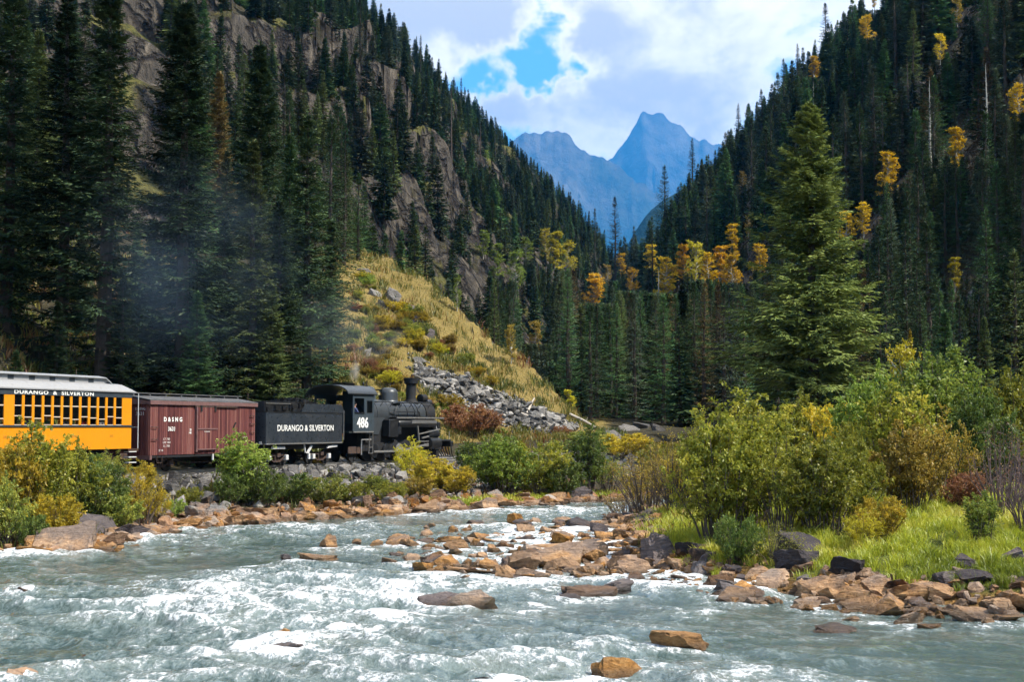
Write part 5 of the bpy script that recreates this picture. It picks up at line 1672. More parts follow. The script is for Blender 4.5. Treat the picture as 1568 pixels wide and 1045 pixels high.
fw.box(2.10, 2.148, -CW + 0.05, -0.852, 3.6, 3.95).box(2.10, 2.148, 0.852, CW - 0.05, 3.6, 3.95).build('cab_front', cside, lo)
MB().box(-0.3, 2.1, -CW + 0.06, CW - 0.06, 1.70, 1.80).build('cab_floor', cside, lo)
arc = [(CW * 1.10 * math.sin(a), 3.86 + 0.66 * math.cos(a) ** 0.8) for a in np.linspace(-1.45, 1.45, 17)]
arc2 = [(y * 0.975, z - 0.05) for y, z in arc][::-1]
MB().prism(arc + arc2, -0.65, 2.32, 'x').build('cab_roof', jacket, lo, 30)
MB().box(0.5, 1.5, -0.45, 0.45, 4.50, 4.60).box(0.42, 1.58, -0.52, 0.52, 4.602, 4.64).build('roof_hatch', iron, lo)
MB().lathe([(0.62, 0), (0.62, 0.3)], (1.78, 0, 2.85), 'x', 18).build('backhead', cside, lo, 40)
# boiler
bz = 2.86
bl = MB().lathe([(0.5, 2.15), (0.86, 2.151), (0.88, 4.2), (0.80, 5.6), (0.78, 8.9), (0.60, 8.95)], (0, 0, bz), 'x', 30).build('boiler', jacket, lo, 30)
for x in (3.3, 4.6, 5.7, 6.7, 7.55, 7.95):
    r_ = 0.885 if x < 4.2 else 0.88 - 0.08 * min(1, (x - 4.2) / 1.4) + 0.005
    MB().lathe([(r_ - 0.03, -0.035), (r_ + 0.012, -0.03), (r_ + 0.012, 0.03), (r_ - 0.03, 0.035)], (x, 0, bz), 'x', 30).build('boiler_band', iron if x > 6 else jacket, bl, 40)
MB().lathe([(0.5, 8.96), (0.80, 8.961), (0.82, 10.0), (0.74, 10.12), (0.45, 10.2), (0.1, 10.24)], (0, 0, bz), 'x', 28).build('smokebox', soot, lo, 30)
MB().lathe([(0.40, 10.2), (0.36, 10.30), (0.06, 10.34)], (0, 0, bz), 'x', 18).build('smokebox_door', iron, lo, 30)
fb = MB().prism([(2.16, 1.6), (2.16, 2.5), (4.1, 2.5), (3.5, 1.6)], -0.8, 0.8, 'y').build('firebox', jacket, lo)
MB().prism([(2.16, 1.75), (2.16, 2.62), (3.75, 2.62), (2.6, 1.75)], -CW + 0.25, -0.81, 'y').build('firebox_side', jacket, lo)

def dome(x, r, z0, h, nm, mt):
    return MB().lathe([(r * 1.35, z0), (r * 1.05, z0 + 0.12), (r, z0 + 0.22), (r, z0 + h * 0.62), (r * 0.93, z0 + h * 0.8), (r * 0.72, z0 + h * 0.93), (r * 0.3, z0 + h), (0.02, z0 + h)], (x, 0, 0), 'z', 22).build(nm, mt, lo, 40)


dome(3.55, 0.46, 3.56, 0.95, 'steam_dome', cab_p)
MB().lathe([(0.70, -0.62), (0.70, 0.62), ], (5.75, 0, 3.2), 'x', 4)
sd_ = dome(5.75, 0.60, 3.50, 0.98, 'sand_dome', jacket)
MB().tube([(3.25, -0.12, 4.3), (3.25, -0.12, 4.85)], 0.035, 6).tube([(3.45, 0.1, 4.4), (3.45, 0.1, 4.8)], 0.03, 6).tube([(2.75, -0.2, 3.6), (2.75, -0.2, 4.6)], 0.03, 6).lathe([(0.05, 0), (0.07, 0.12), (0.02, 0.2)], (2.75, -0.2, 4.55), 'z', 8).build('whistle', iron, lo, 40)
MB().lathe([(0.10, 0), (0.17, 0.02), (0.14, 0.16), (0.05, 0.22)], (4.65, 0, 3.98), 'z', 14).build('bell', paint('brass', (0.55, 0.42, 0.18), 0.3, 0.9), lo, 40)
MB().bar((4.65, -0.25, 3.7), (4.65, -0.25, 4.3), 0.05).bar((4.65, 0.25, 3.7), (4.65, 0.25, 4.3), 0.05).bar((4.65, -0.3, 4.3), (4.65, 0.3, 4.3), 0.05).bar((4.4, 0, 4.34), (5.0, 0, 4.34), 0.03).build('bell_stand', iron, lo)
MB().lathe([(0.52, 3.55), (0.36, 3.72), (0.31, 3.85), (0.31, 4.72), (0.43, 4.80), (0.45, 5.08), (0.47, 5.14), (0.42, 5.15), (0.30, 5.10), (0.26, 4.6), (0.02, 4.6)], (8.35, 0, 0), 'z', 24).build('stack', soot, lo, 35)
MB().lathe([(0.20, -0.30), (0.26, -0.28), (0.26, 0.28), (0.20, 0.30)], (9.55, -0.1, 3.88), 'x', 14).box(9.35, 9.75, -0.2, 0.05, 3.6, 3.7).build('dynamo', soot, lo, 40)
hl_ = MB().lathe([(0.05, -0.3), (0.24, -0.28), (0.25, 0.1), (0.26, 0.2)], (10.35, 0, 3.55), 'x', 16).build('headlight', iron, lo, 40)
MB().lathe([(0.21, 0), (0.20, 0.02), (0.02, 0.05)], (10.55, 0, 3.55), 'x', 16).build('lens', m_glass, hl_, 40)
# handrail along the boiler
for sg in (-1, 1):
    yh = sg * 0.80
    hr_ = MB().tube([(2.2, yh, 3.56), (9.5, yh * 0.96, 3.56), (9.9, yh * 0.92, 3.50), (10.15, yh * 0.8, 3.3), (10.2, yh * 0.75, 2.95)], 0.028, 6)
    for k in range(7):
        x = 2.9 + k * 1.1
        hr_.tube([(x, yh * 0.96, 3.56), (x - 0.28, yh * 0.93, 3.26)], 0.022, 5)
    hr_.build('handrail', iron, lo, 40)
    # running board, pipes, air tank, pump, ladder
    ys = lambda a, b: sorted((sg * a, sg * b))
    MB().box(4.6, 10.1, *ys(0.86, 1.36), 2.56, 2.64).build('running_board', iron, lo)
    MB().box(4.62, 10.12, *ys(1.361, 1.385), 2.57, 2.655).build('board_edge', steel_p, lo)
    tk = MB().lathe([(0.02, 5.0), (0.20, 5.02), (0.25, 5.1), (0.25, 9.3), (0.20, 9.38), (0.02, 9.4)], (0, sg * 1.12, 2.26), 'x', 14).build('air_tank', iron, lo, 35)
    for z in (2.44, 2.36, 2.28):
        MB().tube([(6.3, sg * 1.39, z), (9.2, sg * 1.39, z)], 0.022, 6).build('pipe', steel_p, lo, 40)
    MB().tube([(4.6, sg * 0.9, 2.9), (5.1, sg * 0.98, 2.98), (7.8, sg * 0.95, 2.98), (8.0, sg * 0.9, 2.7)], 0.03, 6).tube([(5.0, sg * 0.98, 2.65), (5.1, sg * 0.98, 3.1), (5.4, sg * 0.9, 3.35)], 0.03, 6).build('pipe', iron, lo, 40)
    MB().box(3.9, 4.9, *ys(0.75, 1.32), 1.45, 2.50).lathe([(0.25, 0), (0.25, 0.5)], (5.2, sg * 1.05, 1.6), 'z', 12).build('air_pump', iron, lo, bevel=0.03)
    # drivers and rods
    MB().box(1.6, 10.4, *ys(0.86, 0.96), 0.62, 1.12).build('engine_frame', soot, lo)
    for k, x in enumerate((2.6, 4.0, 5.4, 6.8)):
        wheel(lo, x, sg * 0.60, 0.63)
        MB().lathe([(0.40, -0.06), (0.42, 0), (0.40, 0.06), (0.05, 0.09)], (x, sg * 1.06, 0.63), 'y', 18).box(x - 0.1, x + 0.1, *ys(1.02, 1.12), 0.25, 0.63).build('counterweight', iron if k != 2 else steel_p, lo, 35)
    MB().box(2.5, 6.9, *ys(1.14, 1.19), 0.52, 0.64).build('side_rod', steel_p, lo, bevel=0.01)
    MB().bar((5.4, sg * 1.22, 0.60), (8.5, sg * 1.22, 0.98), 0.05, 0.12).build('main_rod', steel_p, lo)
    MB().bar((7.2, sg * 1.18, 1.15), (8.6, sg * 1.18, 1.15), 0.10, 0.06).bar((7.2, sg * 1.18, 0.86), (8.6, sg * 1.18, 0.86), 0.10, 0.06).build('crosshead_guide', steel_p, lo)
    MB().bar((7.2, sg * 1.30, 1.60), (9.7, sg * 1.30, 1.90), 0.07).bar((7.6, sg * 1.30, 1.36), (8.4, sg * 1.30, 1.46), 0.09).bar((7.1, sg * 1.28, 2.2), (7.3, sg * 1.28, 1.2), 0.08).build('valve_gear', steel_p, lo)
    MB().lathe([(0.30, 8.55), (0.36, 8.57), (0.36, 9.75), (0.30, 9.77), (0.08, 9.80)], (0, sg * 1.12, 1.02), 'x', 18).lathe([(0.20, 8.5), (0.24, 8.52), (0.24, 9.8), (0.1, 9.83)], (0, sg * 1.05, 1.62), 'x', 14).build('cylinder', iron, lo, 35)
    MB().tube([(9.3, sg * 0.8, 2.4), (9.6, sg * 1.0, 1.8), (9.75, sg * 1.02, 1.35)], 0.16, 10).build('steam_pipe', iron, lo, 40)
    wheel(lo, 10.3, sg * 0.58, 0.36)
    MB().bar((2.0, sg * 1.2, 1.7), (1.9, sg * 1.2, 0.5), 0.04).bar((2.3, sg * 1.2, 1.7), (2.3, sg * 1.2, 0.5), 0.04).bar((1.85, sg * 1.2, 0.5), (2.35, sg * 1.2, 0.5), 0.04).bar((1.88, sg * 1.2, 0.85), (2.33, sg * 1.2, 0.85), 0.04).build('cab_steps', steel_p, lo)
    wheel(lo, 1.0, sg * 0.58, 0.36)
    MB().box(0.3, 1.6, *ys(0.78, 0.86), 0.5, 0.9).build('trailing_frame', rust_p, lo)
    MB().tube([(1.2, sg * 1.15, 0.42), (1.2, sg * 1.15, 1.3), (2.2, sg * 1.15, 1.3)], 0.05, 6).build('injector_pipe', steel_p, lo, 40)
MB().box(1.7, 10.0, -0.50, 0.50, 0.45, 2.25).box(2.2, 4.6, -0.75, 0.75, 0.9, 2.3).build('underframe_fill', soot, lo)  # ash pan and frame boxes added to darken the sunlit gaps below the boiler
MB().box(10.2, 10.5, -0.9, 0.9, 1.85, 2.35).build('front_pump', iron, lo, bevel=0.04)
MB().box(10.0, 11.4, -1.15, 1.15, 1.12, 1.24).box(11.2, 11.5, -1.25, 1.25, 0.78, 1.118).build('pilot_deck', iron, lo, bevel=0.02)
pil = MB()
for k in range(11):
    y = -1.1 + k * 0.22
    pil.bar((11.45, y, 0.78), (12.15 - 0.30 * abs(y), y * 0.9, 0.14), 0.06)
pil.box(11.55, 11.8, -1.15, 1.15, 0.10, 0.16)
pil.build('pilot', iron, lo)
coupler(lo, 11.5, 1)
MB().tube([(10.05, -0.9, 1.25), (10.1, -0.85, 1.9), (10.15, -0.7, 2.4)], 0.035, 6).tube([(11.3, -1.05, 1.2), (11.3, -1.05, 1.75)], 0.025, 6).build('front_rail', steel_p, lo, 40)
text('486', 'lettering', white_p, lo, (0.98, -CW - 0.008, 2.27), 0.82, sx=0.95, bold=0.022)
# ---------------------------------------------------------------- stones
def rock_mesh(seed, n=15, bevel=0.0, flat=0.0, rough=0.0):
    rg = np.random.default_rng(seed)
    p = rg.uniform(-1, 1, (n, 3))
    p /= (np.abs(p) ** 3.2).sum(1, keepdims=True) ** (1 / 3.2)
    p *= rg.uniform(0.82, 1.0, (n, 1))
    if flat:
        p[:, 2] = np.clip(p[:, 2], -1, flat)
    sh = rg.normal(0, 0.22, 2)
    p[:, 0] += sh[0] * p[:, 2]; p[:, 1] += sh[1] * p[:, 2]
    bm = bmesh.new()
    for q in p:
        bm.verts.new(q)
    r = bmesh.ops.convex_hull(bm, input=bm.verts)
    bmesh.ops.delete(bm, geom=list({g for g in r['geom_interior'] + r['geom_unused'] if isinstance(g, bmesh.types.BMVert)}), context='VERTS')
    bmesh.ops.dissolve_limit(bm, angle_limit=0.18, verts=bm.verts, edges=bm.edges)
    if rough:
        bmesh.ops.triangulate(bm, faces=bm.faces)
        bmesh.ops.subdivide_edges(bm, edges=bm.edges, cuts=3, use_grid_fill=True)
        for v in bm.verts:
            k = v.co
            v.co += Vector((rg.normal(), rg.normal(), rg.normal())) * rough * 0.42 + k.normalized() * rough * (math.sin(k.z * 9 + k.x * 4) + 0.7 * math.sin(k.y * 13 - k.z * 5 + seed))
    if bevel:
        bmesh.ops.bevel(bm, geom=[e for e in bm.edges if e.is_manifold], offset=bevel, segments=1, affect='EDGES', clamp_overlap=True)
    bmesh.ops.recalc_face_normals(bm, faces=bm.faces)
    me = bpy.data.meshes.new('stone'); bm.to_mesh(me); bm.free()
    if rough:
        me.polygons.foreach_set('use_smooth', [True] * len(me.polygons)); me.set_sharp_from_angle(angle=R(32))
    return me


def stone_mat(name, lo, mid, hi, stain, wet=True, zs=(0.15, 0.75)):
    m_, t = mat(name)
    g = t.n('ShaderNodeNewGeometry')
    P_ = g.outputs['Position']
    rnd = t.n('ShaderNodeObjectInfo').outputs['Random']
    ob = t.n('ShaderNodeTexCoord').outputs['Object']
    sh = t.n('ShaderNodeVectorMath', operation='ADD', ins={0: P_, 1: t.n('ShaderNodeCombineXYZ', ins={0: t.m('MULTIPLY', rnd, 50.0)}).outputs[0]}).outputs[0]
    strat = t.n('ShaderNodeMapping', ins={'Vector': sh, 'Rotation': (0.3, 0.5, 0.2), 'Scale': (1.2, 1.2, 6.0)}).outputs[0]
    n1 = t.noise(strat, 1.6, 6, 0.62, 0.5); n2 = t.noise(sh, 9.0, 6, 0.68); n3 = t.noise(sh, 2.0, 4, 0.6)
    f = t.m('ADD', t.m('MULTIPLY', rnd, 0.35), t.m('ADD', t.m('MULTIPLY', n1, 0.35), t.m('MULTIPLY', n2, 0.35)))
    c = t.ramp(f, [(0.3, lo), (0.52, mid), (0.78, hi)])
    z = t.n('ShaderNodeSeparateXYZ', ins={0: P_}).outputs[2]
    r2 = t.m('FRACT', t.m('MULTIPLY', rnd, 7.31))
    if stain:
        zz = t.m('ADD', z, t.m('ADD', t.m('MULTIPLY', t.m('SUBTRACT', n3, 0.5), 1.5), t.m('MULTIPLY', t.m('SUBTRACT', rnd, 0.5), 0.7)))
        c = t.mix(t.step(zz, zs[0], zs[1], 0.9, 0.0), c, t.ramp(t.m('ADD', t.m('MULTIPLY', n2, 0.6), t.m('MULTIPLY', n1, 0.4)), [(0.3, (stain[0] * 0.18, stain[1] * 0.16, stain[2] * 0.18)), (0.5, stain), (0.72, (min(1, stain[0] * 1.6), stain[1] * 1.9, stain[2] * 2.4))]))
    c = t.n('ShaderNodeHueSaturation', ins={'Hue': 0.5, 'Saturation': t.m('ADD', 0.8, t.m('MULTIPLY', r2, 0.4)), 'Value': t.m('ADD', 0.6, t.m('MULTIPLY', rnd, 0.75)), 'Color': c}).outputs[0]
    rough = 0.85
    if wet:
        w_ = t.step(t.m('ADD', z, t.m('MULTIPLY', t.m('SUBTRACT', n3, 0.5), 0.12)), 0.08, 0.22, 1.0, 0.0)
        c = t.mix(t.m('MULTIPLY', w_, 0.62), c, (0.02, 0.016, 0.012))
        rough = t.step(w_, 0, 1, 0.85, 0.2)
    hh = t.m('ADD', t.m('MULTIPLY', n1, 0.7), t.m('MULTIPLY', n2, 0.4))
    bp = t.n('ShaderNodeBump', ins={'Strength': 1.0, 'Distance': 0.16, 'Height': hh})
    finish(t, t.n('ShaderNodeBsdfPrincipled', ins={'Base Color': c, 'Roughness': rough, 'Specular IOR Level': 0.3, 'Normal': bp.outputs[0]}))
    return m_


st_river = stone_mat('river_stone', (0.05, 0.036, 0.030), (0.13, 0.088, 0.066), (0.28, 0.20, 0.14), (0.40, 0.215, 0.088))
st_grey = stone_mat('grey_stone', (0.045, 0.042, 0.040), (0.13, 0.12, 0.11), (0.28, 0.26, 0.23), (0.28, 0.135, 0.052), zs=(0.35, 0.85))
st_dark = stone_mat('dark_stone', (0.022, 0.019, 0.022), (0.055, 0.046, 0.048), (0.14, 0.115, 0.105), (0.20, 0.105, 0.05), zs=(0.0, 0.35))
st_talus = stone_mat('talus_stone', (0.05, 0.048, 0.047), (0.145, 0.138, 0.128), (0.33, 0.31, 0.28), None, wet=False)
ROCK_HI = [rock_mesh(100 + i, 13 + i % 5, 0.0, 0.0, 0.05) for i in range(9)]
ROCK_LO = [rock_mesh(200 + i, 12 + i % 4, 0.0) for i in range(8)]
SLAB = [rock_mesh(300 + i, 14, 0.0, 0.55, 0.045) for i in range(3)]


def stone(name, me, loc, dims, rz, tilt, mt, label, group, cat='rock'):
    o = bpy.data.objects.new(name, me)
    COL.objects.link(o)
    if not me.materials:
        me.materials.append(st_river)
    o.material_slots[0].link = 'OBJECT'; o.material_slots[0].material = mt
    o.location = loc; o.rotation_euler = (tilt[0], tilt[1], rz); o.scale = (dims[0] / 2, dims[1] / 2, dims[2] / 2)
    return tag(o, label, cat, group)


def water_pt(px, py):
    r = pix_dir(px, py)
    k = -CAM_H / r.z
    return r.x * k, r.y * k


# stones picked out one by one: px, py of the waterline, width px, height px, material, label
WR = [
 (500, 842, 30, 24, 'r', 'small pointed rock at the upstream left end of the midstream rocks'),
 (546, 838, 18, 13, 'r', 'tiny rock right of the small pointed midstream rock'),
 (606, 838, 46, 16, 'r', 'ridged tan rock in midstream left of the flat tan slabs'),
 (576, 838, 22, 10, 'r', 'low tan rock touching the ridged tan rock'),
 (650, 835, 22, 11, 'd', 'small dark brown rock beside the ridged tan rock'),
 (684, 834, 44, 15, 'r', 'flat-topped tan rock in midstream'),
 (700, 846, 38, 20, 'r', 'pale pyramid rock in front of the flat-topped tan rock'),
 (733, 829, 44, 17, 'r', 'low peaked tan rock behind the pale pyramid rock'),
 (768, 831, 30, 7, 's', 'thin flat tan slab just above the water'),
 (486, 858, 64, 13, 's', 'long low tan rock in midstream at left'),
 (436, 862, 20, 14, 'd', 'small black rock left of the long low tan rock'),
 (596, 863, 28, 9, 'r', 'small low brown rock in front of the ridged rock'),
 (630, 862, 34, 13, 'r', 'rounded orange rock in front of the ridged rock'),
 (648, 876, 32, 18, 'r', 'little wedge rock with a sunlit face'),
 (730, 859, 26, 13, 'r', 'white and pink little pyramid rock'),
 (755, 864, 30, 7, 'd', 'flat dark wet rock beside the white pyramid rock'),
 (654, 850, 22, 6, 'd', 'flat dark rock under the flat-topped tan rock'),
 (716, 884, 86, 16, 's', 'long orange slab lying at the water edge of the bar'),
 (766, 884, 30, 18, 'r', 'brown block between the orange slab and the big square boulder'),
 (804, 884, 58, 42, 'r', 'big square tan boulder in the middle of the river'),
 (858, 868, 84, 34, 'r', 'large pale boulder with an overhang and deep shadow'),
 (862, 846, 110, 22, 's', 'long sloping slab lying on the overhanging boulder'),
 (905, 864, 50, 40, 'r', 'pale block right of the overhanging boulder'),
 (950, 878, 52, 34, 'r', 'orange blocky boulder right of the pale block'),
 (806, 820, 34, 18, 'r', 'brown rock at the back of the gravel bar'),
 (838, 820, 32, 16, 'r', 'squat tan rock in the middle of the back row'),
 (800, 831, 36, 14, 'r', 'rounded orange rock in front of the back row'),
 (895, 815, 70, 22, 'd', 'dark purplish ledge at the back of the gravel bar'),
 (915, 822, 38, 22, 'd', 'black hollow rock at the right end of the back row'),
 (862, 824, 26, 14, 'r', 'tan block between squat rock and dark ledge'),
 (1012, 862, 58, 42, 'd', 'dark fluted boulder with white streaks on the bar'),
 (1062, 850, 50, 22, 'd', 'grey streaked boulder behind the fluted one'),
 (1086, 862, 60, 24, 'd', 'tilted grey striped slab beside the fluted boulder'),
 (1078, 880, 46, 16, 'r', 'orange rock under the tilted striped slab'),
 (1030, 886, 36, 14, 'r', 'tan rock under the fluted boulder'),
 (985, 884, 40, 16, 'r', 'low tan rock left of the fluted boulder'),
 (1145, 862, 40, 22, 'd', 'dark grey triangular rock at the grass edge'),
 (516, 894, 40, 9, 'd', 'low black rock in the rapids upstream of the double rock'),
 (668, 934, 74, 24, 'd', 'brown left half of the double rock in the rapids'),
 (722, 934, 84, 30, 'r', 'tan right half of the double rock in the rapids'),
 (900, 918, 88, 24, 'd', 'layered dark rock in the rapids below the bar'),
 (938, 908, 66, 20, 'd', 'brown rock behind the layered dark rock'),
 (876, 922, 40, 12, 'd', 'low wet black rock left of the layered rock'),
 (1120, 914, 56, 26, 'd', 'rounded dark red-brown rock standing clear in the water'),
 (433, 1008, 78, 30, 'd', 'wet broad rock with foam at the lower left'),
 (438, 990, 40, 26, 'r', 'tan block on top of the wet broad rock'),
 (390, 997, 40, 8, 'd', 'low black rock left of the wet broad rock'),
 (1036, 1000, 88, 42, 'r', 'large wedge-shaped pale brown rock in the lower rapids'),
 (946, 1046, 84, 32, 'r', 'flat brown rock cut by the bottom edge'),
 (770, 1052, 80, 16, 'd', 'submerged dark rock at the bottom edge'),
 (34, 1050, 56, 28, 'r', 'tan rock in the bottom left corner'),
 (32, 914, 20, 16, 'd', 'small black rock at the left edge of the rapids'),
 (624, 959, 52, 12, 'd', 'double black wet rock in the rapids'),
 (530, 963, 18, 12, 'd', 'little black tooth of rock in the rapids'),
 (125, 1010, 20, 7, 'd', 'small wet rock at the lower left'),
 (190, 1006, 24, 7, 'd', 'low wet rock right of the small lower left one'),
 (1240, 932, 46, 18, 'r', 'smooth orange rock in the shallows'),
 (1308, 928, 56, 30, 'r', 'sunlit orange wedge at the right shore'),
 (1258, 916, 70, 34, 'r', 'broad tan boulder behind the smooth orange rock'),
 (1395, 922, 78, 36, 'r', 'big sharp orange boulder at the right shore'),
 (1350, 912, 50, 28, 'r', 'tan block left of the big sharp orange boulder'),
 (1440, 918, 46, 24, 'r', 'brown rock right of the big sharp orange boulder'),
 (1395, 956, 40, 22, 'r', 'isolated tan rock off the right shore'),
 (1425, 962, 44, 11, 's', 'flat rock joined to the isolated tan rock'),
 (1530, 938, 50, 22, 'r', 'orange rock near the right edge'),
 (1545, 954, 50, 14, 's', 'flat tan rock near the right edge'),
 (1518, 958, 26, 10, 'r', 'little tan rock left of the flat one at the right edge'),
 (1225, 874, 66, 38, 'd', 'black angular boulder in front of the tall dark block'),
 (1232, 856, 82, 44, 'd', 'tall dark block with lit top at the grass edge'),
 (1298, 884, 56, 34, 'd', 'dark tilted wedge in the grass right of the tall block'),
 (1320, 886, 30, 16, 'd', 'grey shard leaning on the dark tilted wedge'),
 (1486, 872, 34, 26, 'd', 'small dark cube-like rock in the right grass'),
 (1556, 862, 44, 24, 'd', 'brown boulder in the grass at the right edge'),
 (1492, 898, 66, 26, 'd', 'grey slab at the foot of the right grass'),
 (1190, 900, 60, 26, 'r', 'pale tan rock at the foot of the black boulder'),
 (1160, 890, 44, 20, 'r', 'tan rock left of the pale one at the boulder foot'),
 (1280, 966, 60, 8, 'd', 'submerged brown slab in the calm water'),
 (1302, 952, 30, 8, 'r', 'tiny tan rock in the calm water'),
 (110, 846, 120, 50, 'r', 'large layered orange boulder on the left shore'),
 (128, 818, 78, 42, 'd', 'dark pointed boulder on top of the orange shore boulder'),
 (182, 832, 66, 32, 'd', 'dark brown block right of the pointed shore boulder'),
 (60, 846, 56, 26, 'r', 'orange rock at the left shore under the bushes'),
 (225, 828, 34, 18, 'r', 'flat orange rock at the end of the left shore boulders'),
 (300, 802, 40, 30, 'g', 'upright pinkish block on the left shore'),
 (328, 800, 46, 26, 'g', 'grey split block right of the upright pinkish one'),
 (396, 797, 56, 24, 'r', 'rounded orange boulder at the left waterline'),
 (470, 792, 30, 26, 'r', 'upright orange stone at the left waterline'),
 (600, 782, 50, 22, 'g', 'pointed grey-brown slab on the left shore'),
 (655, 786, 50, 22, 'r', 'big orange shore rock below the yellow bushes'),
 (690, 782, 42, 24, 'r', 'pale wedge at the waterline below the yellow bushes'),
 (740, 783, 46, 22, 'r', 'rounded tan boulder on the far shore below the green bushes'),
 (800, 772, 40, 16, 'r', 'orange rock on the far shore below the green bushes'),
 (850, 771, 36, 18, 'r', 'brown rock at the far bend of the river'),
 (890, 768, 40, 22, 'd', 'dark rock at the far bend under the dark bush'),
]
rg = np.random.default_rng(17)
MM = {'r': st_river, 'd': st_dark, 'g': st_grey, 's': st_river}
for k, (px, py, w, h, mk, lb) in enumerate(WR):
    x, y = water_pt(px, min(py, 1060))
    if py > 1045:
        x, y = water_pt(px, py)
    w_m, h_m = w / F_PX * y, h / F_PX * y
    zg = float(H(np.array([x]), np.array([y]))[0])
    base = 0.0 if zg < 0.05 else zg
    if base > 0.05:            # on land: slide back along the view line until it meets the ground
        x, y, base = ground_at(px, py, 0.0, 20.0, 130.0)
        w_m, h_m = w / F_PX * y, h / F_PX * y
    sink = 0.35 * h_m + 0.12
    dep = w_m * rg.uniform(0.65, 0.95)
    me_ = SLAB[k % 3] if mk == 's' else ROCK_HI[k % 9]
    stone('boulder', me_, (x, y + dep * 0.3, base + (h_m - sink) / 2), (w_m * 1.12, dep * 1.1, (h_m + sink) * 1.04), rg.uniform(-0.4, 0.4) + (math.pi if k % 2 else 0), (rg.normal(0, 0.08), rg.normal(0, 0.08)), MM[mk], lb, 'rocks in and beside the river')
    if base < 0.3:
        ROCKS_W.append((x, y + dep * 0.3, max(w_m * 0.5, 0.15)))

# the bar of stones running from midstream to the right bank
bar = [(600, 812), (780, 800), (940, 800), (975, 880), (860, 892), (700, 892), (600, 866)]
nb_ = 0
BARX = [640, 680, 720, 760, 800, 840, 880, 920]
BARM = ['by the ridged rock', 'by the flat-topped rock', 'by the pale pyramid', 'by the orange slab', 'left of the square boulder', 'by the square boulder', 'by the overhanging boulder', 'by the pale block', 'by the orange block']
while nb_ < 110:
    px, py = rg.uniform(590, 980), rg.uniform(800, 892)
    if not in_poly(np.array([px]), np.array([py]), bar)[0] or rg.random() > 0.25 + 0.75 * (px - 590) / 390:
        continue
    x, y = water_pt(px, py)
    s_ = rg.uniform(0.25, 0.7) * (1.3 if px > 780 else 1.0)
    hh_ = s_ * rg.uniform(0.35, 0.7)
    row = 'back' if py < 825 else 'middle' if py < 855 else 'front'
    lb = '%s tan stone of the midstream bar, %s row, %s' % ('larger' if s_ > 0.5 else 'small', row, BARM[int(np.searchsorted(BARX, px))])
    stone('bar_stone', ROCK_HI[nb_ % 9] if s_ > 0.5 else ROCK_LO[nb_ % 8], (x, y, hh_ * 0.18), (s_ * rg.uniform(1.0, 1.6), s_ * rg.uniform(0.8, 1.1), hh_ * 1.3), rg.uniform(0, 6.28), (rg.normal(0, 0.12), rg.normal(0, 0.12)), st_river if rg.random() < 0.8 else st_dark, lb, lb.replace('stone', 'stones', 1))
    if s_ > 0.4:
        ROCKS_W.append((x, y, s_ * 0.5))
    nb_ += 1


# loose stones along both banks
def bank_pts(line, n, lo, hi, pxlo, pxhi):
    P = np.array(line, float)
    seg = np.linalg.norm(np.diff(P, axis=0), axis=1); cum = np.concatenate([[0], np.cumsum(seg)])
    out = []
    while len(out) < n:
        s = rg.uniform(0, cum[-1])
        i = min(np.searchsorted(cum, s) - 1, len(seg) - 1); i = max(i, 0)
        f = (s - cum[i]) / seg[i]
        p = P[i] * (1 - f) + P[i + 1] * f
        e = (P[i + 1] - P[i]) / seg[i]
        nrm = np.array([-e[1], e[0]])
        d = rg.uniform(lo, hi)
        q = p + nrm * d
        px = CX + F_PX * q[0] / q[1]
        if pxlo < px < pxhi and q[1] < 100:
            out.append((q[0], q[1], d))
    return out


BMARK_X = [50, 100, 150, 200, 240, 280, 320, 360, 410, 460, 510, 560, 610, 660, 710, 760, 820, 880]
BMARK = ['at the left edge', 'under the tallest olive bush', 'under the coach lettering', 'under the coach end', 'under the boxcar corner', 'under the boxcar number', 'under the boxcar door', 'left of pale bush', 'under the boxcar end',
         'under the tender rear', 'under the tender lettering', 'under the cab', 'under the boiler', 'under the cylinders', 'under the engine front', 'right of the engine', 'under the large green bush', 'under the rounded bush', 'at the far bend']


def bmark(px):
    return BMARK[int(np.searchsorted(BMARK_X, px))]


stones = []
for (x, y, d) in bank_pts(LEFT_BANK, 520, -0.5, 1.0, -60, 960):
    stones.append((x, y, rg.uniform(0.35, 1.0) * (1.15 if d < 0.3 else 0.9), 'w'))
TRS = np.arange(-14, 64, 0.25)
TRP = np.array([track(q)[0] for q in TRS]); TRA = np.array([track(q)[1] for q in TRS])


def beside(n, s0, s1, o0, o1):
    s = rg.uniform(s0, s1, n); off = rg.uniform(o0, o1, n)
    a = np.interp(s, TRS, TRA)
    return np.interp(s, TRS, TRP[:, 0]) + off * np.cos(a), np.interp(s, TRS, TRP[:, 1]) - off * np.sin(a), off, s


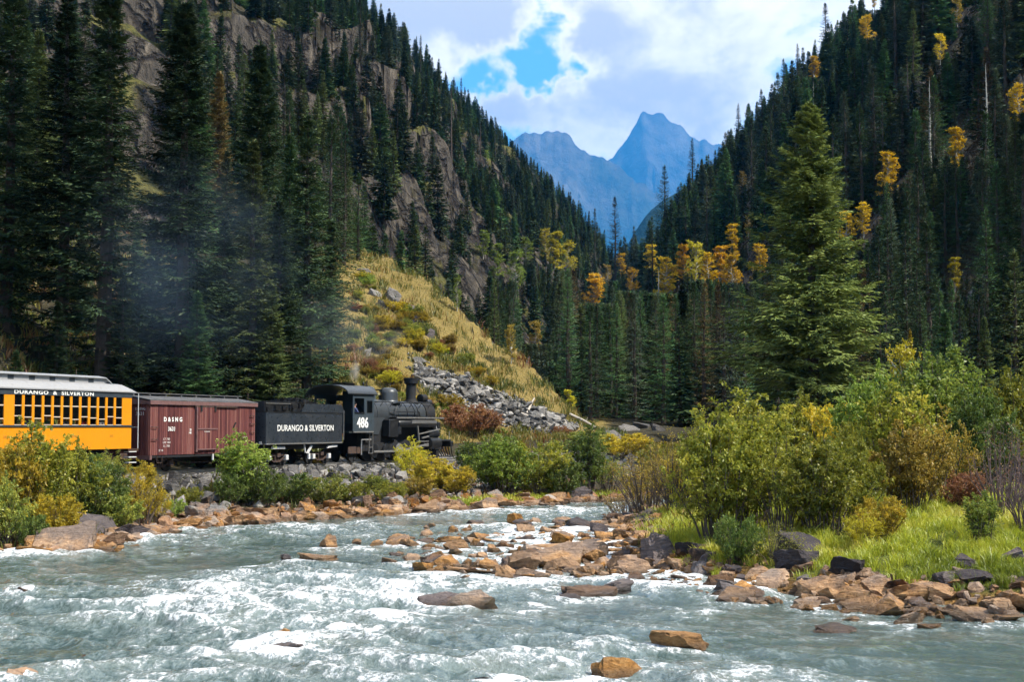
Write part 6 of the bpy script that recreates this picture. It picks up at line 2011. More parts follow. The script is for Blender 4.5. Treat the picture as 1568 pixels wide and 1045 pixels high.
bx_, by_, bo_, bs0 = beside(1500, -12, 50, 2.7, 15)       # riprap between water and ballast
okr = (~in_poly(bx_, by_, RIVER)) & (poly_sdf(bx_, by_, RIVER, True)[0] > 0.9) & (rg.random(1500) < np.where(bs0 < 34, 0.9, 0.25))
sl_ = [(x, y, rg.uniform(0.3, 0.95) * (0.75 if off < 3.6 else 1.0), 'r') for x, y, off in zip(bx_[okr], by_[okr], bo_[okr])][:600]
stones += sl_
xs = np.array([q[0] for q in stones]); ys = np.array([q[1] for q in stones]); zs_ = H(xs, ys)
sz = np.array([q[2] for q in stones])
order = np.argsort(-(sz / ys) * np.array([1.25 if q[3] == 'w' else 1.0 for q in stones]))
IND_ST = 290
rest_s = []
for rk, k in enumerate(order):
    x, y, s_, kd = stones[k]
    px = CX + F_PX * x / y
    if rk < IND_ST and -20 < px < 1590:
        mt = st_river if kd == 'w' and rg.random() < 0.75 else st_grey
        sz_w = 'large' if s_ > 0.8 else 'mid-sized' if s_ > 0.6 else 'small'
        lb = '%s %s %s, %s' % (sz_w, 'orange' if mt is st_river else 'grey', 'shore stone at the left waterline' if kd == 'w' else 'broken stone on the left embankment', bmark(px))
        stone('bank_stone', ROCK_HI[k % 9] if s_ > 0.75 else ROCK_LO[k % 8], (x, y, zs_[k] + s_ * 0.14), (s_ * rg.uniform(0.9, 1.5), s_ * rg.uniform(0.8, 1.2), s_ * rg.uniform(0.6, 0.95)), rg.uniform(0, 6.28), (rg.normal(0, 0.25), rg.normal(0, 0.25)), mt, lb, lb.replace('stone', 'stones', 1))
    else:
        rest_s.append((x, y, zs_[k] + s_ * 0.1, s_))


def stone_kinds(prefix, meshes, mt):
    out = []
    for i, me in enumerate(meshes):
        m2 = me.copy(); m2.materials.clear(); m2.materials.append(mt)
        out.append(bpy.data.objects.new('%s_%02d' % (prefix, i), m2))
    return out


def stone_mass(name, pts, sizes, kinds, label):
    n = len(pts)
    sizes = np.asarray(sizes)
    gn_scatter(name, np.asarray(pts), rg.uniform(0, 6.28, (n, 3)) * np.array([0.2, 0.2, 1]), np.stack([sizes * rg.uniform(0.45, 0.7, n), sizes * rg.uniform(0.4, 0.6, n), sizes * rg.uniform(0.3, 0.5, n)], 1),
               rg.integers(0, len(kinds), n), kinds, 'stuff', label)


# small rubble: embankment and waterline
bx_, by_, bo_, _ = beside(3800, -12, 48, 2.3, 13)
more = [(x, y, rg.uniform(0.12, 0.34)) for x, y in zip(bx_, by_)]
for (x, y, d) in bank_pts(LEFT_BANK, 700, -0.4, 1.2, -60, 960):
    more.append((x, y, rg.uniform(0.12, 0.4)))
mx, my, ms = (np.array([q[i] for q in more]) for i in range(3))
keep = ~in_poly(mx, my, RIVER)
mx, my, ms = mx[keep], my[keep], ms[keep]
mz = H(mx, my)
pts = np.concatenate([np.stack([mx, my, mz + ms * 0.15], 1), np.array([(q[0], q[1], q[2]) for q in rest_s])])
szs = np.concatenate([ms, [q[3] for q in rest_s]])
stone_mass('embankment_rubble', pts, szs, stone_kinds('rubble_grey', ROCK_LO, st_grey), 'grey and orange broken rubble covering the left embankment')

# ballast
bx_, by_, bo_, _ = beside(7200, -14, 62, 0.2, 3.0)
bx2, by2, _, _ = beside(1800, -14, 62, -3.0, -0.2)
bp_ = np.column_stack([np.concatenate([bx_, bx2]), np.concatenate([by_, by2])]); bs_ = rg.uniform(0.07, 0.17, len(bp_))
bz_ = H(bp_[:, 0], bp_[:, 1])
stone_mass('ballast', np.column_stack([bp_, bz_ + 0.03]), bs_, stone_kinds('ballast_stone', ROCK_LO[:5], st_talus), 'pale grey crushed stone ballast under the track')

# right bank stones
RM_X = [960, 985, 1015, 1050, 1085, 1120, 1155, 1190, 1225, 1260, 1300, 1340, 1380, 1420, 1460, 1510]
RM = ['at the far bend', 'by the orange blocky boulder', 'left of the fluted boulder', 'under the fluted boulder', 'right of the fluted boulder', 'under the striped slab', 'right of the striped slab',
      'by the triangular rock', 'left of the black boulder', 'under the black boulder', 'right of the black boulder', 'under the dark wedge', 'left of the sharp boulder', 'at the sharp boulder', 'right of the sharp boulder', 'below the right meadow', 'at the right edge']
rb = bank_pts(RIGHT_BANK, 520, -1.5, 1.6, 930, 1610)
rb = [(x, y, d) for x, y, d in rb if y < 60]
rx, ry = np.array([q[0] for q in rb]), np.array([q[1] for q in rb])
rz_ = np.maximum(H(rx, ry), -0.05)
rsz = np.array([rg.uniform(0.16, 0.72) for q in rb])
od = np.argsort(-rsz)
for rk, k in enumerate(od[:230]):
    x, y, s_ = rx[k], ry[k], rsz[k]
    px = CX + F_PX * x / y
    mt = st_river if rg.random() < 0.72 else st_dark
    wet_ = rb[k][2] < 0
    lb = '%s %s stone %s, %s' % ('large' if s_ > 0.52 else 'mid-sized' if s_ > 0.43 else 'small', 'orange tan' if mt is st_river else 'dark grey', 'in the right shallows' if wet_ else 'on the right shore' if rb[k][2] < 0.65 else 'up the right shore', RM[int(np.searchsorted(RM_X, px))])
    stone('shore_stone', ROCK_HI[k % 9] if s_ > 0.42 else ROCK_LO[k % 8], (x, y, rz_[k] + s_ * 0.12), (s_ * rg.uniform(1.0, 1.6), s_ * rg.uniform(0.8, 1.2), s_ * rg.uniform(0.55, 0.9)), rg.uniform(0, 6.28), (rg.normal(0, 0.2), rg.normal(0, 0.2)), mt, lb, lb.replace('stone', 'stones', 1))
    if wet_ and s_ > 0.3:
        ROCKS_W.append((x, y, s_ * 0.5))
pts = [(rx[k], ry[k], rz_[k] + 0.03) for k in od[230:]]; szs = [rsz[k] for k in od[230:]]
for (x, y, d) in bank_pts(RIGHT_BANK, 1900, -1.6, 1.7, 920, 1640):
    pts.append((x, y, max(float(-0.02), -0.02) + 0.12 * max(d, 0))); szs.append(rg.uniform(0.10, 0.34))
for _ in range(380):                     # gravel bar in midstream
    x, y = water_pt(950 - 300 * rg.random() ** 1.6, rg.uniform(808, 886))
    pts.append((x, y, rg.uniform(-0.05, 0.05))); szs.append(rg.uniform(0.15, 0.5))
pts = np.array(pts)
zz = H(pts[:, 0], pts[:, 1]); pts[:, 2] = np.where(zz > 0.0, zz + 0.03, pts[:, 2])
stone_mass('shore_gravel', pts, szs, stone_kinds('gravel_tan', ROCK_LO, st_river), 'orange tan gravel and cobbles along the right shore')

# talus on the grassy hill
TAL = [(632, 556), (690, 574), (740, 598), (800, 620), (850, 640), (884, 658), (860, 668), (800, 662), (750, 640), (715, 622), (672, 608), (640, 590)]
tal = []
pp = np.array(TAL, float)
while len(tal) < 520:
    px, py = rg.uniform(625, 890), rg.uniform(545, 672)
    if in_poly(np.array([px]), np.array([py]), TAL)[0]:
        tal.append((px, py))
ray = ground_many([q[0] for q in tal], [q[1] for q in tal], 80, 170)
okk = (ray[:, 1] < 160)
ray = ray[okk]
tsz = rg.uniform(0.2, 1.0, len(ray)) ** 1.6 * 0.95 + 0.15
od = np.argsort(-tsz)
TMK_X = [665, 690, 712, 735, 757, 780, 802, 825, 848]
TMK = ['over the stack', 'over the engine front', 'above the red bush', 'right of red bush', 'over the green bush', 'left of the logs', 'near the upright log', 'by the long log', 'past the long log', 'at the low end']
for k in od[:190]:
    s_ = tsz[k]; x, y, z = ray[k]
    px, py = project(x, y, z)
    lb = '%s grey block on the stony slope, %s, %s' % ('largest' if s_ > 0.95 else 'large' if s_ > 0.7 else 'middling' if s_ > 0.5 else 'small', TMK[int(np.searchsorted(TMK_X, px))], 'upper edge' if py < 545 + (px - 610) * 0.37 else 'lower edge' if py > 590 + (px - 640) * 0.36 else 'middle')
    stone('talus_block', ROCK_LO[k % 8], (x, y, z + s_ * 0.18), (s_ * rg.uniform(0.9, 1.6), s_ * rg.uniform(0.7, 1.1), s_ * rg.uniform(0.45, 0.8)), rg.uniform(0, 6.28), (rg.normal(0, 0.4), rg.normal(0, 0.4)), st_talus, lb, lb.replace('block', 'blocks', 1))
tp = [(ray[k][0], ray[k][1], ray[k][2] + 0.05) for k in od[190:]]; ts = [tsz[k] for k in od[190:]]
for k in range(len(ray)):
    for _ in range(4):
        x, y = ray[k][0] + rg.normal(0, 0.5), ray[k][1] + rg.normal(0, 0.6)
        tp.append((x, y, 0)); ts.append(rg.uniform(0.12, 0.36))
tp = np.array(tp); tp[:, 2] = H(tp[:, 0], tp[:, 1]) + 0.05
stone_mass('talus_rubble', tp, ts, stone_kinds('talus_grey', ROCK_LO, st_talus), 'grey broken stones filling the stony slope')
for k, (px, py, w, h, lb) in enumerate([(556, 418, 30, 14, 'grey outcrop at the very top of the grassy hill'), (600, 455, 40, 20, 'grey outcrop on the crest of the grassy hill'), (622, 478, 44, 18, 'long dark ledge of rock under the crest'),
                                        (640, 500, 50, 20, 'dark ledge above the upper yellow shrub'), (590, 470, 36, 14, 'broken grey ledge left of the dark ledge'), (575, 452, 30, 12, 'small grey ledge high on the hill'),
                                        (655, 512, 34, 16, 'dark ledge end beside the lower yellow shrub'), (560, 545, 16, 26, 'grey standing rock above the engine cab'), (548, 540, 14, 20, 'reddish dark rock above the engine cab'),
                                        (985, 655, 44, 12, 'pale flat rock beyond the far rails'), (1005, 660, 36, 14, 'pale boulder beyond the far rails near the dark spruces'), (965, 660, 40, 12, 'grey boulder heap beside the far rails'),
                                        (940, 672, 40, 16, 'grey rock left of the far rails bank')]):
    x, y, z = ground_at(px, py, 0, 80, 190)
    w_m, h_m = w / F_PX * y, h / F_PX * y
    stone('outcrop', ROCK_HI[k % 9], (x, y, z), (w_m * 0.9, w_m * 0.6, h_m * 1.5), rg.uniform(-0.4, 0.4), (0.1, 0.4), st_dark if k in (2, 3, 6, 8) else st_grey, lb, 'rock outcrops on the grassy hill')
for (a, b, r_, lb) in (((806, 640), (818, 615), 0.11, 'short bleached log sticking up out of the stones'), ((798, 640), (862, 665), 0.14, 'long bleached log lying on the lower stones'), ((872, 640), (912, 660), 0.13, 'thin pale log lying below the hill end')):
    pa, pb = ground_at(*a, 0, 80, 170), ground_at(*b, 0, 80, 170)
    if abs(pa[1] - pb[1]) > 12:
        pb = (pa[0] + (b[0] - a[0]) / F_PX * pa[1], pa[1] + 1.0, pa[2] - (b[1] - a[1]) / F_PX * pa[1])
    va, vb = Vector(pa), Vector(pb)
    mb = MB().tube([(0, 0, 0), tuple((vb - va) * 0.5 + Vector((0, 0, 0.05))), tuple(vb - va)], [r_, r_ * 0.85, r_ * 0.6], 8)
    mb.tube([tuple((vb - va) * 0.6), tuple((vb - va) * 0.6 + Vector((0.25, 0, 0.4)))], [r_ * 0.3, r_ * 0.15], 5)
    o = mb.build('log', MATS.get('bleached') or paint('bleached', (0.42, 0.37, 0.31), 0.85, var=0.25, scale=6, bump=0.3), None, 40)
    o.location = va + Vector((0, 0, r_ * 2.2))
    tag(o, lb, 'log', 'bleached logs on the stony slope')
# ---------------------------------------------------------------- shrubs
def shrub_at(px, by, w, h, mt, label, i=0, D=None, proto=None, grp='bushes along the river banks', name='willow_shrub', dz=0.0):
    if D is None:
        x, y, z = ground_at(px, by, 0, 26, 220)
    else:
        x, y, z = on_ground(px, D)
    h_m, w_m = h / F_PX * y, w / F_PX * y
    pr = proto or SHRUB[i % 4]
    s = h_m / pr['h']
    plant('shrub', name, pr, (x, y, z - 0.1 + dz), h_m, px * 1.7 + i, label, 'bush', grp, LEAF[mt], max(0.5, min(2.2, w_m * 0.52 / (pr['w'] * s))), parts=('stems', 'foliage'))


SH = [
 (20, 806, 110, 150, 'yellow', 'yellow-green bush at the left edge in front of the coach', 1, None),
 (66, 806, 110, 165, 'willow', 'tallest olive bush reaching the coach windows', 2, None),
 (112, 800, 110, 130, 'willow', 'rounded yellow-green bush in front of the coach end', 0, None),
 (150, 806, 110, 110, 'green', 'blue-green bush above the dark pointed boulder', 1, None),
 (212, 806, 80, 100, 'yellow', 'loose yellowish bush below the coach end', 3, None),
 (5, 832, 90, 110, 'olive', 'olive bush low at the left edge', 0, None),
 (85, 822, 90, 80, 'yellow', 'low yellow bush under the rounded yellow-green one', 1, None),
 (180, 815, 80, 70, 'olive', 'low olive bush above the dark brown shore block', 0, None),
 (238, 800, 50, 60, 'yellow', 'small yellow bush where the left bushes end', 3, None),
 (120, 770, 110, 90, 'green', 'green bush tight under the coach lettering', 1, None),
 (35, 760, 110, 100, 'yellow', 'yellow bush tight under the coach at the left edge', 0, None),
 (45, 835, 60, 60, 'green', 'low dark green bush at the left shore boulders', 1, None),
 (165, 742, 70, 56, 'olive', 'thin olive bush beside the coach wheels', 3, None),
 (222, 752, 40, 48, 'yellow', 'small bright yellow bush left of the boxcar corner', 2, None),
 (268, 792, 40, 36, 'lime', 'little lime bush among the grey stones', 1, None),
 (372, 770, 92, 112, 'lime', 'upright pale green bush overlapping the boxcar end', 2, None),
 (398, 774, 90, 70, 'green', 'spreading green bush below the boxcar end', 1, None),
 (445, 770, 90, 56, 'green', 'low green bush below the tender', 1, None),
 (352, 775, 50, 60, 'green', 'dark green bush left of the upright pale green one', 0, None),
 (290, 772, 46, 34, 'willow', 'low yellow-green brush left under the boxcar', 1, None),
 (330, 758, 40, 26, 'olive', 'low olive brush under the boxcar door', 1, None),
 (540, 768, 60, 36, 'willow', 'low yellow-green brush on the stones under the boiler', 1, None),
 (572, 752, 50, 30, 'olive', 'low olive brush under the boiler', 0, None),
 (600, 770, 56, 40, 'willow', 'low yellow-green brush left of the airy yellow bush', 1, None),
 (470, 752, 44, 28, 'amber', 'low brown brush under the tender', 1, None),
 (520, 742, 40, 22, 'olive', 'thin olive brush on the ballast edge under the cab', 3, None),
 (496, 770, 70, 48, 'olive', 'olive bush on the stones below the cab', 1, None),
 (484, 716, 26, 22, 'yellow', 'tiny yellow bush beside the tender wheels', 3, None),
 (628, 735, 60, 66, 'lemon', 'airy yellow bush in front of the cylinders', 3, None),
 (660, 752, 80, 62, 'yellow', 'yellow bush below the engine front', 0, None),
 (700, 756, 66, 52, 'yellow', 'bright yellow low bush right of the engine front', 1, None),
 (640, 760, 60, 36, 'amber', 'low brownish bush under the yellow ones', 1, None),
 (735, 735, 90, 70, 'green', 'grey-green bush right of the engine', 1, None),
 (770, 758, 120, 100, 'lime', 'large rounded green bush on the far shore', 0, None),
 (822, 760, 120, 100, 'willow', 'yellow-green rounded bush beside the large green one', 1, None),
 (858, 764, 80, 70, 'green', 'low green bush at the far shore', 1, None),
 (895, 756, 84, 110, 'green', 'dark upright bush with trunk at the river bend', 2, None),
 (930, 752, 70, 60, 'olive', 'olive bush right of the dark upright one', 3, None),
 (715, 665, 90, 56, 'red', 'crimson bush on the slope right of the engine', 1, None),
 (745, 662, 56, 40, 'red', 'smaller rusty red bush beside the crimson one', 0, None),
 (690, 628, 50, 30, 'amber', 'orange-brown bush above the crimson one', 1, None),
 (860, 668, 36, 20, 'red', 'low red bush at the end of the stones', 1, None),
 (634, 524, 38, 26, 'lemon', 'upper yellow shrub on the grassy hill', 1, None),
 (670, 545, 36, 24, 'lemon', 'lower yellow shrub on the grassy hill', 0, None),
 (726, 575, 40, 18, 'yellow', 'wide yellow shrub on the crest above the stones', 1, None),
 (752, 590, 30, 18, 'yellow', 'yellow shrub right of the wide one on the crest', 0, None),
 (596, 588, 40, 26, 'lemon', 'yellow shrub between dome and stack', 1, None),
 (575, 560, 30, 20, 'amber', 'orange shrub above the cab roof', 1, None),
 (560, 500, 30, 20, 'olive', 'olive shrub half way up the grassy hill', 1, None),
 (600, 520, 30, 16, 'olive', 'low olive shrub left of the upper yellow shrub', 0, None),
 (900, 690, 70, 36, 'olive', 'olive bush at the end of the hill above the bend', 1, None),
 (955, 700, 100, 44, 'yellow', 'wide low yellow bush above the far rails', 1, None),
 (1010, 712, 80, 44, 'yellow', 'yellow bush right of the far rails', 1, None),
]
for k, (px, by, w, h, mt, lb, i, D) in enumerate(SH):
    shrub_at(px, by, w, h, mt, lb, i, D)
HS = np.random.default_rng(77)
k = 0
while k < 85:
    px, py = HS.uniform(540, 900), HS.uniform(410, 660)
    crest = np.interp(px, [540, 600, 660, 700, 760, 830, 900], [410, 450, 500, 535, 585, 622, 655])
    if py < crest or py > crest + 150 or (py > 545 + (px - 612) * 0.42 - 14 and py < 600 + (px - 640) * 0.33 + 10 and px > 610):
        continue
    mt = ['olive', 'yellow', 'amber', 'olive', 'lime', 'amber', 'red'][k % 7]
    shrub_at(px, py, HS.uniform(16, 42), HS.uniform(9, 22), mt, 'low %s shrub on the hill, %s, %s' % (dict(olive='olive', yellow='yellow', amber='amber', lime='lime', red='rusty')[mt], 'near the crest' if py < crest + 40 else 'midway' if py < crest + 90 else 'low down',
             'above the cab' if px < 580 else 'above the dome' if px < 615 else 'above the stack' if px < 660 else 'over the engine front' if px < 720 else 'over the red bush' if px < 790 else 'at the right end'), k, None, grp='low shrubs dotted over the grassy hill')
    k += 1
# right bank, front row to back
RS = [
 (990, 57, 130, 120, 'amber', 'thin amber willow at the river bend', 'sp'), (1035, 54, 90, 130, 'amber', 'thin tall amber willow beside the bend', 'sp'), (960, 60, 80, 70, 'amber', 'low bare amber willow overhanging the far rapids', 'sp'),
 (1105, 47, 170, 215, 'willow', 'largest olive green willow on the right bank', 0), (1155, 49, 150, 215, 'willow', 'tallest olive willow right behind the largest one', 2), (1205, 46, 140, 165, 'willow', 'olive willow in the middle of the right bank', 3),
 (1262, 46, 150, 170, 'willow', 'bushy olive willow above the tall dark block', 0), (1300, 49, 120, 150, 'willow', 'olive willow left of the shaded hollow', 1), (1130, 43.5, 90, 90, 'green', 'low green willow at the grass edge', 1),
 (1190, 42.5, 80, 70, 'willow', 'thin olive shoots above the dark block', 'sp'), (1345, 44, 90, 80, 'yellow', 'small yellow bush at the grass edge', 1), (1318, 43, 70, 60, 'lemon', 'small bright yellow shrub beside the small yellow bush', 3),
 (1395, 50, 130, 150, 'amber', 'golden brown bush over the dark hollow', 0), (1440, 52, 110, 150, 'amber', 'brownish bush right of the golden one', 3), (1375, 55, 130, 190, 'willow', 'green-yellow bush behind the golden brown one', 2),
 (1450, 62, 150, 230, 'lime', 'tall fresh green bush under the young light green spruce', 2), (1410, 66, 130, 220, 'green', 'tall green bush left of the tall fresh green one', 0), (1500, 58, 120, 180, 'green', 'dark green bush in the shade at right', 0),
 (1500, 42, 64, 88, 'lime', 'small fresh green bush in the right meadow', 2), (1535, 48, 120, 150, 'red', 'bare grey-red twig bush at the right edge', 'ba'), (1575, 43, 110, 150, 'red', 'bare twig bush cut by the right edge', 'ba'),
 (1475, 50, 80, 70, 'red', 'rust red low bush in the shaded hollow', 1), (1550, 62, 130, 210, 'willow', 'olive bush at the right edge under the bluish spruce', 0), (1340, 68, 140, 190, 'lime', 'fresh green bush right of the olive spruce foot', 0),
 (1290, 72, 140, 150, 'yellow', 'yellowing bush at the foot of the olive spruce', 1), (1230, 75, 150, 150, 'willow', 'olive bush hiding the trunk of the olive spruce', 0), (1170, 78, 140, 160, 'willow', 'olive bush left of the olive spruce trunk', 1),
 (1110, 80, 120, 130, 'willow', 'olive bush behind the largest willow', 0), (1060, 76, 110, 100, 'yellow', 'yellow-green bush behind the thin amber willows', 1), (1020, 84, 100, 80, 'willow', 'olive bush beyond the river bend', 1),
 (1080, 63, 120, 150, 'willow', 'olive willow left behind the largest one', 3), (1010, 66, 100, 110, 'amber', 'amber bush at the bend behind the thin willows', 3), (1330, 58, 120, 140, 'willow', 'olive bush behind the small yellow bush', 1),
]
for k, (px, D, w, h, mt, lb, i) in enumerate(RS):
    pr = SPARSE if i == 'sp' else BARE if i == 'ba' else SHRUB[i]
    shrub_at(px, 0, w, h, mt, lb, k, D if px < 1050 else 35.4 + (D - 42) * 0.85 - 0.6 * (px > 1250), pr)

# ---------------------------------------------------------------- grasses
def blades(name, x, y, hgt, wid, lean, mt, label, rgk):
    n = len(x)
    z = H(x, y)
    a = rgk.uniform(0, 6.28, n); la = rgk.uniform(0, 6.28, n)
    ca, sa = np.cos(a) * wid / 2, np.sin(a) * wid / 2
    lx, ly = np.cos(la) * lean * hgt, np.sin(la) * lean * hgt
    V = np.empty((n, 5, 3))
    V[:, 0] = np.stack([x - ca, y - sa, z - 0.03], 1); V[:, 1] = np.stack([x + ca, y + sa, z - 0.03], 1)
    V[:, 2] = np.stack([x + ca * 0.75 + lx * 0.35, y + sa * 0.75 + ly * 0.35, z + hgt * 0.62], 1)
    V[:, 3] = np.stack([x - ca * 0.75 + lx * 0.35, y - sa * 0.75 + ly * 0.35, z + hgt * 0.62], 1)
    V[:, 4] = np.stack([x + lx, y + ly, z + hgt * rgk.uniform(0.8, 1.0, n)], 1)
    base = np.arange(n)[:, None] * 5
    Fb = np.concatenate([base + np.array([[0, 1, 2]]), base + np.array([[0, 2, 3]]), base + np.array([[3, 2, 4]])])
    vr = np.clip(0.48 + 0.5 * fbm(x / 2.3, y / 2.3 + 4, 2) + 0.45 * fbm(x / 8.5 + 2, y / 8.5, 2) + rgk.normal(0, 0.16, n), 0, 1)
    o = link(name, np_mesh(name, V.reshape(-1, 3), Fb, {'vr': np.repeat(vr, 5)}), None, mt)
    return tag(o, label, kind='stuff')


m_grass = leaf_mat('meadow_grass', [(0.0, (0.16, 0.20, 0.016)), (0.4, (0.36, 0.40, 0.028)), (0.75, (0.52, 0.52, 0.045)), (1.0, (0.56, 0.48, 0.09))], 0.45, 0.0, 0.03)
m_dry = leaf_mat('dry_grass', [(0.0, (0.06, 0.09, 0.018)), (0.4, (0.15, 0.165, 0.030)), (0.72, (0.25, 0.21, 0.048)), (0.88, (0.30, 0.17, 0.05)), (1.0, (0.24, 0.10, 0.04))], 0.35, 0.0, 0.02)
rk = np.random.default_rng(23)
n = 190000
px, D = rk.uniform(925, 1660, n), 1 / rk.uniform(1 / 56.0, 1 / 29.5, n)
x, y = (px - CX) / F_PX * D, D
d_, _ = poly_sdf(x, y, RIVER, True)
tuft = fbm(x / 0.55, y / 0.55, 2)
k = (~in_poly(x, y, RIVER)) & (d_ > 1.2 + 1.1 * fbm(x / 1.4, y / 1.4 + 3, 2)) & (rk.random(n) < np.clip(0.5 + 1.2 * tuft + 0.8 * fbm(x / 3.5, y / 3.5, 2), 0.02, 1)) & (x > 2.5)
x, y, tuft = x[k], y[k], tuft[k]
blades('grass', x, y, (0.11 + 0.15 * rk.random(len(x))) * np.clip(1 + 1.2 * tuft, 0.35, 2.0), 0.012 + 0.012 * rk.random(len(x)), 0.65, m_grass, 'bright yellow-green tufted meadow grass on the right bank', rk)
n = 150000
px, D = rk.uniform(470, 960, n), 1 / rk.uniform(1 / 165.0, 1 / 78.0, n)
x, y = (px - CX) / F_PX * D, D
dT, sT = poly_sdf(x, y, TRACK); uu = -sT * dT
dn, sn = poly_sdf(x, y, NOSE)
tuft = fbm(x / 1.6, y / 1.6, 3)
k = (uu > 3.2) & (sn * dn < 2.5) & (rk.random(n) < np.clip(0.25 + 0.9 * tuft + 0.5 * fbm(x / 6, y / 6 + 9, 2), 0.02, 1))
x, y, tuft = x[k], y[k], tuft[k]
pj = project(x, y, H(x, y))
nt_ = ~in_poly(pj[0], pj[1], [(640, 562), (690, 580), (740, 603), (800, 625), (850, 644), (876, 658), (800, 658), (750, 636), (715, 618), (672, 604), (645, 588)])
x, y, tuft = x[nt_], y[nt_], tuft[nt_]
blades('dry_grass', x, y, (0.3 + 0.35 * rk.random(len(x))) * np.clip(1 + 0.7 * tuft, 0.5, 1.7), 0.045 + 0.04 * rk.random(len(x)), 0.5, m_dry, 'dry golden and rusty grass on the hill behind the engine', rk)
# weeds on the left bank and between the far bushes
n = 50000
px, D = rk.uniform(-40, 1060, n), 1 / rk.uniform(1 / 118.0, 1 / 42.0, n)
x, y = (px - CX) / F_PX * D, D
dT, sT = poly_sdf(x, y, TRACK); uu = -sT * dT
d_, _ = poly_sdf(x, y, RIVER, True)
tuft = fbm(x / 1.3 + 7, y / 1.3, 3)
k = (uu < -2.9) & (~in_poly(x, y, RIVER)) & (d_ > 0.8) & (rk.random(n) < np.clip(0.12 + 1.1 * tuft, 0.0, 1))
x, y, tuft = x[k], y[k], tuft[k]
blades('bank_weeds', x, y, 0.2 + 0.3 * rk.random(len(x)), 0.025 + 0.025 * rk.random(len(x)), 0.5, m_dry, 'dry and green weeds between the stones of the left bank', rk)
n = 26000
px, D = rk.uniform(660, 960, n), 1 / rk.uniform(1 / 82.0, 1 / 62.0, n)
x, y = (px - CX) / F_PX * D, D
d_, _ = poly_sdf(x, y, RIVER, True)
k = (~in_poly(x, y, RIVER)) & (d_ < 2.2) & (d_ > 0.7)
x, y = x[k], y[k]
blades('shore_grass', x, y, 0.2 + 0.25 * rk.random(len(x)), 0.03 + 0.02 * rk.random(len(x)), 0.5, m_grass, 'bright green grass fringe on the far shore', rk)
# fallen leaves and undergrowth on the forest floor of the slope behind the train
n = 60000
px, D = rk.uniform(-60, 520, n), 1 / rk.uniform(1 / 130.0, 1 / 66.0, n)
x, y = (px - CX) / F_PX * D, D
dT, sT = poly_sdf(x, y, TRACK); uu = -sT * dT
tuft = fbm(x / 2.2 + 7, y / 2.2, 3)
k = (uu > 4.0) & (rk.random(n) < np.clip(0.3 + 1.0 * tuft, 0.0, 1))
x, y = x[k], y[k]
blades('undergrowth', x, y, 0.3 + 0.5 * rk.random(len(x)), 0.06 + 0.05 * rk.random(len(x)), 0.5, m_dry, 'yellow undergrowth on the slope behind the train', rk)
# ---------------------------------------------------------------- people
skin_p = paint('skin', (0.42, 0.22, 0.15), 0.6, var=0.05)
hair_p = paint('dark_hair', (0.03, 0.02, 0.015), 0.7)


def person(name, label, shirt, loc, rz, parent_obj=None, cap=None, group=None, arm=True):
    """seated figure with a continuous body: skinned skeleton with face, hair or cap"""
    body = BODY.copy()
    body.materials.clear()
    trousers = MATS.get('trousers') or paint('trousers', (0.03, 0.035, 0.05), 0.8)
    for m_ in (shirt, skin_p, trousers):
        body.materials.append(m_)
    for p in body.polygons:
        c = p.center
        p.material_index = 1 if c.z > 0.575 or (c.y > 0.36 and abs(c.x) > 0.1 and c.z > 0.12) else 2 if c.z < 0.08 else 0
        p.use_smooth = True
    o = link(name, body)
    o.location = loc; o.rotation_euler = (0, 0, rz)
    hm = MB().lathe([(0.10, 0.74), (0.108, 0.80), (0.10, 0.86), (0.07, 0.90), (0.02, 0.915)], (0, 0.035, 0), 'z', 12)
    if cap:
        hm.add([(-0.09, 0.10, 0.835), (0.09, 0.10, 0.835), (0.07, 0.22, 0.815), (-0.07, 0.22, 0.815), (-0.09, 0.10, 0.85), (0.09, 0.10, 0.85), (0.07, 0.22, 0.83), (-0.07, 0.22, 0.83)], [(0, 1, 2, 3), (7, 6, 5, 4), (0, 4, 5, 1), (1, 5, 6, 2), (2, 6, 7, 3), (3, 7, 4, 0)])
    hm.build('cap' if cap else 'hair', cap or hair_p, o, 50)
    fc = MB()
    for sx in (-0.036, 0.036):
        fc.lathe([(0.002, 0), (0.014, 0.004), (0.002, 0.012)], (sx, 0.143, 0.775), 'y', 8)
    fc.build('eyes', hair_p, o)
    MB().box(-0.03, 0.03, 0.135, 0.146, 0.695, 0.707).build('mouth', paint('lips', (0.30, 0.10, 0.08), 0.6) if 'lips' not in MATS else MATS['lips'], o)
    return tag(o, label, 'person', group)


def in_car(root, x, y, z, rz=0.0):
    w = Matrix.Translation(root.location) @ root.rotation_euler.to_matrix().to_4x4() @ Vector((x, y, z))
    return w, root.rotation_euler.z + rz


blue_s = paint('blue_shirt', (0.05, 0.07, 0.16), 0.8)
loc, rz = in_car(lo, 0.62, -1.02, 2.62, -math.pi / 2 - 0.35)
person('person', 'engine driver in a dark cap and blue shirt leaning at the cab window', blue_s, loc, rz, cap=soot)
cols = [('white', (0.6, 0.58, 0.55)), ('red', (0.35, 0.04, 0.04)), ('grey', (0.2, 0.2, 0.21)), ('green', (0.06, 0.12, 0.07)), ('blue', (0.06, 0.1, 0.3)), ('tan', (0.35, 0.25, 0.15))]
spots = [(0.9 + 9 * 1.19, 'in the window nearest the boxcar'), (0.9 + 8 * 1.19, 'under the last letters of the coach name'), (0.9 + 7 * 1.19, 'under the middle of the coach name'), (0.9 + 6 * 1.19, 'under the ampersand of the coach name'), (0.9 + 5 * 1.19, 'above the coach centre lettering'), (0.9 + 4 * 1.19, 'near the left group of windows')]
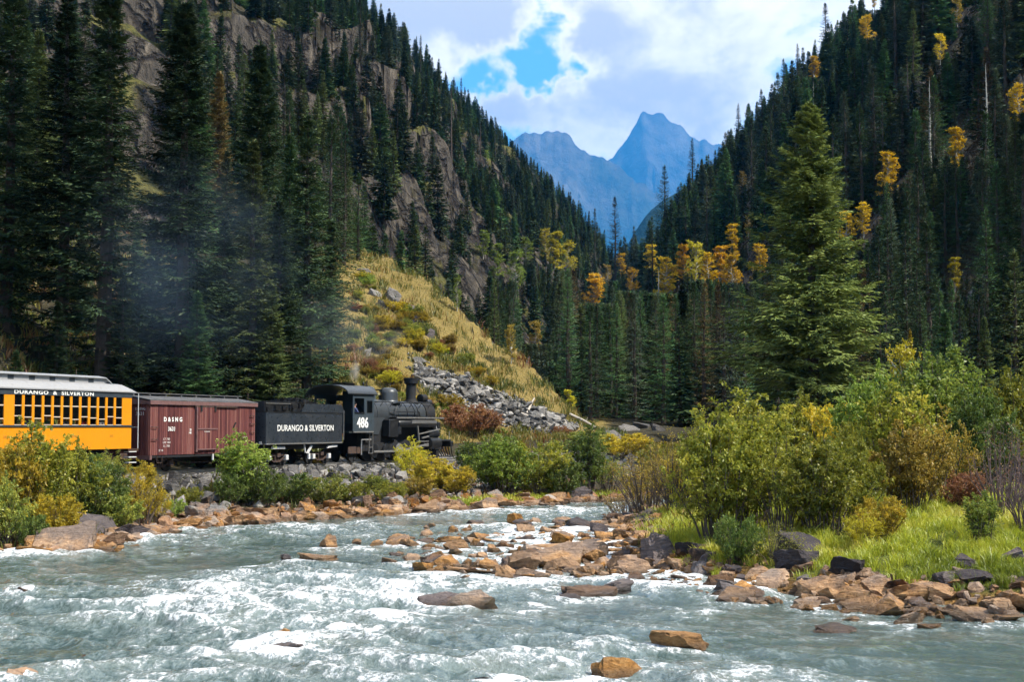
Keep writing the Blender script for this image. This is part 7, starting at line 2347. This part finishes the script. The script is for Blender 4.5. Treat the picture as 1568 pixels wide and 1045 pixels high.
for (cn, cc), (x, wh) in zip(cols, spots):
    loc, rz = in_car(co_, x + 0.22, -0.78, zb + 0.66, -math.pi / 2)
    person('person', 'passenger in %s shirt in the coach, %s' % (cn, wh), paint(cn + '_shirt', cc, 0.8), loc, rz, group='passengers in the yellow coach')

# ---------------------------------------------------------------- smoke and steam
def puff(name, centre, rad, dens, col, label, nscale=2.2, seed=0.0, rot=0.0, thr=0.42):
    bm = bmesh.new()
    bmesh.ops.create_icosphere(bm, subdivisions=3, radius=1.0)
    me = bpy.data.meshes.new(name); bm.to_mesh(me); bm.free()
    m_, t = mat(name)
    ob = t.n('ShaderNodeTexCoord').outputs['Object']
    ln = t.n('ShaderNodeVectorMath', operation='LENGTH', ins={0: ob}).outputs['Value']
    fall = t.step(ln, 0.25, 0.98, 1.0, 0.0)
    sh = t.n('ShaderNodeVectorMath', operation='ADD', ins={0: ob, 1: (seed, seed * 0.7, seed * 1.3)}).outputs[0]
    ns = t.noise(sh, nscale, 2.5, 0.5, 0.4)
    d = t.m('MULTIPLY', t.m('MULTIPLY', fall, t.step(ns, thr - 0.1, thr + 0.3)), dens)
    finish(t, None, volume=t.n('ShaderNodeVolumePrincipled', ins={'Color': col, 'Density': d, 'Anisotropy': 0.2}))
    o = link(name, me, None, m_)
    o.location = centre; o.scale = rad; o.rotation_euler = (0, rot, 0)
    return tag(o, label, kind='stuff')


puff('smoke', at_depth(290, 405, 76), (8.0, 3.4, 7.2), 0.045, (0.42, 0.66, 1.0), 'thin blue coal smoke drifting in front of the spruces', 1.7, 3.1)
puff('smoke_wisp', at_depth(500, 500, 90), (5.0, 2.2, 3.4), 0.10, (0.55, 0.74, 0.88), 'thin pale smoke wisp drifting over the slope behind the cab', 2.0, 8.3)
puff('smoke_trail', at_depth(585, 530, 91), (2.6, 1.0, 0.9), 0.22, (0.75, 0.82, 0.92), 'faint trail of smoke leaning back from the stack', 1.8, 4.4, -0.55)
puff('steam', at_depth(543, 570, 87.5), (0.38, 0.38, 0.85), 3.0, (0.95, 0.95, 0.95), 'small white puff of steam above the cab', 1.6, 1.2, 0.15, 0.35)
build_river()
# ---------------------------------------------------------------- haze
hz = MB().box(-30000, 30000, -9000, 27000, -900, 4500)
m_, t = mat('air')
finish(t, None, volume=t.n('ShaderNodeVolumePrincipled', ins={'Color': (0.04, 0.38, 1.0), 'Density': 0.00005, 'Anisotropy': 0.1}))
tag(hz.build('haze', m_), 'thin blue air between the camera and the far mountains', kind='stuff')

# alike things: tell them apart by their order from the left
ORD = ['first', 'second', 'third', 'fourth', 'fifth', 'sixth', 'seventh', 'eighth', 'ninth', 'tenth', 'eleventh', 'twelfth', 'thirteenth', 'fourteenth', 'fifteenth', 'sixteenth', 'seventeenth', 'eighteenth', 'nineteenth', 'twentieth']
by = {}
for o in SC.objects:
    if o.parent is None and o.get('category'):
        by.setdefault(o['label'], []).append(o)
for lb, obs in by.items():
    if 1 < len(obs) <= len(ORD):
        obs.sort(key=lambda o: o.location.x / max(o.location.y, 1))
        for k, o in enumerate(obs):
            o['label'] = '%s-from-left %s' % (ORD[k], lb)
